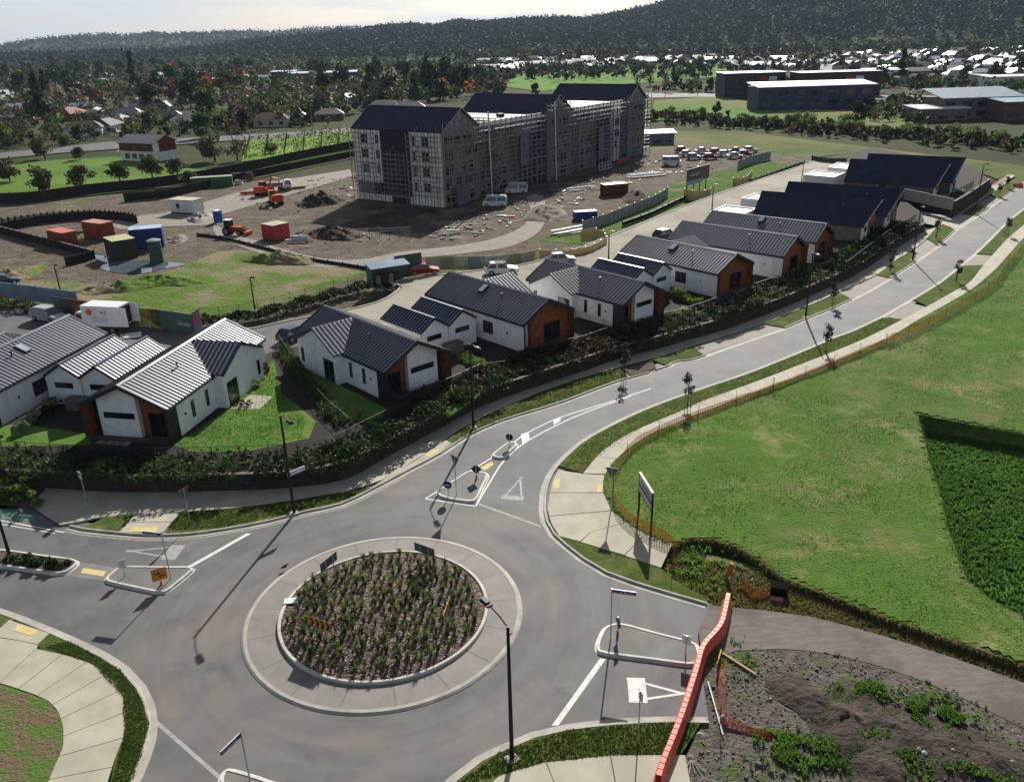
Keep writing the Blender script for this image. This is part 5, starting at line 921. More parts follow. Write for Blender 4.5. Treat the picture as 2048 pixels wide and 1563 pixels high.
# scaffold: its own thing, could be taken down
SF = thing('scaffold', 'grey tube scaffolding with plank lifts around the apartment block', 'scaffold', (-12.5, 172.1, 0), R(55))
def scaf(p0, p1, out, levels, top, step=2.3, dec=.75, seed=1):
    r = random.Random(seed); a, b = Vector(p0), Vector(p1); d = (b - a).normalized(); n_ = Vector((d.y, -d.x)) * out; L = (b - a).length; n = int(L / step)
    me = MB().tube((0, 0, 0), (0, 0, top), .07, n=4, cap=False).mesh('standard', M_TUBE)
    for o in (.35, 1.45):
        for i in range(n + 1): q = a + d * (L * i / n) + n_ * o; put(me, 'standard', SF, (q.x, q.y, 0))
        for k in range(1, levels + 1):
            for dz in (0, 1.0):
                z = k * 1.95 + dz
                if z < top: p, q = a + n_ * o, b + n_ * o; MB().tube((p.x, p.y, z), (q.x, q.y, z), .06, n=4).obj('ledger', M_TUBE, SF)
    for k in range(1, levels + 1):
        i = 0
        while i < n:
            m = r.randint(1, 4); j = min(n, i + m)
            if r.random() < dec: c = a + d * (L * (i + j) / 2 / n) + n_ * .9; MB().obox((c.x, c.y, k * 1.95 + .05), (L * (j - i) / n - .05, .95, .06), math.atan2(d.y, d.x)).obj('plank_deck', M_PLANK, SF)
            i = j
    for i in range(0, n, 4):
        for k in range(0, levels, 2):
            p = a + d * (L * i / n) + n_ * 1.5; q = a + d * (L * min(n, i + 2) / n) + n_ * 1.5; MB().tube((p.x, p.y, k * 1.95), (q.x, q.y, k * 1.95 + 3.9), .035, n=4).obj('brace', M_TUBE, SF)
scaf((0, 0), (12, 0), 1, 7, 16.5, seed=2, step=1.9); scaf((12, .1), (38, .1), 1, 7, 15.6, seed=3, step=1.9); scaf((38, -.2), (50, -.2), 1, 8, 17.4, seed=4, step=1.7); scaf((50, .1), (78.5, .1), 1, 7, 15.8, seed=5, step=1.9); scaf((78.5, 0), (90.5, 0), 1, 7, 16.5, seed=6, step=1.9)
scaf((0, 8.2), (0, 0), 1, 7, 14.4, dec=.3, seed=7, step=1.6); scaf((0, DW), (0, 17), 1, 7, 14.4, dec=.3, seed=8, step=1.6); scaf((0, 16), (0, 9), 1, 5, 10.5, dec=.15, seed=9)
for x in (13, 39): MB().tube((x, -2.4, 0), (x, -2.0, 17.5), .16, n=8).obj('mast', M_POLE, SF)
st = MB()
for k in range(6): st.obox((16.5, -1.2, 2 + k * 2.2), (3.2, .9, .12), 0, 0, .6 if k % 2 else -.6)
st.obj('stair_flight', M_PLANK, SF)

# ---------------------------------------------------------------- containers, huts, skips
def container(p, a, L, W, H, m, label, roofm=None, ribs=True, name='shipping_container', z=-.1, group=None):
    t = thing(name, label, 'container', (p[0], p[1], z), a, group); MB().box(-L / 2, L / 2, -W / 2, W / 2, .05, H).obj('body', m, t); MB().box(-L / 2 - .03, L / 2 + .03, -W / 2 - .03, W / 2 + .03, H, H + .06).obj('roof', roofm or m, t)
    n = int(L / .4)
    if ribs:
        me = MB().box(0, .18, -.03, .03, .1, H - .1).mesh('rib', m)
        for s in (-1, 1):
            for i in range(n): put(me, 'rib', t, (-L / 2 + (i + .3) * L / n, s * W / 2, 0))
    for s in (-.25, .25): MB().box(L / 2, L / 2 + .05, s * W - W * .23, s * W + W * .23, .15, H - .1).obj('door', m, t)
    return t
cm_ = lambda n, c, d: mat(n, c, d, scale=.8, rough=.6, c3='3a322c', scale3=1.5, lo3=.62, hi3=.75)
C_RUST = cm_('container_rust', '8a4136', '733429'); C_GREEN = cm_('container_green', '2f3a2c', '263023'); C_BLUE = cm_('container_blue', '1f3a78', '1a3064'); C_RED = cm_('container_red', 'b03a44', '98303a'); C_YEL = cm_('container_yellow', 'c79a28', 'b0871f')
container((-77.84,146.85), R(-38), 5.6, 2.5, 2.5, C_RUST, 'rusty red shipping container nearest the corner of the black retaining wall', mat('roof_faded_red', 'b9675c', 'a2574d', scale=.8)); container((-73.76,151.91), R(-30), 5.4, 2.5, 2.9, C_RUST, 'taller rusty red container with sheets on its roof', mat('roof_pinkish', 'b07a70', '9a685f', scale=.8))
container((-63.32,136.60), R(-50), 4.6, 3.6, 3.1, C_GREEN, 'dark green site container with pale olive roof', mat('roof_olive', 'a7a77c', '97976d', scale=.8)); container((-61.73,143.51), R(18), 5.2, 3.0, 3.3, C_BLUE, 'dark blue site container with striped corrugated roof', mat('roof_bluegrey', '9fb0c8', '8698b4', scale=.8))
rc = container((-40.76,147.61), R(-40), 3.4, 3.4, 2.6, C_RED, 'red site container with yellow end beside the tractor', mat('roof_buff', 'a8a08c', '98907c', scale=.8)); MB().obox((-1.72, .2, 1.3), (.06, 2.6, 2.4)).obj('yellow_end', C_YEL, rc)
sh = thing('site_office', 'white portable site office with dark window on the gravel', 'hut', (*(-65.56,174.07), -.1), R(-20)); MB().box(-3, 3, -1.6, 1.6, .3, 2.7).obj('wall', mat('hut_white', 'cfd2d0', 'c0c3c1', scale=1), sh); MB().box(-3.1, 3.1, -1.7, 1.7, 2.7, 2.85).obj('roof', mat('hut_roof', 'b2a79c', 'a1968b', scale=1), sh); window(sh, -1.6, 'x', -1.2, -.4, 1.1, 2.1, -1); MB().box(-2.8, 2.8, -1.5, 1.5, .0, .3).obj('skid', M_STEEL, sh)
container((-70.90,207.06), R(14), 9.5, 2.6, 2.3, mat('skip_green', '2f6a34', '27592b', scale=.8, rough=.6), 'long bright green skip bin by the site fence', mat('skip_fill', '8c8f7c', '7c7f6c', scale=2), name='skip_bin')
container((22.89,181.95), R(20), 5.5, 2.4, 2.3, mat('skip_rust', '6e3a26', '57301f', scale=.8), 'rusty brown open skip on the grass near the apartments', M_BLK, name='skip_bin'); container((14.45,157.05), R(10), 4.2, 1.8, 1.5, C_BLUE, 'small blue skip next to the flood protection fence', M_BLK, name='skip_bin')
tl = thing('portable_toilet', 'blue portable toilet behind the orange tractor', 'toilet', (*(-55.86,163.31), -.1), R(-20)); MB().box(-.6, .6, -.6, .6, 0, 2.1).obj('cabin', mat('toilet_blue', '2f6aa8', '265a92', scale=1), tl); MB().box(-.65, .65, -.65, .65, 2.1, 2.3).obj('roof', M_SWHITE, tl); MB().box(-.45, .45, -.63, -.6, .1, 1.95).obj('door', mat('toilet_door', '2a5c94', '235084', scale=1), tl)
cyl = thing('water_tank', 'tall dark green cylindrical tank standing in the puddle', 'tank', (*(-55.79,131.86), -.1)); MB().tube((0, 0, 0), (0, 0, 3.6), 1.05, 1.0, 20).obj('shell', mat('tank_green', '3a5a4a', '304c3e', scale=1.2), cyl); MB().tube((0, 0, 3.6), (0, 0, 3.8), 1.1, .6, 20).obj('lid', mat('tank_lid', '7a9a86', '6c8a78', scale=1.2), cyl)
for k in range(5): MB().tube((0, 0, .3 + k * .75), (0, 0, .36 + k * .75), 1.09, n=20).obj('hoop', M_STEEL, cyl)
# black timber retaining wall round the container yard
def panel_wall(P, h, label, m, z=-.1, seg=2.2, cap=None, name='timber_wall', th=.1, cat='wall', posts=True, pm=None):
    t = thing(name, label, cat); Q = resample(P, max(1, int(length(P) / seg)))
    for a, b in zip(Q, Q[1:]): MB().obox(((a[0] + b[0]) / 2, (a[1] + b[1]) / 2, z + h / 2), (math.dist(a, b) - .02, th, h), ang(a, b)).obj('panel', m, t)
    if posts:
        for a in Q: MB().obox((a[0], a[1], z + h / 2 + .1), (.14, .14 + th, h + .2)).obj('post', pm or m, t)
    if cap:
        for a, b in zip(Q, Q[1:]): MB().obox(((a[0] + b[0]) / 2, (a[1] + b[1]) / 2, z + h + .04), (math.dist(a, b), .3, .07), ang(a, b)).obj('cap', cap, t)
    return t
M_BLKT = mat('black_timber', '2b2624', '201c1a', scale=1.5, rough=.9)
panel_wall([(-95.34,158.27),(-80.51,146.39),(-67.44,135.70)], 1.3, 'black timber retaining wall along the near side of the container yard', M_BLKT, cap=mat('timber_cap', '6a625a', '5a534c', scale=2)); panel_wall([(-67.44,135.70),(-68.74,133.22),(-70.06,131.45)], 1.3, 'short return of the black timber wall by the puddle', M_BLKT)
panel_wall([(-98.49,154.00),(-96.12,159.67),(-91.73,165.98),(-85.53,169.55),(-78.34,169.11),(-71.77,163.93)], 1.6, 'black timber wall with dark posts behind the rusty containers', M_BLKT, cap=None)
t = thing('post_barrier', 'pale plank barrier with rows of black posts above the yard wall', 'barrier'); Q = resample(spline([(-100.87,164.78),(-95.43,169.35),(-88.93,172.51),(-81.61,172.06),(-74.12,168.07)], 3), 26)
for a, b in zip(Q, Q[1:]): MB().obox(((a[0] + b[0]) / 2, (a[1] + b[1]) / 2, .75), (math.dist(a, b), .08, .7), ang(a, b)).obj('plank', mat('pale_plank', 'a39c8c', '918a7a', scale=2), t)
for a in Q: MB().obox((a[0], a[1] - .12, .6), (.28, .2, 1.5)).obj('post', M_BLK, t)
# long dark fence behind the site
panel_wall(spline([(-122.22,190.91),(-106.35,190.47),(-97.25,199.96),(-83.07,208.98),(-70.43,228.52),(-59.91,252.69),(-47.31,275.78)], 6), 2.4, 'long black boarded fence behind the building site', M_BLKT, seg=4)
panel_wall(spline([(-84.63,189.19),(-76.95,192.41),(-66.68,215.44),(-55.99,235.00),(-44.16,256.15)], 6), 1.8, 'lower black fence along the rear haul road', M_BLKT, seg=4)
# timber and rubble stacks
M_PILE = mat('soil_heap', '4f4238', '3a3029', scale=1.2, rough=1, bump=1, bscale=3, bdist=.3)
def heap(p, rx, ry, h, label, m=None, seed=0, cat='soil heap', name='soil_heap', z=-.12):
    n = 44; rows = 13; mb = MB(); r = random.Random(seed); mb.v = [(0, 0, h)]
    for i in range(1, rows + 1):
        q = i / rows
        for j in range(n):
            a = 6.283 * j / n; x, y = math.cos(a) * rx * q, math.sin(a) * ry * q; k = 1 + .3 * noise2(math.cos(a) * 1.3 + seed, math.sin(a) * 1.3, 1.5, seed)
            z_ = h * (1 - q ** 1.4) * (1 + .6 * noise2(x, y, .9, seed)) + h * (.28 * noise2(x, y, 2.2, seed) + .2 * noise2(x, y, 5, seed)) * (1 - q * .6)
            mb.v.append((x * k, y * k, z_ if i < rows else -.1))
    for j in range(n): mb.f.append((0, 1 + j, 1 + (j + 1) % n)); mb.m.append(0)
    for i in range(rows - 1):
        for j in range(n): a = 1 + i * n; b = a + n; mb.f.append((a + j, b + j, b + (j + 1) % n, a + (j + 1) % n)); mb.m.append(0)
    return tag(mb.obj(name, m or M_PILE, None, (p[0], p[1], z), r.random() * 6, True), label, cat)
heap((-39.77,180.99), 6, 4, 2.2, 'dark soil heap behind the orange excavator', seed=1); heap((-31.05,148.46), 6, 3, 1.6, 'dark soil bank beside the wire fence panels', seed=2); heap((7.23,162.29), 8, 4, 1.6, 'brown soil mound left of the blue skip', mat('soil_heap_brown', '5c4f40', '4a3f33', scale=1), 3); heap((26.69,177.20), 7, 3, 1.3, 'brown earth mound beside the rusty skip', seed=4); heap((-24.28,160.67), 9, 4, 1.2, 'dark wet earth heap at the foot of the white plinth', seed=5); heap((-60.77,167.32), 5, 2.5, 1.2, 'pale rubble heap beside the white site office', mat('rubble_pale', '8c8a86', '74726e', scale=1.5), 6); heap((-58.53,148.51), 4, 2, .7, 'grey gravel heap near the haul track', mat('gravel_heap', '6f6b66', '5c5854', scale=2), 7)
heap((-75.28,124.51), 8, 3, 1.2, 'grassy bank at the left edge of the empty lot', M_ROUGH, 8); heap((-36.12,131.06), 7, 3, 1.2, 'grassy hump in the empty lot', M_ROUGH, 9); heap((-55.99,117.23), 6, 3, .9, 'weedy hump behind the painted hoarding', M_ROUGH, 10); heap((-50.47,120.69), 7, 3, .8, 'broken grassy hump in the middle of the lot', M_ROUGH, 11)
def pile(p, a, n, L, w, m, label, cat='timber stack', seed=0, h=.18, z=-.1, name='timber_stack', part='board'):
    t = thing(name, label, cat, (p[0], p[1], z), a); r = random.Random(seed); me = MB().box(-L / 2, L / 2, -.12, .12, 0, h).mesh(part, m)
    for i in range(n): put(me, part, t, (r.uniform(-.3, .3), r.uniform(-w / 2, w / 2), (i % 4) * h * 1.02), r.uniform(-.06, .06))
    return t
M_WOOD = mat('pale_timber', 'b39a78', '9c8565', scale=1.5, rough=.9); M_PIPEW = mat('white_board', 'd2d0ca', 'c2c0ba', scale=1.5, rough=.6); M_ORP = mat('orange_pipe', 'b0502c', '994424', scale=1.5, rough=.6)
pile((11.37,146.18), R(35), 8, 8, 2.2, M_PIPEW, 'white boards stacked beside the tan mesh fence', seed=1); pile((-57.69,194.03), R(12), 8, 5, 1.4, M_ORP, 'orange pipes stacked along the rear fence', 'pipe stack', 2, name='pipe_stack', part='pipe'); pile((-78.52,199.82), R(10), 10, 6, 1.8, mat('brown_pallet', '6a4a36', '563c2b', scale=1.5), 'brown timber stack beside the green skip', seed=3, h=.3); pile((-66.49,217.00), R(10), 10, 5, 2, mat('brown_pallet2', '70503c', '5a4030', scale=1.5), 'tall brown timber stack behind the white bag', seed=4, h=.4); pile((-80.71,194.87), R(10), 8, 7, 1.6, M_WOOD, 'pale timber stack near the site office', seed=5, h=.22); pile((33.11,205.05), R(20), 8, 9, 3, M_PIPEW, 'pale boards lying by the far scaffold corner', seed=6); pile((16.24,189.30), R(25), 6, 6, 2, M_PIPEW, 'white sheets lying in front of the scaffold', seed=7); pile((-35.89,144.32), R(-5), 6, 3.2, 1.2, mat('plastic_wrap', 'b9c0c8', '9aa2ac', scale=3, rough=.3), 'plastic wrapped bundle beside the red container', seed=8, h=.25); pile((-36.85,216.87), R(57), 8, 7, 3, M_ORP, 'reddish timber laid beside the apartment end', seed=9, h=.1); pile((30.52,231.41), R(57), 10, 6, 1.2, M_ORP, 'red pipes along the far scaffold foot', 'pipe stack', 10, name='pipe_stack', part='pipe'); pile((-49.87,199.53), R(20), 6, 6, 2, M_ORP, 'red and white barriers lying behind the excavator', seed=11)
wf = thing('steel_frame_stack', 'white steel frame leaning at the scaffold foot', 'frame', (*(25.23,217.80), -.1), R(53.5))
for i in range(5): MB().tube((-3 + i * 1.5, 0, 0), (-3 + i * 1.5, .4, 1.8), .06, n=4).obj('upright', M_SWHITE, wf)
for z_ in (.1, .95, 1.75): MB().tube((-3, z_ * .2, z_), (3, z_ * .2, z_), .06, n=4).obj('rail', M_SWHITE, wf)
tag(leaf_mesh and put(leaf_mesh('white_bag', lobes_points(3, 60, [(0, 0, .5, 1, .7, .5)]), .6, M_SWHITE), 'white_bag', None, (*(-65.22,209.10), -.1)), 'bulky white bag lying on the rear haul road', 'bag')
# wire fence panels
t = thing('wire_fence', 'temporary wire fence panels along the haul track', 'fence'); Q = resample([(-27.22,144.08),(-20.32,144.04),(-16.91,144.41)], 6)
for a, b in zip(Q, Q[1:]):
    mb = MB(); mb.path([(a[0], a[1], 0), (a[0], a[1], 1.9), (b[0], b[1], 1.9), (b[0], b[1], 0)], .04, 4)
    for k in range(1, 6): mb.tube((a[0], a[1], k * .32), (b[0], b[1], k * .32), .012, n=3)
    mb.obj('panel', M_TUBE, t)
# ---------------------------------------------------------------- hoardings and fabric fences
M_TEAL = mat('hoarding_teal', '3f5550', '374b47', scale=.6, rough=.6); M_VINE = mat('print_foliage', '3f4222', '26281a', scale=1.2, rough=.7, c3='6a6a2a', scale3=.4); M_PRINT = mat('print_autumn', '6a3a2a', '4a2a24', scale=1, rough=.7, c3='8a5a30', scale3=.5)
hd = panel_wall([(-70.38,112.86),(-65.02,110.50),(-60.31,108.49),(-56.44,106.60)], 2.2, 'pale blue grey hoarding behind the olive hedge', mat('hoarding_blue', '7f93a6', '708496', scale=.6, rough=.6), .3, 3.5, None, 'hoarding', .08, 'hoarding'); 
def print_hoarding(P, h, z, label, prints, rays=None):
    t = thing('hoarding', label, 'hoarding'); n = len(prints); Q = resample(P, n)
    for (a, b), m in zip(zip(Q, Q[1:]), prints): MB().obox(((a[0] + b[0]) / 2, (a[1] + b[1]) / 2, z + h / 2), (math.dist(a, b) - .01, .08, h), ang(a, b)).obj('panel', m, t)
    return t, Q
hz = 1.4
ht, Q = print_hoarding([(-56.09,100.16),(-51.51,97.99),(-45.59,95.39),(-40.01,93.10),(-35.88,91.18)], 2.4, hz, 'long printed hoarding with converging vineyard rows beside the lane', [M_TEAL, M_PRINT, M_PRINT, M_TEAL, M_VINE, M_VINE, M_VINE, M_TEAL, M_TEAL])
a, b = Vector(Q[4]), Vector(Q[7]); d = (b - a); L = d.length; d.normalize(); nn = Vector((d.y, -d.x)); c = a + d * L * .5
for k in range(11):                                                   # printed rows of vines fanning from one point
    u = -L * .46 + k * L * .092; p = c + nn * .06; mb = MB(); w0, w1 = .03, .14
    mb.add([(p.x + d.x * (u * .12 - w0), p.y + d.y * (u * .12 - w0), hz + 1.75), (p.x + d.x * (u * .12 + w0), p.y + d.y * (u * .12 + w0), hz + 1.75), (p.x + d.x * (u + w1), p.y + d.y * (u + w1), hz + .1), (p.x + d.x * (u - w1), p.y + d.y * (u - w1), hz + .1)], [(0, 1, 2, 3)]).obj('printed_row', mat('print_straw', 'b9a878', 'a3935a', scale=2), ht)
mb = MB(); 
e = Vector(Q[8]); strokes(mb, .2, 2.0, .9, 1.35, 0, 9); o = mb.obj('lettering', M_SWHITE, ht, (e.x + nn.x * .06, e.y + nn.y * .06, hz), ang(Q[7], Q[8]))
print_hoarding([(-35.83,91.17),(-35.60,92.75)], 2.6, hz, 'short red and blue printed panel at the end of the long hoarding', [mat('print_red', '7a3340', '3f5578', scale=1.2, rough=.6)])
ft = thing('fabric_fence', 'printed fabric fence with landscape picture behind the white SUV', 'fence'); Q = resample(spline([(-12.14,121.36),(-8.61,121.29),(-2.73,120.67),(-1.27,121.10),(3.18,122.72),(4.76,125.01)], 3), 9); prs = [mat('print_pale', 'b9b49a', 'a5a184', scale=.7, rough=.8), mat('print_meadow', '9aa26a', '8a7f5a', scale=.8, rough=.8), MATS['print_pale'], mat('print_grey', '8a8f88', '7a7f78', scale=.6, rough=.8), mat('print_flowers', '7f8f5a', 'b9c0c4', scale=1.5, rough=.8), MATS['print_flowers'], MATS['print_meadow'], MATS['print_pale'], MATS['print_pale']]
for (a, b), m in zip(zip(Q, Q[1:]), prs): MB().obox(((a[0] + b[0]) / 2, (a[1] + b[1]) / 2, 1.3), (math.dist(a, b) - .01, .05, 2.0), ang(a, b)).obj('panel', m, ft)
for a in Q: MB().tube((a[0], a[1], .2), (a[0], a[1], 2.4), .04, n=5).obj('post', M_POLE, ft)
M_TAN = mat('tan_mesh', 'c9b076', 'b8a068', scale=.5, rough=.9)
panel_wall(spline([(4.68,123.16),(7.62,122.55),(11.06,123.70),(13.19,126.30),(15.40,130.35)], 2), 2.1, 'tan mesh fence curving around the building entrance', M_TAN, .3, 2.4, None, 'mesh_fence', .04, 'fence', True, M_POLE); panel_wall([(15.48,131.02),(15.55,137.47),(12.07,137.14)], 2.0, 'tan mesh fence returning to the site gate', M_TAN, .2, 2.4, None, 'mesh_fence', .04, 'fence', True, M_POLE)
panel_wall(spline([(36.29,174.07),(37.53,171.64),(39.49,171.36),(41.58,173.87)], 2), 2.0, 'tan mesh fence below the large billboard', M_TAN, .0, 2.6, None, 'mesh_fence', .04, 'fence', True, M_POLE); panel_wall([(48.80,184.26),(51.72,185.09),(55.43,193.96)], 2.2, 'small tan mesh pen beside the lane', M_TAN, .0, 2.4, None, 'mesh_fence', .04, 'fence', True, M_POLE)
M_GREYN = mat('grey_mesh', '8c8c92', '77777d', scale=1.2, rough=.9)
panel_wall(spline([(13.05,146.39),(17.58,151.71),(23.27,160.15),(29.58,169.49),(33.60,177.95)], 3), 1.8, 'grey mesh fence along the grass bank', M_GREYN, -.05, 3, None, 'mesh_fence', .04, 'fence', True, M_POLE); panel_wall(spline([(57.04,212.15),(64.15,222.26),(69.64,227.82)], 3), 2.0, 'pale grey mesh fence above the hedge bank', M_GREYN, -.05, 3, None, 'mesh_fence', .04, 'fence', True, M_POLE)
panel_wall([(75.77,213.89),(77.36,208.54),(81.92,207.73)], 2.6, 'teal printed hoarding at the end of the lane', M_TEAL, 0, 3, None, 'hoarding', .08, 'hoarding')
panel_wall(spline([(20.47,149.63),(26.69,157.79),(33.48,168.94),(36.69,174.01)], 3), .7, 'low black timber edging on the grass bank', M_BLKT, .0, 3, mat('edge_cap', '8a8a88', '7a7a78', scale=1), 'timber_edging', .15); panel_wall(spline([(54.49,191.32),(65.36,205.00),(75.21,217.49)], 3), .7, 'low black timber edging by the hedge at the lane end', M_BLKT, .0, 3, None, 'timber_edging', .15)
panel_wall(spline([(-55.96,151.43),(-49.80,147.49),(-40.54,138.96),(-31.26,130.54),(-24.22,126.08),(-20.39,123.33)], 4), .5, 'low black timber edging between haul track and empty lot', M_BLKT, -.12, 3, None, 'timber_edging', .12)
ks = thing('bin_store', 'dark green bin store with sloping roof beside the red hatchback', 'bin store', (*(-15.61,112.23), 1.3), R(28)); MB().box(-3.6, 3.6, 1.0, 1.15, 0, 2.5).obj('back_wall', M_TEAL, ks); MB().box(-3.6, -3.5, -1.2, 1.0, 0, 2.2).obj('side_wall', M_TEAL, ks); MB().box(.6, 4.6, 1.16, 1.28, 0, 3.1).obj('tall_panel', M_TEAL, ks)
MB().extr([(-1.5, 2.35), (1.2, 2.75), (1.2, 2.85), (-1.5, 2.45)], -3.8, 1.8, lambda a, b, q: (q, a, b)).obj('roof', mat('store_roof', '56708c', '4a627c', scale=.6, rough=.3, spec=.6), ks)
for i in range(4): MB().box(-2.8 + i * .9, -2.1 + i * .9, -.3, .4, 0, 1.1).obj('wheelie_bin', M_STEEL if i % 2 else M_GREY, ks)
# billboard
A, B = Vector((37.38,177.98)), Vector((43.36,185.10)); bb = thing('billboard', 'large dark billboard with script lettering on four posts', 'billboard', (A.x, A.y, -.1), ang(A, B)); W_ = (B - A).length
for i in range(4): MB().obox((W_ * (.04 + .3 * i), 0, 2.2), (.16, .16, 4.4)).obj('post', M_BLK, bb)
MB().box(-.2, W_ * .72, -.16, -.1, 2.9, 5.4).obj('panel', mat('billboard_slate', '33434a', '2b3a41', scale=.5, rough=.5), bb); MB().box(-.2, W_ * .72, -.16, -.1, 2.1, 2.9).obj('caption_panel', mat('billboard_grey', '8f93a3', '7f8393', scale=.8, rough=.5), bb); MB().box(W_ * .72, W_ + .5, -.16, -.1, 2.5, 5.4).obj('photo_panel', mat('billboard_plum', '5a3040', '6f4a50', scale=.9, rough=.5), bb)
mb = MB(); r = random.Random(4); x = .8; pts = []
for i in range(26): pts.append((x, -.18, 3.9 + (.55 if i % 7 == 0 else .22 if i % 2 else -.1 if i % 9 else -.35))); x += W_ * .52 / 26
mb.path(pts, .035, 4); mb.obj('script_lettering', M_SWHITE, bb)

db = MB(); _r = random.Random(77)
for poly, n in (([(4.48,166.66),(8.33,186.01),(37.61,233.97),(40.90,222.01),(38.02,205.77),(17.16,175.70),(7.89,156.52)], 120), ([(-58.40,186.62),(-59.34,206.69),(-37.79,222.86),(-32.37,195.47),(-32.85,171.75),(-45.17,168.26)], 80), ([(-12.43,154.61),(-1.43,164.93),(4.80,177.49),(2.24,152.77),(-4.80,143.37),(-13.30,142.46)], 80), ([(35.89,222.93),(53.08,250.02),(72.14,246.07),(69.11,226.00),(46.93,208.19),(34.27,204.85)], 60), ([(-85.21,154.92),(-79.56,160.76),(-60.29,140.44),(-65.97,134.22)], 60), ([(-40.63,149.60),(-30.12,161.42),(-17.16,146.80),(-25.98,136.63),(-34.40,137.57)], 50)):
    bx = [(min(q[i] for q in poly), max(q[i] for q in poly)) for i in (0, 1)]; k = 0
    while k < n:
        x, y = _r.uniform(*bx[0]), _r.uniform(*bx[1])
        if not inside((x, y), poly): continue
        k += 1; L = _r.uniform(.15, .7) * (3.2 if _r.random() < .25 else 1); db.obox((x, y, .02), (L, _r.uniform(.1, .5), _r.uniform(.05, .3)), _r.random() * 3.14, _r.choice((0, 0, 0, 1, 2, 2, 3)))
stuff(db.obj('site_debris', [M_PLANK, M_PIPEW, M_STEEL, M_ORP]), 'offcuts, sheets and debris strewn over the muddy building site', 'debris')

# ================================================================ vehicles
M_TYRE = mat('tyre_rubber', '1a1a1b', '141415', scale=4, rough=.9); M_RIM = mat('wheel_rim', '9a9ca0', '85878b', scale=3, rough=.35, metal=.6); M_CGL = mat('car_glass', '12161c', '0d1014', scale=1, rough=.06, spec=.9); M_LENS = mat('lamp_lens', 'd8dcdc', 'c8cccc', scale=3, rough=.1, spec=.8); M_TAIL = mat('tail_lens', '8a1a1a', '701414', scale=3, rough=.15, spec=.7)
def paintm(n, c): return mat('paint_' + n, c, None, scale=.5, rough=.25, spec=.6)
def loft(mb, P):
    """P: closed side outline [(x, z, half width)] -> closed shell"""
    n = len(P); V = [(x, -w, z) for x, z, w in P] + [(x, w, z) for x, z, w in P]
    return mb.add(V, [(i, (i + 1) % n, n + (i + 1) % n, n + i) for i in range(n)] + [tuple(range(n))[::-1], tuple(range(n, 2 * n))])
def wheel(t, x, y, r, w=.2):
    s = 1 if y > 0 else -1; o = MB().tube((0, -w / 2, 0), (0, w / 2, 0), r, n=16).obj('wheel', M_TYRE, t, (x, y, r)); MB().tube((0, s * (w / 2 - .02), 0), (0, s * (w / 2 + .012), 0), r * .62, n=12).obj('rim', M_RIM, o)
def car(p, a, label, paint, kind='hatch', z=0., L=4.3, W=1.78, H=1.48, cat='car', name='parked_car', group=None):
    t = thing(name, label, cat, (p[0], p[1], z), a, group); h = L / 2; w = W / 2; r = .33 if kind != 'suv' else .37; g = .22 if kind != 'suv' else .28; bz = g + (H - g) * .52
    mb = MB(); fz = bz - .1 if kind != 'van' else bz
    low = [(-h + .04, g + .12, w * .86), (-h + .2, g, w * .9), (h - .2, g, w * .9), (h - .02, g + .15, w * .82), (h, g + .38, w * .84), (h - .1, fz - .12, w * .9), (h * .48, bz - .02, w), (-h * .8, bz + .02, w), (-h + .06, bz - .05, w * .93), (-h, g + .35, w * .9)]
    loft(mb, low); mb.obj('body', paint, t)
    f = {'hatch': (.42, .12, -.62, -.9), 'suv': (.40, .14, -.66, -.93), 'mini': (.62, .26, -.72, -.94), 'van': (.86, .62, -.96, -.985), 'sedan': (.38, .1, -.4, -.74)}[kind]
    gl = [(h * f[0], bz - .03, w * .95), (h * f[1], H - .06, w * .76), (h * f[2], H - .08, w * .76), (h * f[3], bz - .0, w * .93)]
    loft(MB(), gl).obj('windows', M_CGL, t)
    rf = [(h * f[1] + .06, H - .08, w * .77), (h * f[1] - .1, H, w * .72), (h * f[2] + .1, H - .01, w * .72), (h * f[2] - .05, H - .09, w * .77)]; loft(MB(), rf).obj('roof', paint, t)
    for s in (-1, 1):
        for xb, xt, wd in ((f[0], f[1], .07), ((f[1] + f[2]) / 2 - .02, (f[1] + f[2]) / 2, .09), (f[3], f[2], .13)):
            MB().add([(h * xb - wd, s * w * .957, bz - .03), (h * xb + wd * .4, s * w * .957, bz - .03), (h * xt + wd * .4, s * w * .768, H - .07), (h * xt - wd, s * w * .768, H - .07)], [(0, 1, 2, 3)]).obj('pillar', paint, t)
        for x in (h * .62, -h * .62): wheel(t, x, s * (w - .1), r)
        MB().obox((h - .12, s * w * .66, fz - .2), (.22, .34, .16)).obj('headlight', M_LENS, t); MB().obox((-h + .06, s * w * .74, bz - .2), (.12, .22, .26)).obj('tail_light', M_TAIL, t); MB().obox((h * f[0] * .82, s * (w + .08), bz + .05), (.14, .18, .12)).obj('mirror', paint, t)
        for x in (h * .12, -h * .36): MB().obox((x, s * (w + .003), bz - .12), (.16, .02, .03)).obj('door_handle', M_STEEL, t)
    MB().obox((h, 0, g + .28), (.05, W * .5, .14)).obj('grille', M_STEEL, t); MB().obox((-h, 0, g + .32), (.04, .5, .12)).obj('number_plate', M_SWHITE, t)
    return t
P_RED = paintm('red', '8a1420'); P_WHITE = paintm('white', 'd4d6d8'); P_SILV = paintm('silver', '9aa0a6'); P_BLUE = paintm('blue', '28365c'); P_DARK = paintm('charcoal', '2c2f34'); P_GREY = paintm('grey', '6a6e74')
car((-11.86,114.88), R(12), 'red hatchback parked beside the dark green bin store', P_RED, 'hatch', 1.5, 4.3, name='red_hatchback'); sv = car((-1.03,113.79), R(6), 'white SUV parked behind the cedar fronted house', P_WHITE, 'suv', 1.5, 4.7, 1.9, 1.68, name='white_suv'); MB().obox((-.1, 0, 1.69), (1.5, 1.0, .02)).obj('sunroof', M_CGL, sv)
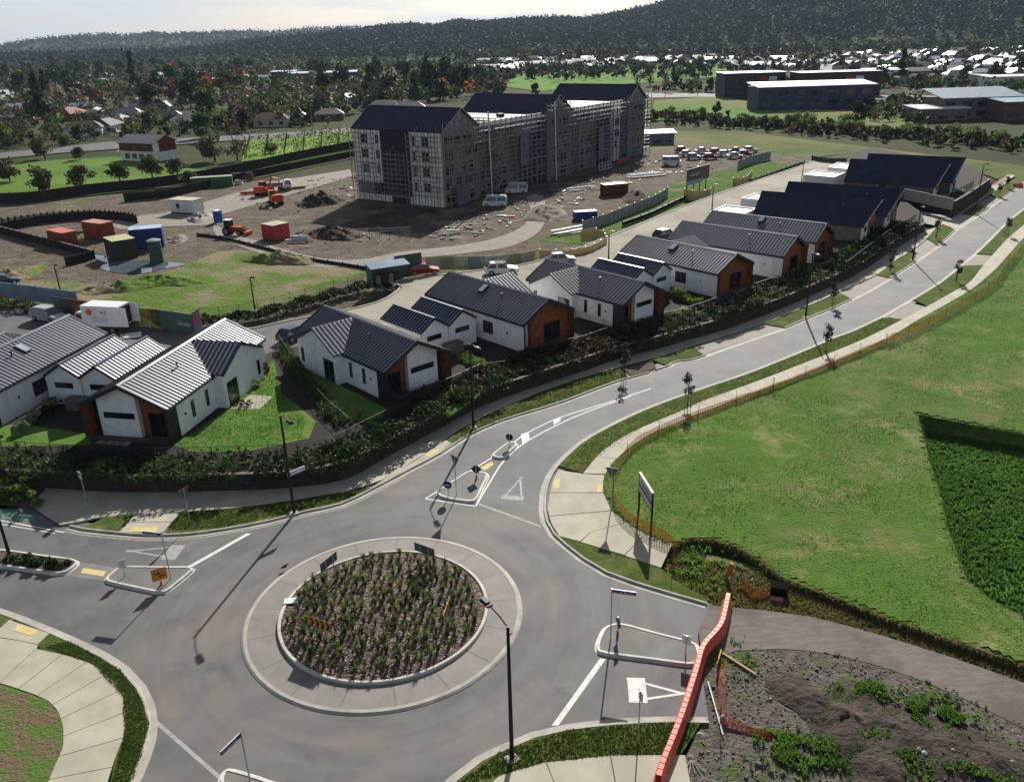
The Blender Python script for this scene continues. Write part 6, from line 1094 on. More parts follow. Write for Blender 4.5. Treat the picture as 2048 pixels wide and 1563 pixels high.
car((-55.77,97.76), R(-26), 'silver people mover parked on the shaded lane', P_SILV, 'mini', 1.5, 4.6, 1.78, 1.7, name='silver_car'); car((-23.94,88.70), R(60), 'blue car half hidden behind the porch house', P_BLUE, 'hatch', 1.5, name='blue_car'); car((7.55,119.00), R(10), 'silver car behind the ribbed roof by the tan fence', P_SILV, 'hatch', 1.5, name='silver_hatchback'); car((24.87,132.11), R(40), 'dark car on the upper lane behind the skylight house', P_DARK, 'suv', 1.5, 4.5, 1.85, 1.7, name='dark_car'); car((-74.08,120.83), R(30), 'dark blue car at the far left edge', P_BLUE, 'hatch', .0, name='edge_car')
# moving truck with open rear
tk = thing('moving_truck', 'white moving truck with orange logo and open rear doors on the lane', 'truck', (*(-46.88,93.30), 1.5), R(168))
MB().box(-2.9, 1.9, -1.1, 1.1, .85, 3.15).obj('box_body', P_WHITE, tk); MB().box(-2.95, -2.9, -1.0, 1.0, 1.0, 3.0).obj('open_rear', M_BLK, tk); MB().box(-2.92, 1.92, -1.12, 1.12, 3.15, 3.22).obj('box_roof', M_SWHITE, tk); MB().box(-2.8, 3.4, -.9, .9, .5, .85).obj('chassis', M_STEEL, tk)
loft(MB(), [(1.95, .5, 1.0), (3.55, .5, .95), (3.6, 1.2, .95), (3.3, 1.45, .95), (2.85, 2.3, .82), (1.95, 2.4, .82)]).obj('cab', P_WHITE, tk); loft(MB(), [(2.2, 1.5, .97), (3.2, 1.45, .965), (2.85, 2.15, .86), (2.2, 2.15, .86)]).obj('cab_window', M_CGL, tk)
for s in (-1, 1):
    for x in (2.7, -1.6): wheel(tk, x, s * .9, .38, .28)
    MB().tube((.9, s * 1.11, 2.5), (.9, s * 1.13, 2.5), .36, n=20).obj('logo_disc', M_CONE, tk)
    fc = bpy.data.curves.new('logo_text', 'FONT'); fc.body = 'NZ'; fc.size = .62; fc.extrude = .004; fq = bpy.data.objects.new('font_source', fc); col.objects.link(fq); fc.materials.append(mat('logo_teal', '2f5f66', '284f56', scale=2)); bpy.context.view_layer.update(); fo = put(bpy.data.meshes.new_from_object(fq), 'logo_text', tk); bpy.data.objects.remove(fq); fo.location = (-.5 if s > 0 else -1.2 + .4, s * 1.116, 2.28); fo.rotation_euler = (R(90), 0, R(180) if s > 0 else 0)
    mb = MB(); 
    for k in range(4): mb.box(-1.4, .9 - .3 * (k % 2), s * 1.112 - .004, s * 1.112 + .004, 1.3 + k * .18, 1.36 + k * .18)
    mb.obj('small_print', mat('print_lilac', '8f8fb0', '8080a0', scale=2), tk)['kind'] = 'stuff'
for s in (-1, 1): MB().obox((-3.4, s * 1.12, 2.0), (1.0, .05, 2.2)).obj('rear_door', P_WHITE, tk)
tag(MB().obox((0, 0, .1), (2.2, 1.5, .14)).obj('mattress', M_SWHITE, None, (*(-43.05,90.89), 1.5), R(20)), 'white mattress lying behind the moving truck', 'mattress'); tag(put(SHRUB[2], 'pot_palm', None, (*(-43.99,90.96), 1.5), 0, sc=.7), 'brown potted plant unloaded behind the truck', 'pot plant')
def workvan(p, a, label, z=0., rack=True, bus=False):
    t = car(p, a, label, P_WHITE, 'van', z, 4.9, 1.85, 2.0 if not bus else 2.25, 'van', 'work_van')
    if rack:
        for x in (-1.6, -.4, .8): MB().tube((x, -.8, 2.12), (x, .8, 2.12), .03, n=5).obj('rack_bar', M_TUBE, t)
        MB().box(-2.2, 1.6, -.4, .5, 2.15, 2.25).obj('ladder', M_SWHITE, t)
    return t
workvan((-2.46,171.83), R(172), 'white work van with open tailgate nearest the haul track', 0); workvan((2.00,186.33), R(185), 'white work van with side door open by the scaffold', 0); workvan((42.52,221.71), R(-10), 'white minibus parked on the pale gravel', 0, False, True)
for i, (px, a, pm, l) in enumerate((((49.86,237.66), 5, P_WHITE, 'white ute at the left of the workers car row'), ((50.36,231.52), -8, P_SILV, 'silver car behind the minibus'), ((55.13,242.94), 4, P_WHITE, 'white van in the rear of the workers car row'), ((58.27,240.17), 0, P_RED, 'dark red car in the workers car row'), ((59.69,235.73), 5, P_WHITE, 'white car right of the dark red car'), ((64.20,241.11), -4, P_GREY, 'grey ute at the rear right of the car row'), ((68.32,242.44), 0, P_WHITE, 'white four wheel drive at the right end of the row'), ((54.47,230.73), 8, P_RED, 'red car in front of the workers row'), ((61.31,231.38), 0, P_WHITE, 'white car in the near workers row'), ((50.15,246.13), 0, P_RED, 'red ute behind the minibus'), ((64.87,234.71), 3, P_RED, 'bright red car beside the four wheel drive'))): car(px, R(a), l, pm, ('hatch', 'suv', 'sedan')[i % 3], 0, 4.5, 1.8, 1.6, name='workers_car', group='cars parked at the building site')
# excavator
def excavator(p, a, label):
    t = thing('excavator', label, 'excavator', (p[0], p[1], -.1), a); OR = mat('digger_orange', 'c04a22', 'a83f1c', scale=.8, rough=.45)
    for s in (-1, 1): loft(MB(), [(-1.6, .1, .25), (1.6, .1, .25), (1.9, .4, .25), (1.6, .75, .25), (-1.6, .75, .25), (-1.9, .4, .25)]).obj('track', M_TYRE, t, (0, s * 1.0, 0))
    MB().box(-1.9, 1.0, -1.15, 1.15, .85, 1.7).obj('house', OR, t); MB().box(-1.9, -.6, -1.1, 1.1, 1.7, 2.2).obj('engine_cover', OR, t); MB().box(-.2, 1.2, .1, 1.1, 1.7, 2.9).obj('cab', M_CGL, t); MB().box(-.25, 1.25, .05, 1.15, 2.9, 3.0).obj('cab_roof', OR, t)
    MB().path([(1.0, -.4, 1.4), (2.6, -.4, 3.6), (4.6, -.4, 3.0)], .2, 6).obj('boom', OR, t); MB().path([(4.6, -.4, 3.0), (4.9, -.4, 1.2)], .15, 6).obj('stick', OR, t); MB().extr([(4.5, 1.2), (5.3, 1.1), (5.2, .4), (4.5, .5)], -.8, .0, lambda u, v, q: (u, q, v)).obj('bucket', M_STEEL, t); return t
excavator((-49.02,180.58), R(120), 'orange excavator on the muddy slope beside the apartment block'); excavator((-54.62,192.28), R(60), 'second orange excavator behind beside the white truck')
tr = thing('tractor', 'orange tractor loader parked beside the red container', 'tractor', (*(-49.48,151.48), -.1), R(-15)); MO = MATS['digger_orange']
MB().box(-.2, 2.0, -.45, .45, .7, 1.5).obj('bonnet', MO, tr); MB().box(-1.5, -.1, -.65, .65, .8, 1.3).obj('rear_body', MO, tr); MB().box(-1.3, -.1, -.6, .6, 1.3, 2.6).obj('cab', M_CGL, tr); MB().box(-1.4, .0, -.7, .7, 2.6, 2.72).obj('cab_roof', M_SWHITE, tr)
for s in (-1, 1): wheel(tr, -.9, s * .8, .75, .4); wheel(tr, 1.6, s * .7, .5, .3); MB().path([(-.2, s * .6, 1.4), (1.8, s * .6, 1.5), (2.7, s * .6, .5)], .08, 5).obj('loader_arm', MO, tr)
MB().box(2.6, 3.3, -1.0, 1.0, .1, .7).obj('bucket', MO, tr)
ft = thing('flatbed_truck', 'white flatbed truck standing behind the excavators', 'truck', (*(-52.91,198.63), -.1), R(10)); MB().box(-3, 1.4, -1.1, 1.1, .9, 1.2).obj('tray', M_SWHITE, ft); MB().box(-3, 1.2, -1.0, 1.0, 1.2, 1.9).obj('load', M_GREY, ft); loft(MB(), [(1.5, .5, 1.0), (3.2, .5, 1.0), (3.2, 1.4, 1.0), (2.9, 2.4, .9), (1.5, 2.4, .9)]).obj('cab', P_WHITE, ft); loft(MB(), [(1.8, 1.45, 1.02), (3.1, 1.45, 1.01), (2.85, 2.2, .94), (1.8, 2.2, .94)]).obj('cab_window', M_CGL, ft)
for s in (-1, 1):
    for x in (2.4, -1.8): wheel(ft, x, s * .9, .42, .3)
# bird on the apron kerb
bd_ = MB(); 
for (x, z, r_), (x2, z2, r2) in zip([(-.2, .1, .02), (-.1, .12, .06), (.02, .14, .09), (.12, .17, .07), (.17, .23, .05), (.22, .25, .035)], [(-.1, .12, .06), (.02, .14, .09), (.12, .17, .07), (.17, .23, .05), (.22, .25, .035), (.29, .25, .005)]): bd_.tube((x, 0, z), (x2, 0, z2), r_, r2, 8, cap=False)
for s in (-1, 1): bd_.tube((.02, s * .03, .1), (.03, s * .03, 0), .008, n=4); bd_.add([(-.2, s * .02, .14), (.1, s * .08, .2), (.08, s * .1, .12), (-.26, s * .04, .1)], [(0, 1, 2, 3)])
o = bd_.obj('bird', mat('bird_black', '1c1b1c', '131213', scale=5), None, (*(-15.22,46.50), .11), R(30)); o.scale = (1.1,) * 3; tag(o, 'small dark bird standing on the outer roundabout kerb', 'bird')

# ================================================================ eastern field, ditch, gravel road, barrier
FN = F2[1:] ; FIELD = [(7.03,52.59),(7.92,50.40),(9.17,49.07),(10.50,47.91),(11.86,48.82),(13.49,48.50),(14.78,47.59),(15.84,46.03),(16.60,44.24),(17.58,43.36),(19.02,42.18),(21.24,40.17),(23.18,38.65),(24.96,37.39),(27.14,35.69),(30.72,32.98)] + [(32.43,35.49),(29.44,39.74),(28.44,41.29),(27.97,43.32),(29.64,49.22),(31.07,52.92),(32.96,59.05),(35.95,67.65),(39.55,65.25),(42.81,63.18),(50.07,58.51)] + [(76.35,81.04),(94.86,116.76),(100.59,153.04)] + F2[::-1] + [(6.79,56.65),(6.65,55.06)]
struct(MB().prism(FIELD, -2.2, .1).obj('field', M_FIELD))
fs = MB(); cs = .4; x0_, y0_ = 4.0, 36.0; nx_, ny_ = 215, 300; idx = {}
def _fh(x, y): return .1 + .05 * noise2(x, y, 1.1, 4) + .045 * noise2(x, y, 2.6, 8) + .06 * noise2(x, y, .25, 2)
_in = [[inside((x0_ + i * cs, y0_ + j * cs), FIELD) for j in range(ny_ + 1)] for i in range(nx_ + 1)]
for i in range(nx_):
    for j in range(ny_):
        if _in[i][j] and _in[i + 1][j] and _in[i][j + 1] and _in[i + 1][j + 1]:
            q = []
            for a_, b_ in ((i, j), (i + 1, j), (i + 1, j + 1), (i, j + 1)):
                if (a_, b_) not in idx: idx[(a_, b_)] = len(fs.v); x, y = x0_ + a_ * cs, y0_ + b_ * cs; fs.v.append((x, y, _fh(x, y) + .05))
                q.append(idx[(a_, b_)])
            fs.f.append(tuple(q)); fs.m.append(0)
struct(fs.obj('field', M_FIELD, smooth=True))
struct(sheet('field_pit', [(35.82,71.00),(58.37,64.21),(32.13,29.78),(23.88,37.14)], -1.3, mat('pit_weeds', '4a7428', '3a5f1e', scale=.8, rough=1, bump=1, bscale=2.5, bdist=.5, c3='5a4f3c', scale3=.25, lo3=.52, hi3=.62)))
struct(sheet('verge', [(7.03,52.54),(10.67,48.78),(18.05,44.71),(24.75,38.83),(31.78,32.57),(30.43,30.65),(26.44,34.35),(21.47,37.89),(16.73,40.65),(12.76,41.38),(11.35,41.82),(9.58,42.89),(6.88,44.66),(4.93,47.55)], -.38, mat('dry_verge', '5d6a32', '7d6f52', scale=.7, rough=1, bump=1, bscale=3, bdist=.35, c3='4a5a24', scale3=.3)))
struct(sheet('gravel_road', spline([(10.38,39.03),(11.47,41.75),(13.05,41.39),(17.21,40.37),(22.16,37.62),(26.48,34.50),(30.45,30.76),(28.03,27.35),(24.73,31.44),(21.42,34.80),(17.72,36.97),(14.62,37.66),(12.08,37.60),(10.02,36.46)], 2, True), -.01, mat('gravel_road', '79706a', '686059', scale=.8, rough=.9, bump=.7, bscale=6, bdist=.1, aniso=(-.25, 4), c3='5c5650', scale3=.3)))
M_RUBBLE = mat('rubble_ground', '6a645d', '4d4742', scale=1.6, rough=1, bump=1, bscale=5, bdist=.2, c3='4a5a28', scale3=.5, lo3=.52, hi3=.62)
struct(sheet('rubble_ground', [(9.45,32.27),(9.98,36.66),(12.19,38.01),(14.76,38.12),(17.87,37.37),(21.62,35.24),(25.01,31.92),(29.63,26.51),(26.52,22.43),(6.67,22.98),(7.80,28.73),(7.83,30.20),(9.01,32.18)], -.03, M_RUBBLE))
struct(sheet('ditch_water', spline([(12.32,45.41),(13.57,45.90),(15.12,45.61),(16.37,44.90),(16.48,44.20),(14.72,44.12),(12.96,44.73)], 1, True), -.36, M_WATER))
def tufts(name, n, sampler, size, m, label, seed, cat='grass', blades=3):
    rs = np.random.RandomState(seed); pts = []
    while len(pts) < n: pts.append(sampler(rs))
    P = np.repeat(np.array(pts), blades, 0); k = len(P); a = rs.uniform(0, 6.283, k); h = size * rs.uniform(.5, 1.2, k); w = size * rs.uniform(.18, .4, k); le = size * rs.uniform(.1, .8, k); px, py = -np.sin(a) * w, np.cos(a) * w
    V = np.stack([np.c_[P[:, 0] - px, P[:, 1] - py, P[:, 2]], np.c_[P[:, 0] + px, P[:, 1] + py, P[:, 2]], np.c_[P[:, 0] + np.cos(a) * le, P[:, 1] + np.sin(a) * le, P[:, 2] + h]], 1).reshape(-1, 3)
    me = bpy.data.meshes.new(name); me.vertices.add(3 * k); me.vertices.foreach_set('co', V.ravel()); me.loops.add(3 * k); me.loops.foreach_set('vertex_index', np.arange(3 * k)); me.polygons.add(k); me.polygons.foreach_set('loop_start', np.arange(0, 3 * k, 3)); me.polygons.foreach_set('loop_total', np.full(k, 3)); me.materials.append(m); me.update(calc_edges=True)
    return stuff(put(me, name), label, cat)
FB = [(min(p[i] for p in FIELD), max(p[i] for p in FIELD)) for i in (0, 1)]
def s_field(rs):
    while True:
        x, y = rs.uniform(*FB[0]), 30 + (FB[1][1] - 30) * rs.uniform(0, 1) ** 1.5
        if x < 75 and inside((x, y), FIELD) and .5 + .5 * noise2(x, y, .12, 3) + .5 * noise2(x, y, .5, 9) > rs.rand(): return (x, y, .14 + .05 * noise2(x, y, 1.1, 4))
tufts('field_grass', 36000, s_field, .085, leafmat('blade_field', '62783a', '4c6630', .5, .3), 'short uneven grass covering the open eastern field', 5)
def s_box(poly, z):
    bx = [(min(p[i] for p in poly), max(p[i] for p in poly)) for i in (0, 1)]
    def f(rs):
        while True:
            x, y = rs.uniform(*bx[0]), rs.uniform(*bx[1])
            if inside((x, y), poly): return (x, y, z)
    return f
def s_blob(poly, z):
    cx, cy = sum(p[0] for p in poly) / len(poly), sum(p[1] for p in poly) / len(poly); sx = max(abs(p[0] - cx) for p in poly) * .55; sy = max(abs(p[1] - cy) for p in poly) * .55
    def f(rs):
        while True:
            x, y = rs.normal(cx, sx), rs.normal(cy, sy)
            if noise2(x, y, .9, 5) > -.15: return (x, y, z + .25 * max(0, noise2(x, y, .5, 2)))
    return f
def s_edge(P, zt, zb, w):
    Q = resample(P, 400)
    def f(rs): k = rs.randint(0, 400); return (Q[k][0] + rs.normal(0, w), Q[k][1] + rs.normal(0, w), zb + (zt - zb) * rs.rand() ** .6)
    return f
tufts('bank_grass', 3000, s_edge(FIELD[2:16], .1, -.35, .12), .15, leafmat('blade_bank', '7a7444', '8a7f54', .4, .6), 'ragged grass hanging over the cut edge of the field', 41); tufts('bank_grass', 2400, s_edge(FIELD[16:26], .1, -.9, .12), .16, leafmat('blade_bank2', '56722e', '46602a', .4, .6), 'ragged grass along the rim of the sunken corner', 42)
tufts('pit_weeds', 7000, s_box([(35.77,66.68),(43.11,63.30),(47.59,60.33),(31.94,36.38),(30.65,41.44),(28.80,44.55),(30.67,50.66)], -1.3), .3, leafmat('blade_pit', '587e36', '3a5c24', .5, .3), 'rank green weeds filling the sunken corner of the field', 6, 'weeds', 4)
tufts('verge_grass', 7000, s_box([(7.54,49.55),(10.51,47.88),(17.88,44.18),(24.54,38.41),(29.76,33.33),(28.88,31.99),(25.46,34.87),(21.43,37.80),(16.69,40.51),(12.74,41.29),(9.55,42.74)], -.38), .22, leafmat('blade_dry', '66722f', '7f744c', .4, .5), 'dry grass on the verge between field and gravel road', 7)
for q, n, sz, nm in (([(15.22,32.94),(16.99,33.58),(16.97,32.20),(15.25,31.61)], 520, .24, 'bright weeds on the left flank of the spoil heap'), ([(16.48,34.32),(18.46,34.68),(18.98,34.04),(16.99,33.58)], 480, .22, 'bright weeds along the upper edge of the spoil heap'), ([(19.52,33.49),(21.72,32.71),(22.69,31.68),(20.17,32.09)], 520, .22, 'weed strip beside the gravel road'), ([(11.56,30.78),(13.68,31.34),(14.12,29.78),(12.03,29.11)], 520, .24, 'weed clump left of the spoil heap foot'), ([(19.17,28.45),(21.50,29.39),(22.63,28.06),(18.97,27.10)], 420, .28, 'leafy weeds at the lower right corner'), ([(14.33,30.38),(17.31,31.21),(19.02,29.62),(15.31,29.15)], 800, .24, 'weeds in the hollow of the spoil heap'), ([(10.83,37.64),(12.19,38.01),(12.86,36.35),(10.96,35.26)], 260, .13, 'thin weeds behind the red barrier'), ([(10.34,47.89),(12.60,49.00),(13.53,47.16),(11.29,42.92),(9.94,44.00)], 420, .36, 'overgrown weeds at the ditch head')): tufts('weed_patch', n, s_blob(q, 0 if 'ditch' not in nm else -.38), sz, leafmat('blade_weed', '6a8a3e', '50702c', .5, 1.2), nm, n, 'weeds', 3)

for k_, P in enumerate([[(-24.93,51.50),(-20.76,51.82),(-13.01,55.14),(-10.80,57.30),(-13.21,56.27),(-20.88,54.30),(-24.47,53.85)], [(-5.18,64.22),(-0.70,69.10),(4.99,73.02),(11.65,78.49),(11.17,80.59),(5.40,76.82),(-0.41,71.74),(-3.61,68.21)], [(3.86,59.34),(6.69,64.67),(11.70,69.51),(24.03,78.30),(38.89,90.06),(43.74,94.38),(45.97,93.82),(38.91,87.51),(23.33,75.72),(11.22,66.38),(6.26,60.23),(5.43,58.59)], [(-26.14,39.77),(-22.17,37.28),(-19.99,34.91),(-18.90,33.12),(-18.44,30.97),(-18.28,28.80),(-19.10,28.83),(-19.92,32.49),(-21.08,35.09),(-23.86,37.74),(-27.38,39.35)], [(-3.34,28.61),(-1.04,30.70),(2.27,31.99),(7.31,32.34),(8.83,32.19),(7.58,30.26),(4.24,30.31),(1.18,30.02),(-1.03,29.33)], [(-28.03,62.56),(-25.62,69.66),(-24.69,82.18),(-21.60,72.84),(-19.92,70.41),(-17.95,66.52),(-17.66,63.25),(-21.36,61.26),(-26.14,61.36)]]): tufts('verge_grass', 3600, s_box(P, .11 if k_ < 5 else 1.5), .09, leafmat('blade_verge', '5a6a30', '4a5c26', .4, .5) if k_ < 5 else leafmat('blade_lawn', '4d7a26', '3f6a1e', .4, .5), ('mown grass on the north west verge', 'mown grass on the verge below the houses', 'mown grass on the right hand verge', 'mown grass strip inside the south west kerb', 'mown grass on the south verge', 'mown grass of the corner lawn')[k_], 20 + k_)
# stones on the rubble
st = MB()
for i in range(2200):
    q = s_box([(9.27,32.47),(10.02,36.46),(12.17,37.93),(17.84,37.29),(22.48,34.28),(25.99,30.60),(22.43,24.75),(7.28,25.20),(7.87,28.73)], 0)(nrs); s = rnd.uniform(.015, .05) * (1 + 1.5 * (rnd.random() < .03)); st.obox((q[0], q[1], s * .3), (s * 2, s * 1.5, s * 1.1), rnd.random() * 3, 0, rnd.uniform(-.4, .4))
stuff(st.obj('loose_stones', mat('loose_stone', '77716b', '5a544f', scale=2, rough=.95)), 'loose grey stones scattered over the rough ground behind the barrier', 'stones')
M_SPOIL = mat('spoil_soil', '4d453e', '37302a', scale=1.2, rough=1, bump=1, bscale=4, bdist=.3, c3='6a5a4c', scale3=.6, lo3=.55, hi3=.7)
for p, rx, ry, h, l, sd in (((16.47,32.22), 3.6, 2.2, .38, 'dark spoil heap with weeds right of the barrier', 21), ((19.34,30.83), 5, 2.4, .3, 'long brown spoil heap beside the gravel road', 22), ((22.04,29.52), 4, 2, .3, 'brown spoil heap near the lower right corner', 23), ((16.81,29.39), 3, 1.6, .5, 'low crumbled spoil heap at the bottom', 24), ((14.95,33.65), 2.6, 1.5, .4, 'flat dark rubble heap near the fallen net', 25)): heap(p, rx, ry, h, l, M_SPOIL, sd, z=-.05)
# orange safety net
M_NETO = mat('orange_net', 'd4622c', 'bc5424', scale=2, rough=.8)
def net(P, h0, h1, z, label, lean=.0, name='safety_net', stakes=True, seed=0):
    t = thing(name, label, 'safety net'); L = length(P); n = max(2, int(L / .22)); Q = resample(P, n); O = offset(Q, lean); mb = MB(); r = random.Random(seed); H = [h0 + (h1 - h0) * i / n + .12 * noise2(i * .13, seed, 1) for i in range(n + 1)]; w = .028
    for i in range(n):
        (a, b), (c, d), ha, hb = Q[i], Q[i + 1], H[i], H[i + 1]
        for k in range(6):
            f = k / 5; g = f * .999
            A_ = (a + (O[i][0] - a) * f, b + (O[i][1] - b) * f, z + ha * f); B_ = (c + (O[i + 1][0] - c) * f, d + (O[i + 1][1] - d) * f, z + hb * f)
            mb.add([(A_[0], A_[1], A_[2] - w), (B_[0], B_[1], B_[2] - w), (B_[0], B_[1], B_[2] + w), (A_[0], A_[1], A_[2] + w)], [(0, 1, 2, 3)])
        e = Vector((c - a, d - b)).normalized() * w
        mb.add([(a - e.x, b - e.y, z), (a + e.x, b + e.y, z), (O[i][0] + e.x, O[i][1] + e.y, z + ha), (O[i][0] - e.x, O[i][1] - e.y, z + ha)], [(0, 1, 2, 3)])
    mb.obj('mesh', M_NETO, t)['kind'] = 'stuff'
    if stakes:
        for q in resample(P, max(1, int(L / 4.5))): MB().tube((q[0], q[1], z - .2), (q[0] + rnd.uniform(-.1, .1), q[1] + rnd.uniform(-.1, .1), z + 1.35), .022, n=5).obj('stake', mat('rust_stake', '4a332a', '3a2820', scale=4), t)
    return t
net(spline([(9.93,45.19),(10.53,47.73),(9.23,49.45),(7.92,51.19),(7.33,53.56),(7.55,55.99)], .8), .75, .85, .1, 'orange safety net curving round the eastern plaza', seed=1); net(spline([(7.58,56.22),(8.53,59.40),(10.35,62.84),(13.37,65.74),(18.35,69.42),(24.87,73.87)], 1), .85, .5, .1, 'sagging orange safety net beside the lower right footpath', .1, seed=2); net(spline([(24.92,73.87),(30.88,78.10),(40.41,85.33)], 1.5), .5, .7, .1, 'low orange safety net along the middle of the right footpath', .15, seed=3); net(spline([(40.51,85.32),(47.20,90.67),(56.25,98.94),(63.58,106.29),(69.18,113.85),(78.39,125.60),(90.37,140.42)], 1.5), 1.0, 1.0, .1, 'upright orange safety net along the upper right footpath', seed=4)
net([(10.76,36.04),(10.14,33.82),(9.94,32.12)], .9, .7, 0, 'orange net draped behind the red barrier', .4, seed=5); net([(10.07,32.11),(11.27,31.48),(12.13,31.07)], .35, .1, 0, 'fallen orange net lying beyond the kerb end', .3, seed=6, stakes=False); net([(13.97,43.70),(14.40,42.42),(15.54,42.62)], .6, .4, -.35, 'torn orange net at the ditch', .2, seed=7); net([(96.88,176.82),(101.61,179.83),(108.32,185.33)], 1, 1, 0, 'orange net across the far road end', seed=8)
# water filled barriers
M_BAR = mat('barrier_red', 'd4604a', 'c05240', scale=1.2, rough=.5); BP = resample(spline([(12.67,41.70),(12.25,40.58),(11.60,38.98),(10.90,38.06),(10.13,37.10),(9.39,35.32),(8.70,33.73),(8.01,32.18),(7.28,30.67),(6.58,29.29),(6.06,28.04)], .6), 40); k = 0
def lobe():
    mb = MB(); P = [(-.27, 0), (.27, 0), (.27, .28), (.2, .36), (.15, .78), (.12, .84), (-.12, .84), (-.15, .78), (-.2, .36), (-.27, .28)]; return P
for i in range(0, 39, 3):
    t = thing('water_barrier', ('red barrier segment at the far end of the line by the ditch', 'second red barrier segment from the ditch end', 'third red barrier segment from the ditch end', 'red barrier segment at the upper bend of the line', 'red barrier segment just below the upper bend', 'red barrier segment touching the wide island', 'red barrier segment just below the wide island', 'red barrier segment at the give way triangle', 'red barrier segment just below the give way triangle', 'red barrier segment crossing the south kerb', 'red barrier segment on the south verge', 'red barrier segment beside the south footpath', 'red barrier segment cut by the bottom edge')[i // 3], 'barrier', (*BP[i], 0), 0, 'red barriers across the closed road')
    for j in range(3):
        if i + j + 1 >= len(BP): continue
        a, b = BP[i + j], BP[i + j + 1]; L = math.dist(a, b); MB().extr(lobe(), -L / 2 + .025, L / 2 - .025, lambda u, v, q: (q, u, v)).obj('lobe', M_BAR, t, ((a[0] + b[0]) / 2 - BP[i][0], (a[1] + b[1]) / 2 - BP[i][1], .01), ang(a, b)); MB().box(-L / 2 + .0, L / 2, -.1, .1, .06, .8).obj('core', mat('barrier_dark', '8a2a20', '70221a', scale=2), t, ((a[0] + b[0]) / 2 - BP[i][0], (a[1] + b[1]) / 2 - BP[i][1], .01), ang(a, b))
for p, l in (((106.88,177.74), 'red water barrier at the far end of the upper road'), ((110.52,179.70), 'second red water barrier at the far road end')): t = thing('water_barrier', l, 'barrier', (*p, 0), R(10)); MB().extr(lobe(), -1, 1, lambda u, v, q: (q, u, v)).obj('lobe', M_BAR, t)
# debris near the barrier
tag(MB().path([(0, 0, .05), (3.6, .3, .1)], .05, 6).obj('pole', M_POLE, None, (*(9.93,31.47), 0), R(84)), 'long grey pole lying along the orange net', 'pole'); tag(MB().obox((0, 0, .06), (2.2, .12, .1)).obj('timber_offcut', M_WOOD, None, (*(11.99,36.46), 0), R(-52)), 'pale timber offcut lying behind the barrier', 'timber'); tag(MB().obox((0, 0, .3), (1.6, .05, .3), 0, 0, .2).obj('warning_board', mat('yellow_tape', 'c9a82a', 'b39420', scale=2), None, (*(10.93,36.62), 0), R(68)), 'yellow warning board leaning on the red barrier', 'board')
tag(heap((8.82,31.57), .35, .25, .25, 'broken pale concrete lump beside the barrier', mat('broken_concrete', 'a9a59c', '8d8981', scale=3), 31, 'concrete lump', 'concrete_lump'), 'broken pale concrete lump beside the barrier', 'concrete lump'); heap((10.22,32.44), .35, .3, .4, 'white sandbag holding down the orange net', mat('sandbag', 'c4c2bc', 'aeaca6', scale=3), 32, 'sandbag', 'sandbag')
for i in range(5): tag(MB().obox((0, 0, .04), (1.1, .04, .04)).obj('iron_stake', mat('stake_iron', '8d8a86', '76736f', scale=3), None, ((8.07,29.39)[0] + i * .1 - .2, (8.07,29.39)[1] + .35, .0), R(58 + i * 16)), 'thin iron stake in the bundle beside the lower barrier', 'stake', 'bundle of iron stakes')
cp = thing('ditch_culvert', 'dark open culvert box with a pink lid at the ditch', 'culvert', (*(16.19,43.04), -.35), R(-20)); MB().box(-.5, .5, -.4, .4, 0, .7).obj('box', mat('culvert_dark', '1a1816', '121110', scale=3, rough=1, spec=0.02), cp); MB().box(-.45, .3, -.9, -.5, .05, .15).obj('lid', mat('pink_lid', 'c98a80', 'b07870', scale=2), cp)
tag(MB().tube((0, 0, 0), (.3, 0, 1.3), .12, n=10).obj('orange_pipe', M_ORP, None, (*(13.30,44.63), -.4)), 'short orange pipe sticking out of the ditch water', 'pipe')
for i, (p, s) in enumerate((((19.11,29.91), .14), ((18.92,30.13), .1), ((22.85,29.19), .15), ((20.52,30.02), .1))): heap(p, s, s * .8, s, 'white lump of rubbish on the spoil heaps', mat('rubbish_white', 'd0cec8', 'b8b6b0', scale=4), 60 + i, 'rubbish', 'rubbish_lump', .2)['group'] = 'white rubbish on the spoil'

# ================================================================ background
def tree_proto(kind, seed):
    r = random.Random(seed)
    m, sh, R_, H, th, n, sz = {'mid': (L_MID, 'round', 3.6, 6, 1.8, 520, .75), 'dark': (L_DARK, 'round', 3.8, 7, 1.6, 560, .75), 'olive': (L_OLIVE, 'round', 3.2, 4.2, 1.3, 520, .55), 'red': (L_RED, 'round', 3.0, 6, 1.5, 420, .6), 'orange': (L_ORANGE, 'round', 2.6, 5, 1.4, 400, .55), 'yellow': (L_YEL, 'round', 2.6, 5, 1.4, 400, .55), 'brown': (L_BROWN, 'round', 3.2, 7, 1.8, 260, .5), 'conifer': (L_DARK, 'cone', 2.6, 11, 1.2, 560, .7), 'lime': (L_LIME, 'round', 3.0, 4.5, 1.2, 460, .6), 'shrub': (L_MID, 'round', 2.2, 2.6, .3, 300, .5), 'pale': (L_FLAX, 'round', 2.6, 4.0, 1.0, 380, .5)}[kind]
    cr_ = leaf_mesh('crown', lobes_points(seed, int(n * 1.5), crown_lobes(seed, R_, H * 1.1, th * .45, 17, sh)), sz * .85, m, np.random.RandomState(seed)); return cr_, trunk_mesh(seed, th + H * .35, .22, M_TRUNK, 6, R_ * .6, th + H * .8)
PROTO = {k: [tree_proto(k, 100 + 7 * i + 31 * j) for j in range(2)] for i, k in enumerate(('mid', 'dark', 'olive', 'red', 'orange', 'yellow', 'brown', 'conifer', 'lime', 'shrub', 'pale'))}
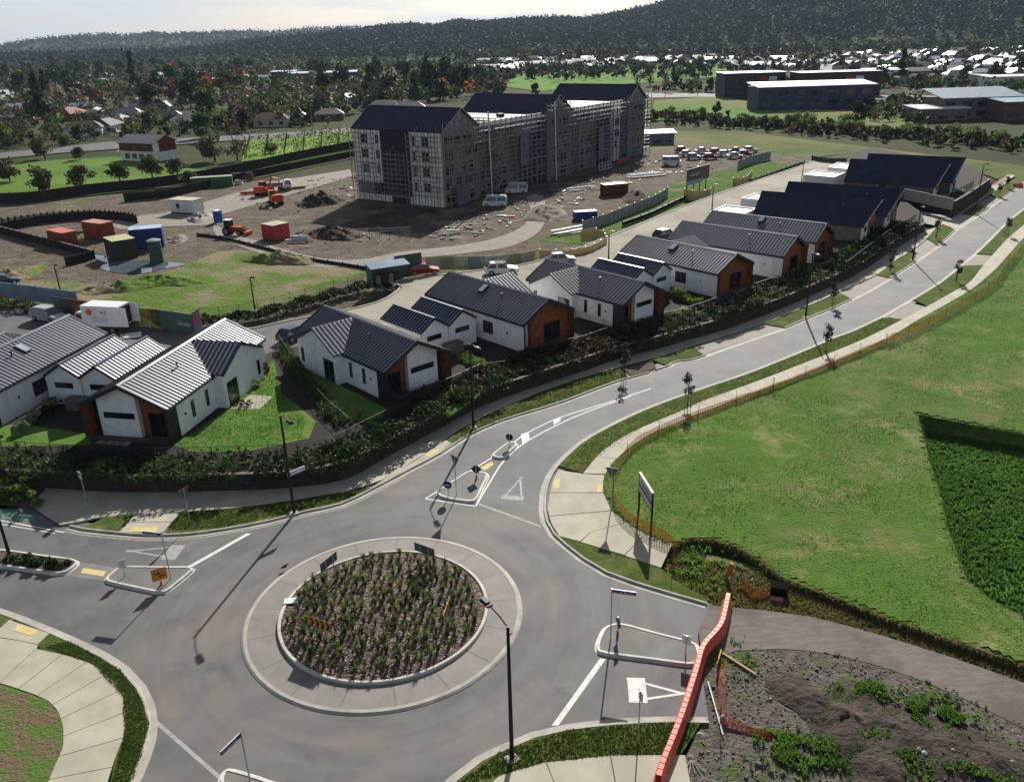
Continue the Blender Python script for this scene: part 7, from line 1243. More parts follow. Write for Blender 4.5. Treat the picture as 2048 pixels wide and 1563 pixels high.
KL_ = {'mid': 'green leafy tree', 'dark': 'dark evergreen tree', 'olive': 'rounded grey olive tree', 'red': 'autumn red tree', 'orange': 'autumn orange tree', 'yellow': 'autumn yellow tree', 'brown': 'bare brownish tree', 'conifer': 'tall dark conifer', 'lime': 'yellow green tree', 'shrub': 'bushy green shrub', 'pale': 'pale silvery bush'}
def tree(p, kind, s, where, group, z=-.45, label=None):
    cr_, tr_ = PROTO[kind][rnd.randrange(2)]; t = thing('tree' if kind not in ('shrub', 'pale') else 'bush', label or (KL_[kind] + ' ' + where), 'tree' if kind not in ('shrub', 'pale') else 'bush', (p[0], p[1], z), rnd.random() * 6.28, group + ', ' + kind); t.scale = (s, s, s * rnd.uniform(.85, 1.15)); put(tr_, 'trunk', t); put(cr_, 'crown', t); return t
def far_patch(name, poly, c1, c2, z=-.18, c3=None): return struct(sheet(name, poly, z, mat(name + c1, c1, c2, scale=.06, rough=1, spec=.05, bump=.8, bscale=.5, bdist=.6, c3=c3, scale3=.02)))
far_patch('paddock', [(-143.95,186.89),(-200.57,266.24),(-150.82,259.21),(-136.93,267.48),(-121.70,271.40),(-105.26,257.06),(-83.89,237.20),(-74.64,243.17),(-64.72,274.39),(-49.75,291.02),(-46.48,270.61),(-61.67,236.03),(-83.07,208.98),(-99.68,197.68),(-115.46,194.86)], '5d7a35', '4c682a')
far_patch('vineyard_grass', [(-76.79,251.68),(-94.23,320.95),(-58.59,346.14),(-48.61,283.90)], '6f8e3c', '5c7a30', -.17)
far_patch('sports_field', [(-1.02,600.96),(9.28,742.22),(47.46,831.66),(151.63,845.81),(208.73,829.81),(171.57,665.40),(109.76,609.94),(55.28,574.91),(21.58,537.29)], '5c8030', '4f7328')
far_patch('meadow', [(56.26,341.33),(75.04,442.43),(112.83,465.06),(116.07,402.19),(147.96,347.28),(160.70,332.33),(135.30,281.42),(113.19,286.89),(93.36,335.03)], '5a7a2c', '486a24', c3='6f6a44')
far_patch('open_field', [(40.51,252.62),(52.20,305.28),(79.24,295.30),(100.71,254.03),(124.63,206.68),(138.43,169.21),(107.33,128.42),(107.70,176.99),(109.97,201.15),(101.79,242.15),(77.10,226.39),(66.75,247.19)], '5c6436', '4a5a2a', c3='6f6746'); far_patch('distant_paddock', [(-729.73,1641.80),(-815.53,2192.83),(-614.83,2124.03),(-410.04,1666.87),(-506.16,1513.18)], '6a8a48', '5c7a3c'); far_patch('distant_paddock', [(-183.41,736.05),(-159.81,782.05),(-100.58,673.59),(-143.43,629.58)], '5f8a3a', '537a32')
asph = lambda poly: struct(sheet('far_road', poly, -.14, M_LANE))
asph([(-195.90,282.35),(-167.23,289.06),(-154.22,299.67),(-143.70,314.84),(-107.07,323.97),(-77.97,334.21),(-58.27,344.12),(-55.80,328.72),(-80.38,312.88),(-101.72,306.96),(-120.53,296.65),(-145.22,284.60),(-158.96,274.01),(-183.18,263.05)]); asph([(78.94,499.53),(106.44,483.95),(131.67,457.63),(184.84,436.67),(239.49,408.19),(279.73,382.95),(266.40,364.12),(227.38,386.94),(162.63,417.07),(100.86,458.13),(75.43,460.30)]); asph([(332.81,948.24),(427.76,1166.12),(338.22,905.87),(232.17,629.80),(205.90,573.24),(249.50,708.15)])
# ---------------------------------------------------------------- red and white house
rh = thing('red_house', 'two storey house with red upper boards, white base and grey gable roof', 'house', (*(-107.06,261.74), -.1), R(-24)); RW = mat('red_board', '7a2a22', '66231d', scale=1.5, rough=.8); GR = mat('grey_tile_roof', '77797d', '66686c', scale=1, rough=.6)
MB().box(-7, 7, -4, 4, 0, 2.7).obj('lower_wall', M_WHITE, rh); gable_body(-7.1, 7.1, -4.1, 4.1, 0, 0, RW, 'x', rh, 'x').name = 'spare'; bpy.data.objects.remove(bpy.data.objects['spare'])
mb = MB(); mb.extr([(-4.1, 2.7), (4.1, 2.7), (4.1, 5.3), (0, 7.0), (-4.1, 5.3)], -7.1, 7.1, lambda a, b, q: (q, a, b)); mb.obj('upper_wall', RW, rh)
for s in (-1, 1): MB().extr([(0, 7.25), (s * 4.7, 5.25), (s * 4.7, 5.1), (0, 7.05)][::s], -7.5, 7.5, lambda a, b, q: (q, a, b)).obj('roof_slope', GR, rh)
MB().box(6.4, 7.6, -4.4, -3.2, 0, 5.4).obj('chimney', M_WHITE, rh); MB().box(-7.6, 7.6, -4.25, -4.1, 2.55, 2.85).obj('floor_band', M_SWHITE, rh); MB().box(-9.6, -7.1, -3.4, 1, 2.4, 2.55).obj('balcony', M_SWHITE, rh)
for x in (-5, -1.5, 2.5): window(rh, -4.1, 'x', x, x + 1.6, 3.5, 4.7, -1)
for x in (-5.4, -2.6, .2, 3.4): window(rh, -4.0, 'x', x, x + 1.8, .7, 2.1, -1)
for y in (-2.5, .8): window(rh, 7.1, 'y', y, y + 1.4, 3.4, 4.7, 1)
# vineyard rows
for i in range(15):
    k = i / 14; a = Vector((-76.83,255.94)).lerp(Vector((-91.36,313.84)), k); b = Vector((-48.17,281.15)).lerp(Vector((-57.01,336.25)), k)
    t = thing('vine_row', 'trellised row of vines in the fenced vineyard', 'vine row', (a.x, a.y, -.15), ang(a, b), 'rows of vines in the vineyard'); L = (b - a).length; n = int(L / 6)
    me = MB().box(-.06, .06, -.06, .06, 0, 1.7).mesh('post', M_TRUNK)
    for j in range(n + 1): put(me, 'post', t, (L * j / n, 0, 0))
    put(leaf_mesh('vine', np.c_[nrs.uniform(0, L, int(L * 2.2)), nrs.uniform(-.25, .25, int(L * 2.2)), nrs.uniform(.3, 1.2, int(L * 2.2))], .5, L_OLIVE), 'vine', t)
# ---------------------------------------------------------------- suburb houses
HM = [mat('tile_brown', '4f423a', '41362f', scale=1, rough=.7), mat('tile_grey', '5c5d60', '4d4e51', scale=1, rough=.5), mat('tile_dark', '35363a', '2b2c30', scale=1, rough=.5), mat('metal_pale', 'aeb2b6', '9a9ea2', scale=1, rough=.3, spec=.6, metal=.3), mat('tile_terracotta', '77483a', '66402f', scale=1, rough=.7)]; WM = [mat('weatherboard', 'b9b4a8', 'a8a397', scale=1), mat('brick_wall', '7a5a48', '6a4d3d', scale=2), M_WHITE]
def far_house_mesh(seed):
    r = random.Random(seed); L, W, h, rr = r.uniform(10, 16), r.uniform(7, 9), r.uniform(2.6, 3.2), r.uniform(1.6, 2.4); mb = MB(); mb.box(-L / 2, L / 2, -W / 2, W / 2, 0, h, 0); e = .5; hip = r.choice((0, 0, 1)) * W * .4
    A = [(-L / 2 - e, -W / 2 - e, h - .1), (L / 2 + e, -W / 2 - e, h - .1), (L / 2 + e, W / 2 + e, h - .1), (-L / 2 - e, W / 2 + e, h - .1), (-L / 2 - e + hip, 0, h + rr), (L / 2 + e - hip, 0, h + rr)]
    mb.add(A, [(0, 1, 5, 4), (2, 3, 4, 5), (1, 2, 5), (3, 0, 4), (3, 2, 1, 0)], 1)
    for k in range(3): x = -L * .35 + k * L * .3; mb.box(x, x + 1.6, -W / 2 - .03, -W / 2, .9, 2.1, 2)
    return mb, hip
FH = [far_house_mesh(s)[0] for s in range(6)]
FHM = [[f.mesh('far_house', [WM[(i + j) % 3], HM[j], M_CGL]) for j in range(5)] for i, f in enumerate(FH)]
def far_house(p, a, roof, label, s=1., group='suburban houses', z=-.45, name='suburban_house'): return tag(put(FHM[rnd.randrange(6)][roof], name, None, (p[0], p[1], z), a, sc=s), label, 'house', group)
for px, a, rf, l in (((-164.43,344.51), .3, 0, 'brown roofed house with cream gable behind the left road'), ((-159.93,354.50), 1.6, 0, 'brown gabled house right of the cream one'), ((-175.01,410.86), .2, 1, 'grey hip roofed house behind the red house'), ((-186.93,458.82), .3, 2, 'navy and red roofed house among the autumn trees'), ((-147.55,386.58), .2, 2, 'low dark house behind the red house chimney'), ((-131.01,367.00), .5, 1, 'small grey shed beside the palm'), ((-95.37,361.79), .1, 4, 'long brown house behind the vineyard'), ((-88.10,370.45), .1, 1, 'grey roofed house beyond the vineyard fence'), ((-75.74,382.81), .2, 1, 'grey roofed house left of the apartment roof'), ((-43.12,403.09), .1, 1, 'grey house with red gable behind the first apartment roof'), ((-56.44,418.11), .2, 2, 'dark roofed house behind the apartment block'), ((-137.89,604.58), .2, 3, 'pale roofed house among the trees'), ((-190.28,610.20), .2, 0, 'brown house hidden in suburb trees'), ((-237.96,465.38), .3, 1, 'grey house among the left trees'), ((-233.25,422.18), .2, 0, 'brown house at the left edge'), ((-225.20,653.17), .1, 1, 'grey house in the middle of the suburb')): far_house(px, a, rf, l)
n = 0; SH = [(-239.45,374.18),(-584.57,935.14),(-580.08,1107.08),(-423.47,1082.28),(-222.60,897.03),(-120.86,705.01),(-64.12,730.84),(-6.46,648.23),(-31.75,522.05),(-67.89,387.70),(-109.80,365.60),(-163.32,355.33)]; shb = [(min(p[i] for p in SH), max(p[i] for p in SH)) for i in (0, 1)]
while n < 70:
    x, y = rnd.uniform(*shb[0]), shb[1][0] + (shb[1][1] - shb[1][0]) * rnd.random() ** 1.2
    if not inside((x, y), SH): continue
    n += 1; far_house((x, y), rnd.uniform(-.4, .5) + rnd.choice((0, 1.57)), rnd.choice((0, 1, 1, 2, 3, 3, 4)), 'low roofed house half hidden in the wooded suburb', rnd.uniform(.9, 1.25), 'houses hidden in the suburb')
# school, shops, sheds
def big(p, a, L, W, H, wallm, roofm, label, name='commercial_building', pitch=0., bays=0, glass=True):
    t = thing(name, label, 'building', (p[0], p[1], -.2), a); MB().box(-L / 2, L / 2, -W / 2, W / 2, 0, H).obj('wall', wallm, t)
    if pitch: MB().extr([(-W / 2 - .6, H), (W / 2 + .6, H + pitch), (W / 2 + .6, H + pitch + .3), (-W / 2 - .6, H + .3)], -L / 2 - .6, L / 2 + .6, lambda u, v, q: (q, u, v)).obj('roof', roofm, t)
    else: MB().box(-L / 2 - .4, L / 2 + .4, -W / 2 - .4, W / 2 + .4, H, H + .4).obj('roof', roofm, t)
    for i in range(bays): x = -L / 2 + (i + .2) * L / bays; (window(t, -W / 2, 'x', x, x + L / bays * .6, H * .15, H * .4, -1) if glass else None); (window(t, -W / 2, 'x', x, x + L / bays * .6, H * .58, H * .85, -1) if H > 6 else None)
    return t
M_SHED = mat('shed_blue', '2c3658', '262f4d', scale=.4, rough=.6); M_SHOP = mat('shop_dark', '2a2c30', '222428', scale=.4, rough=.6); M_SHROOF = mat('shed_roof_pale', 'c9ccd0', 'b6b9bd', scale=.3, rough=.35, spec=.5)
big((130.96,380.15), R(3), 50, 14, 9, M_SHED, M_SHROOF, 'long navy blue warehouse with pale roof across the meadow', 'warehouse', 1.2, 7); big((126.54,459.65), R(3), 31, 16, 11, M_SHOP, HM[3], 'dark glazed shop building left of the car park', 'shop_building', 0, 8); big((164.59,444.65), R(2), 40, 16, 11, M_SHOP, HM[2], 'dark glazed shop building behind the warehouse', 'shop_building', 0, 10)
big((171.66,324.89), R(4), 30, 14, 7, mat('nursery_wall', '6a6460', '57524e', scale=.6), mat('nursery_roof', '8f98a4', '7d8692', scale=.4, rough=.3), 'garden centre hall with ribbed glasshouse roof', 'garden_centre', 2.5, 5); big((184.92,314.98), R(4), 22, 14, 6, mat('barn_brown', '6a4a40', '583d35', scale=.6), mat('barn_teal', '7fa0a8', '70929a', scale=.4, rough=.3), 'brown shed with pale teal roof at the right edge', 'shed', 1, 3); big((155.56,317.46), R(4), 18, 10, 4, M_BOARD, M_SHROOF, 'low shed with white shade sails beside the garden centre', 'shed', .6, 3)
big((236.21,557.38), R(2), 24, 12, 6, M_WHITE, M_SHROOF, 'white hall beside the tall dark conifer', 'hall', .8, 4); big((270.33,475.40), R(2), 30, 10, 5, M_WHITE, M_SHROOF, 'long white building at the right edge of town', 'hall', .5, 5); big((261.49,489.21), R(80), 14, 9, 5, mat('mint_wall', 'a9b8a8', '9aa99a', scale=.6), M_SHROOF, 'pale mint gabled hall by the palms', 'hall', .5, 2)
big((-151.21,760.16), R(6), 60, 16, 6, mat('school_blue', '3a4a78', '32416a', scale=.5), M_SHROOF, 'long school building with blue walls and white roofs', 'school_building', .8, 9); big((-189.87,780.39), R(6), 20, 14, 7, M_SHOP, M_SHROOF, 'small dark block left of the school', 'school_building', .6, 3)
big((44.79,270.11), R(0), 14, 5, 3, mat('site_hut_blue', '5a6a80', '4d5c70', scale=.6), M_SHROOF, 'blue and white site huts beside the far scaffold', 'site_hut', .4, 4)
# far town: small houses with glinting roofs
n = 0; TOWN = [(-81.34,904.08),(-65.45,1107.16),(-17.58,1189.97),(64.94,1258.77),(166.44,1025.26),(237.94,1040.02),(282.58,921.31),(281.56,800.52),(390.58,1017.27),(508.75,1090.11),(743.28,1175.63),(567.79,822.20),(378.40,543.87),(309.47,530.94),(269.15,608.06),(249.50,708.15),(207.68,757.73),(139.02,855.03),(34.43,852.20),(-20.53,778.29)]
tb = [(min(p[i] for p in TOWN), max(p[i] for p in TOWN)) for i in (0, 1)]
while n < 235:
    x, y = rnd.uniform(*tb[0]), tb[0][0] * 0 + tb[1][0] + (tb[1][1] - tb[1][0]) * rnd.random() ** 1.4
    if not inside((x, y), TOWN): continue
    n += 1; far_house((x, y), rnd.uniform(-.4, .4) + rnd.choice((0, 1.57)), rnd.choice((3, 3, 3, 1, 2, 1)), 'small pale roofed house in the distant town', rnd.uniform(.9, 1.5), 'houses of the distant town', -.45, 'town_house')
for i in range(30):
    p = Vector((253.79,519.08)).lerp(Vector((445.98,733.18)), rnd.random()); far_house((p.x + rnd.uniform(-50, 40), p.y + rnd.uniform(-20, 60)), rnd.uniform(-.4, .4), rnd.choice((3, 3, 1, 2)), 'pale roofed house on the near edge of town', 1.1, 'houses at the edge of town', -.45, 'town_house')
# ---------------------------------------------------------------- individual trees
for px, k, s, l in (((-143.93,272.26), 'olive', 1.25, 'large olive tree left of the red house driveway'), ((-130.19,266.18), 'olive', .8, 'small olive tree at the red house drive'), ((-129.86,225.83), 'olive', 1.1, 'olive tree at the left edge of the paddock'), ((-111.00,204.06), 'olive', 1.15, 'olive tree second from the left along the paddock fence'), ((-103.62,210.01), 'olive', 1.15, 'round olive tree alone in the middle of the paddock'), ((-98.22,219.03), 'olive', 1.0, 'olive tree below the left corner of the red house'), ((-91.72,223.63), 'olive', 1.15, 'olive tree directly in front of the red house'), ((-86.41,226.94), 'olive', 1.0, 'olive tree below the white chimney of the red house'), ((-85.52,255.45), 'olive', 1.6, 'biggest grey olive tree right of the red house'), ((-79.17,256.39), 'brown', 1.3, 'bare brown tree between the olive and the vineyard'), ((-73.04,269.98), 'olive', .7, 'small olive tree inside the vineyard corner'), ((-76.64,207.96), 'olive', .8, 'small olive tree against the long black fence')): tree(px, k, s, '', 'paddock trees', label=l)
for px, k, s in (((-100.45,339.77), 'dark', 1.0), ((-110.32,319.82), 'mid', 1.2), ((-154.51,318.80), 'mid', .8), ((-154.18,306.73), 'shrub', 1.2), ((-193.51,519.95), 'red', 1.6), ((-193.22,540.13), 'red', 1.2), ((-213.70,603.93), 'yellow', .9), ((-307.40,841.90), 'red', 2.4), ((-234.38,669.36), 'red', 1.5), ((-172.72,425.77), 'orange', .9), ((-272.56,547.69), 'red', 1.1), ((-267.75,567.27), 'red', 1.0), ((-164.86,521.66), 'red', 1.1), ((-124.56,477.76), 'red', 1.2), ((-135.74,540.25), 'red', 1.0), ((-255.01,610.05), 'lime', 1.3), ((-174.76,393.97), 'lime', .7)): tree(px, k, s, 'standing among the suburb houses', 'suburb trees')
for px, k, s in (((-277.79,511.09), 'orange', 1.2), ((-325.00,637.64), 'red', 1.4), ((-229.65,505.99), 'red', 1.2), ((-211.34,489.36), 'brown', 1.5), ((-234.96,602.15), 'orange', 1.2), ((-217.01,661.76), 'red', 1.4), ((-149.47,524.20), 'orange', 1.0), ((-111.26,510.28), 'brown', 1.5), ((-385.35,794.41), 'orange', 1.6), ((-235.84,804.45), 'red', 1.6), ((-402.98,764.41), 'brown', 1.8), ((-102.65,423.97), 'lime', 1.0), ((-141.03,349.82), 'mid', 1.0), ((-147.04,340.33), 'lime', .8)): tree(px, k, s, 'in the autumn gardens of the left suburb', 'autumn garden trees')
SUB = [(-194.58,301.25),(-752.80,1208.58),(-788.13,1509.64),(-570.74,1464.18),(-259.65,1049.17),(-145.33,851.62),(-70.65,807.74),(0.77,644.65),(9.36,528.13),(-29.36,480.45),(-61.81,440.48),(-75.66,360.71),(-107.34,330.80),(-151.93,329.47)]; sb = [(min(p[i] for p in SUB), max(p[i] for p in SUB)) for i in (0, 1)]; n = 0
while n < 190:
    x, y = rnd.uniform(*sb[0]), sb[1][0] + (sb[1][1] - sb[1][0]) * rnd.random() ** 1.5
    if not inside((x, y), SUB): continue
    n += 1; k = rnd.choice(('mid', 'mid', 'dark', 'dark', 'dark', 'brown', 'olive', 'olive', 'lime', 'conifer', 'pale', 'shrub', 'orange' if rnd.random() < .3 else 'mid', 'red' if rnd.random() < .25 else 'brown')); tree((x, y), k, rnd.uniform(.9, 1.7) * (1.35 if y > 420 else 1), 'within the wooded suburb left of the apartments', 'wooded suburb')
for px, k, s in (((-64.23,594.94), 'conifer', 1.9), ((-81.44,541.63), 'conifer', 1.6), ((-65.87,513.80), 'dark', 1.9), ((-43.84,526.81), 'dark', 2.2), ((-33.11,545.59), 'dark', 2.4), ((-24.82,567.10), 'dark', 2.0), ((-15.88,590.34), 'mid', 1.9), ((-105.66,575.42), 'dark', 1.9), ((-1.01,532.39), 'brown', 1.6), ((17.34,502.70), 'dark', .9), ((-47.12,468.59), 'conifer', 1.4), ((-34.90,482.47), 'dark', 1.6), ((-102.02,506.91), 'dark', 1.6)): tree(px, k, s, 'in the dark grove behind the first apartment roof', 'grove behind the apartments')
for px, k, s in (((92.90,568.76), 'brown', 1.6), ((87.90,1036.68), 'conifer', 1.8), ((130.62,1057.32), 'brown', 2.2), ((166.77,763.56), 'mid', 1.4), ((228.75,515.07), 'conifer', 1.9), ((211.97,502.41), 'dark', 1.3), ((230.60,493.79), 'mid', 1.2), ((265.43,513.30), 'mid', 1.2), ((286.10,519.61), 'dark', 1.2), ((329.16,572.80), 'dark', 1.5), ((262.16,699.67), 'dark', 1.2), ((148.64,470.87), 'brown', 1.1), ((115.03,497.86), 'dark', .8), ((215.16,443.53), 'mid', 1.0), ((173.33,423.24), 'shrub', 1.2), ((103.61,575.30), 'brown', 1.3), ((79.53,532.06), 'brown', 1.2), ((101.93,532.23), 'dark', 1.0)): tree(px, k, s, 'scattered between the shops and town', 'town trees')
for i in range(85):
    u = rnd.random(); p = Vector((56.99,358.48)).lerp(Vector((90.36,323.94)), u * 2.6) if u < .38 else Vector((89.40,320.39)).lerp(Vector((150.03,238.67)), (u - .38) / .62); tree((p.x + rnd.uniform(-8, 8), p.y + rnd.uniform(-5, 6)), rnd.choice(('shrub', 'shrub', 'pale', 'shrub', 'pale')), rnd.uniform(.5, 1.15), 'in the scrub along the stream bank', 'stream bank scrub')
for px, s in (((121.94,304.45), 1.1), ((86.01,359.09), .6)): tree(px, 'dark', s, 'standing tall in the stream bank scrub', 'stream bank trees')
t_p = thing('palm_tree', 'shaggy palm with drooping fronds beside the red house', 'palm', (*(-105.12,307.72), -.2)); MB().tube((0, 0, 0), (0, 0, 4), .35, .28, 8).obj('trunk', M_TRUNK, t_p); mb = MB()
for i in range(34):
    a = rnd.random() * 6.28; e = rnd.uniform(-.3, 1.0); pts = [(math.cos(a) * r_ * math.cos(e), math.sin(a) * r_ * math.cos(e), 4 + math.sin(e) * r_ - .16 * r_ * r_) for r_ in (0, 1, 2, 3)]
    for q0, q1 in zip(pts, pts[1:]): px_, py_ = -math.sin(a) * .28, math.cos(a) * .28; mb.add([(q0[0] - px_, q0[1] - py_, q0[2]), (q0[0] + px_, q0[1] + py_, q0[2]), (q1[0] + px_, q1[1] + py_, q1[2]), (q1[0] - px_, q1[1] - py_, q1[2])], [(0, 1, 2, 3)])
mb.obj('crown', L_DARK, t_p)
# power poles and pylons
def power_pole(p, h, label):
    t = thing('power_pole', label, 'power pole', (*p, -.2), .3); MB().tube((0, 0, 0), (0, 0, h), .16, .1, 8).obj('pole', mat('pole_concrete', '8d8d8a', '7b7b78', scale=2), t); MB().box(-1.2, 1.2, -.06, .06, h - .7, h - .55).obj('crossarm', M_TRUNK, t); return t
for p, h, l in (((-178.40,330.61), 9, 'tall pale power pole beside the left rear road'), ((-120.75,327.19), 8, 'power pole behind the red house'), ((-74.57,340.69), 8, 'power pole beyond the vineyard'), ((103.55,476.78), 9, 'power pole beside the shops'), ((82.09,454.08), 9, 'power pole behind the apartments')): power_pole(p, h, l)
# ---------------------------------------------------------------- hills
def hill(name, sky, foot_y, crest, z_foot, m, seed, rough=.1, rows=26):
    """ridge whose skyline heights are given per bearing: sky = [(bearing deg from +Y clockwise, elevation deg)]; distances in metres"""
    mb = MB(); B = np.linspace(sky[0][0], sky[-1][0], 150); E = np.interp(B, [s[0] for s in sky], [s[1] for s in sky]); k = len(B)
    for j in range(rows + 1):
        u = j / rows
        for i, (b, e) in enumerate(zip(B, E)):
            d = foot_y + (crest - foot_y) * u; zc = 32 + crest * math.tan(R(e)) ; x, y = d * math.sin(R(b)), d * math.cos(R(b))
            zz = z_foot + (zc - z_foot) * (u ** .8) + (zc - z_foot) * rough * (noise2(x, y, .0022, seed) + .5 * noise2(x, y, .006, seed)) * math.sin(min(1, u) * math.pi) * 1.6
            mb.v.append((x, y, zz))
        
    for i, (b, e) in enumerate(zip(B, E)): d = crest * 1.35; mb.v.append((d * math.sin(R(b)), d * math.cos(R(b)), -30))
    for j in range(rows + 1):
        for i in range(k - 1): a = j * k + i; mb.f.append((a, a + 1, a + k + 1, a + k)); mb.m.append(0)
    return struct(mb.obj(name, m, smooth=True)), mb, k, rows
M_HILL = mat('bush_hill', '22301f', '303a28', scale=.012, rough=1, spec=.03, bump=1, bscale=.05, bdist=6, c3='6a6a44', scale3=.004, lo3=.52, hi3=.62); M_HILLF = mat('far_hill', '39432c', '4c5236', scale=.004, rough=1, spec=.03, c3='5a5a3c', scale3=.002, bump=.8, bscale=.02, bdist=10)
hA = hill('hills', [(-14.87, -0.106), (-11.28, 0.171), (-8.99, 0.343), (-7.59, 0.595), (-5.43, 0.631), (-4.2, 0.459), (-3.26, 0.723), (-2.32, 0.758), (-1.71, 0.629), (-0.15, 0.706), (1.41, 0.783), (3.28, 0.822), (4.83, 0.698), (6.52, 0.882), (9.1, 1.318), (9.99, 1.57), (12.04, 2.166), (14.88, 3.006), (18.99, 3.742), (28.83, 4.629), (34.26, 4.661)], 1450, 2600, -2, M_HILL, 1.3)
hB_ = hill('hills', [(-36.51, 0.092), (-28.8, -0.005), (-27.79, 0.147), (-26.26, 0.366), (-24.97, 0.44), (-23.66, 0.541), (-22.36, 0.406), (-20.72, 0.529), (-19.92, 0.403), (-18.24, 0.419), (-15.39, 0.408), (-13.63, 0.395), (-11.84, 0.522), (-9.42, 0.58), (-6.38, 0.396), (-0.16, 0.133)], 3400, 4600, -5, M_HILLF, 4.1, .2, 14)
hC = hill('hills', [(-35.61, -0.36), (-28.89, -0.435), (-25.15, -0.448), (-21.17, -0.46), (-18.38, -0.43), (-16.93, -0.248), (-15.45, -0.063), (-13.68, 0.06), (-11.87, 0.185), (-10.05, 0.312), (-8.83, 0.396), (-6.38, 0.339), (-3.3, -0.108)], 1700, 2500, -2, M_HILL, 7.7, .15, 12)
def forest(name, mb, k, rows, n, size, m, label, seed, umin=.02, quads=7):
    """leaf clumps for every crown of the bush that covers a hill mesh"""
    rs = np.random.RandomState(seed); H = np.array(mb.v[:k * (rows + 1)]).reshape(rows + 1, k, 3)
    j = (rows - .01) * (umin + (1 - umin) * rs.rand(n) ** .8); i = rs.rand(n) * (k - 1.01); j0, i0 = j.astype(int), i.astype(int); fj, fi = (j - j0)[:, None], (i - i0)[:, None]
    p = H[j0, i0] * (1 - fj) * (1 - fi) + H[j0 + 1, i0] * fj * (1 - fi) + H[j0, i0 + 1] * (1 - fj) * fi + H[j0 + 1, i0 + 1] * fj * fi
    s = size * rs.uniform(.5, 1.6, n); c = rs.normal(size=(n, quads, 3)) * [.4, .4, .35]; P = p[:, None, :] + c * s[:, None, None]; P[:, :, 2] += s[:, None] * .55
    return stuff(put(leaf_mesh(name, P.reshape(-1, 3), size * .62, m, rs), name), label, 'forest')
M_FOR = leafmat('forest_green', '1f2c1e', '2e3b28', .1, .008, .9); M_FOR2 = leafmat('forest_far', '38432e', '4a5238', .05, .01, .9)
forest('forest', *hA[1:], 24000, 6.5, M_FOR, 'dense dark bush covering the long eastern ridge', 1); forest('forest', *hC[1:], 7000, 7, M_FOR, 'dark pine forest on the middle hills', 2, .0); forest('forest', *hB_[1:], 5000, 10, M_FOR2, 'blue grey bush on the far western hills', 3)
# woods that read as one mass: leaf clumps round many stems, one object per tone
def wood(name, n, sampler, m, label, seed, quads=34, size=1.5, hr=(5, 11)):
    rs = np.random.RandomState(seed); P = []
    for _ in range(n):
        x, y = sampler(rs); h = rs.uniform(*hr); r_ = h * rs.uniform(.28, .42); c = rs.normal(size=(quads, 3)); c /= np.linalg.norm(c, axis=1)[:, None]; c *= rs.uniform(.45, 1, (quads, 1)) ** .5; lob = rs.normal(size=(4, 3)) * [.45, .45, .3]; c = c * .62 + lob[rs.randint(0, 4, quads)]; P.append(np.c_[x + c[:, 0] * r_, y + c[:, 1] * r_, -.4 + h * .55 + c[:, 2] * h * .45])
    return stuff(put(leaf_mesh(name, np.concatenate(P), size, m, rs), name), label, 'wood')
def s_poly(poly, pw=1.0):
    bx = [(min(p[i] for p in poly), max(p[i] for p in poly)) for i in (0, 1)]
    def f(rs):
        while True:
            x, y = rs.uniform(*bx[0]), bx[1][0] + (bx[1][1] - bx[1][0]) * rs.rand() ** pw
            if inside((x, y), poly): return x, y
    return f
def s_sector(b0, b1, d0, d1): return lambda rs: (lambda b, d: (d * math.sin(R(b)), d * math.cos(R(b))))(rs.uniform(b0, b1), rs.uniform(d0, d1))
W1 = [(-235.49,357.84),(-784.67,1227.31),(-788.13,1509.64),(-570.74,1464.18),(-259.65,1049.17),(-199.82,803.45),(-142.96,521.82),(-128.79,393.01),(-183.19,480.16),(-207.70,456.12),(-210.61,392.20)]; W2 = [(-113.02,342.88),(-137.23,500.20),(-173.26,694.34),(-112.07,652.35),(-62.68,713.82),(-2.77,626.51),(3.42,525.94),(-29.36,480.45),(-62.24,443.75),(-77.00,367.44)]; W3 = [(-840.03,1259.83),(-1054.32,1903.04),(-791.02,2035.43),(-370.93,1506.25),(-98.33,1133.62),(-3.70,944.74),(-11.80,773.16),(-70.65,807.74),(-259.65,1049.17),(-570.74,1464.18),(-774.56,1394.05)]
for k_, (m, f, l) in enumerate(((L_DARK, .34, 'dark evergreen mass'), (L_MID, .30, 'green leafy mass'), (L_BROWN, .10, 'bare brown twiggy mass'), (L_OLIVE, .2, 'olive grey mass'), (L_SILVER, .04, 'pale silvery mass'), (L_RED, .012, 'autumn red scatter'), (L_ORANGE, .008, 'autumn orange scatter'))):
    wood('suburb_wood', int(1050 * f), s_poly(W1, 1.3), m, l + ' of trees in the left suburb', 200 + k_); wood('suburb_wood', int(480 * f), s_poly(W2, 1.2), m, l + ' of trees behind the vineyard', 220 + k_); wood('distant_wood', int(1300 * f), s_poly(W3, 1.2), m, l + ' of trees between suburb and hills', 240 + k_, 22, 2.0, (5, 11))
for k_, (m, f, l) in enumerate(((M_FOR, .6, 'dark mass'), (L_BROWN, .2, 'brown mass'), (L_MID, .2, 'green mass'))): wood('town_wood', int(1700 * f), s_sector(-4, 40, 640, 1250), m, l + ' of garden trees spread through the town', 260 + k_, 18, 2.0, (4, 9)); wood('foothill_wood', int(1100 * f), s_sector(-3, 36, 1180, 1500), m, l + ' of trees along the foot of the ridge', 270 + k_, 14, 3.6, (8, 15)); wood('stream_wood', int(260 * f), s_poly([(52.61,330.32),(58.93,357.91),(92.34,331.25),(124.49,290.38),(163.42,238.05),(147.03,212.97),(123.06,239.92),(106.11,268.26),(81.64,304.56)]), m, l + ' of scrub along the stream bank', 280 + k_, 30, .8, (1.5, 3.5))
HSP = [(o.location.x, o.location.y) for o in bpy.data.objects if o.name.startswith(('suburban_house', 'red_house'))]
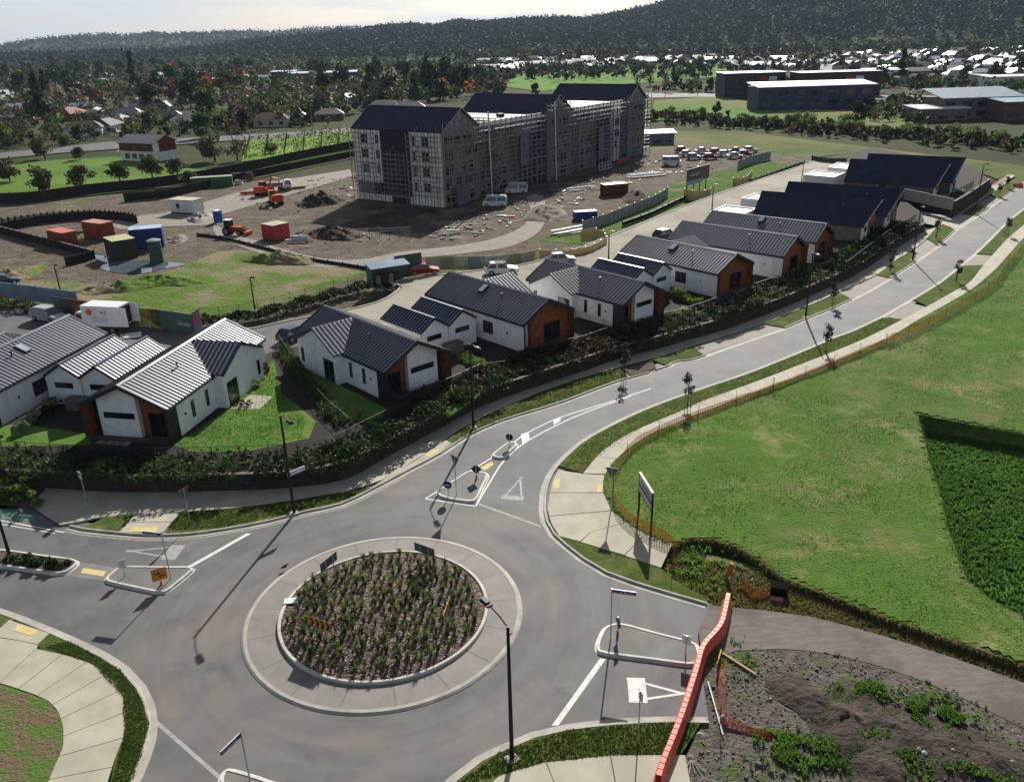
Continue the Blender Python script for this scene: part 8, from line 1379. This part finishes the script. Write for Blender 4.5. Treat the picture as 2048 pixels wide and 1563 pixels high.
def clear_of(f, r=9):
    def g(rs):
        while True:
            q = f(rs)
            if all(math.dist(q, h) > r for h in HSP): return q
    return g
W4 = [(-202.53,305.66),(-311.71,478.52),(-212.38,466.76),(-127.98,397.57),(-83.43,399.61),(-62.47,361.37),(-110.56,335.07),(-148.26,325.34),(-158.89,309.21),(-172.12,297.95)]
for k_, (m, n_, l) in enumerate(((L_DARK, 150, 'dark hedges and bushes'), (L_MID, 130, 'green garden bushes'), (L_BROWN, 80, 'brown garden bushes'), (L_SILVER, 30, 'pale garden bushes'), (L_LIME, 40, 'yellow green garden bushes'))): wood('garden_wood', n_, clear_of(s_poly(W4)), m, l + ' filling the gardens of the left suburb', 320 + k_, 46, .8, (2, 6))
for k_, (m, n_, l) in enumerate(((L_DARK, 110, 'dark trees'), (L_MID, 80, 'green trees'), (L_BROWN, 50, 'brown trees'))): wood('roadside_wood', n_, s_poly([(83.61,511.12),(126.22,521.41),(139.18,575.96),(170.53,532.13),(192.20,580.42),(224.78,533.47),(324.16,484.15),(267.46,397.34),(219.82,437.74),(190.26,449.79),(197.51,480.46),(159.40,487.97),(152.12,491.10),(116.35,479.91),(80.91,494.36)]), m, l + ' around the shops and car parks', 340 + k_, 34, 1.2, (3, 8)); wood('meadow_edge_wood', n_ // 2, s_poly([(145.18,355.20),(178.53,404.74),(184.25,387.41),(143.33,298.80),(133.02,319.89)]), m, l + ' on the yard beside the garden centre', 350 + k_, 30, .9, (2, 5))
for o in [o for o in bpy.data.objects if o.name.startswith('shop_building') and o.parent is None]:
    for x, z, c1, c2 in ((2, 7, 'a83a34', '8f302b'), (7, 7, 'c9ced0', 'b9bec0'), (2, 3.6, 'd2d4d4', 'c2c4c4'), (7, 3.6, '5f9aa2', '528a92')): MB().box(x, x + 4, -8.25, -8.1, z, z + 2.4).obj('sign_panel', mat('sign_panel_' + c1, c1, c2, scale=1), o)
for b, d, zz, l in ((13.6, 1900, 0, 'lattice power pylon on the ridge slope'), (22.5, 1650, 0, 'lattice power pylon above the town')):
    x, y = d * math.sin(R(b)), d * math.cos(R(b)); t = thing('pylon', l, 'pylon', (x, y, 60)); 
    for s, u in ((-1, -1), (1, -1), (1, 1), (-1, 1)): MB().tube((s * 4, u * 4, 0), (s * .6, u * .6, 36), .35, n=4).obj('leg', M_POLE, t)
    for z_ in (26, 31): MB().box(-7, 7, -.4, .4, z_, z_ + .7).obj('crossarm', M_POLE, t)
# ---------------------------------------------------------------- air
hz_ = MB().box(-3600, 3600, -60, 5200, -32, 330).obj('haze', None); hz_.data.materials.clear()
hm = bpy.data.materials.new('haze_air'); hm.use_nodes = True; t = hm.node_tree; t.nodes.clear(); o = N(t, 'ShaderNodeOutputMaterial'); pv = N(t, 'ShaderNodeVolumePrincipled'); pv.inputs['Color'].default_value = (.6, .76, 1, 1); pv.inputs['Density'].default_value = .00004; pv.inputs['Anisotropy'].default_value = .1; t.links.new(pv.outputs[0], o.inputs['Volume']); hz_.data.materials.append(hm)
hz_['kind'] = 'stuff'; tag(hz_, 'pale blue haze in the distant air', 'haze')
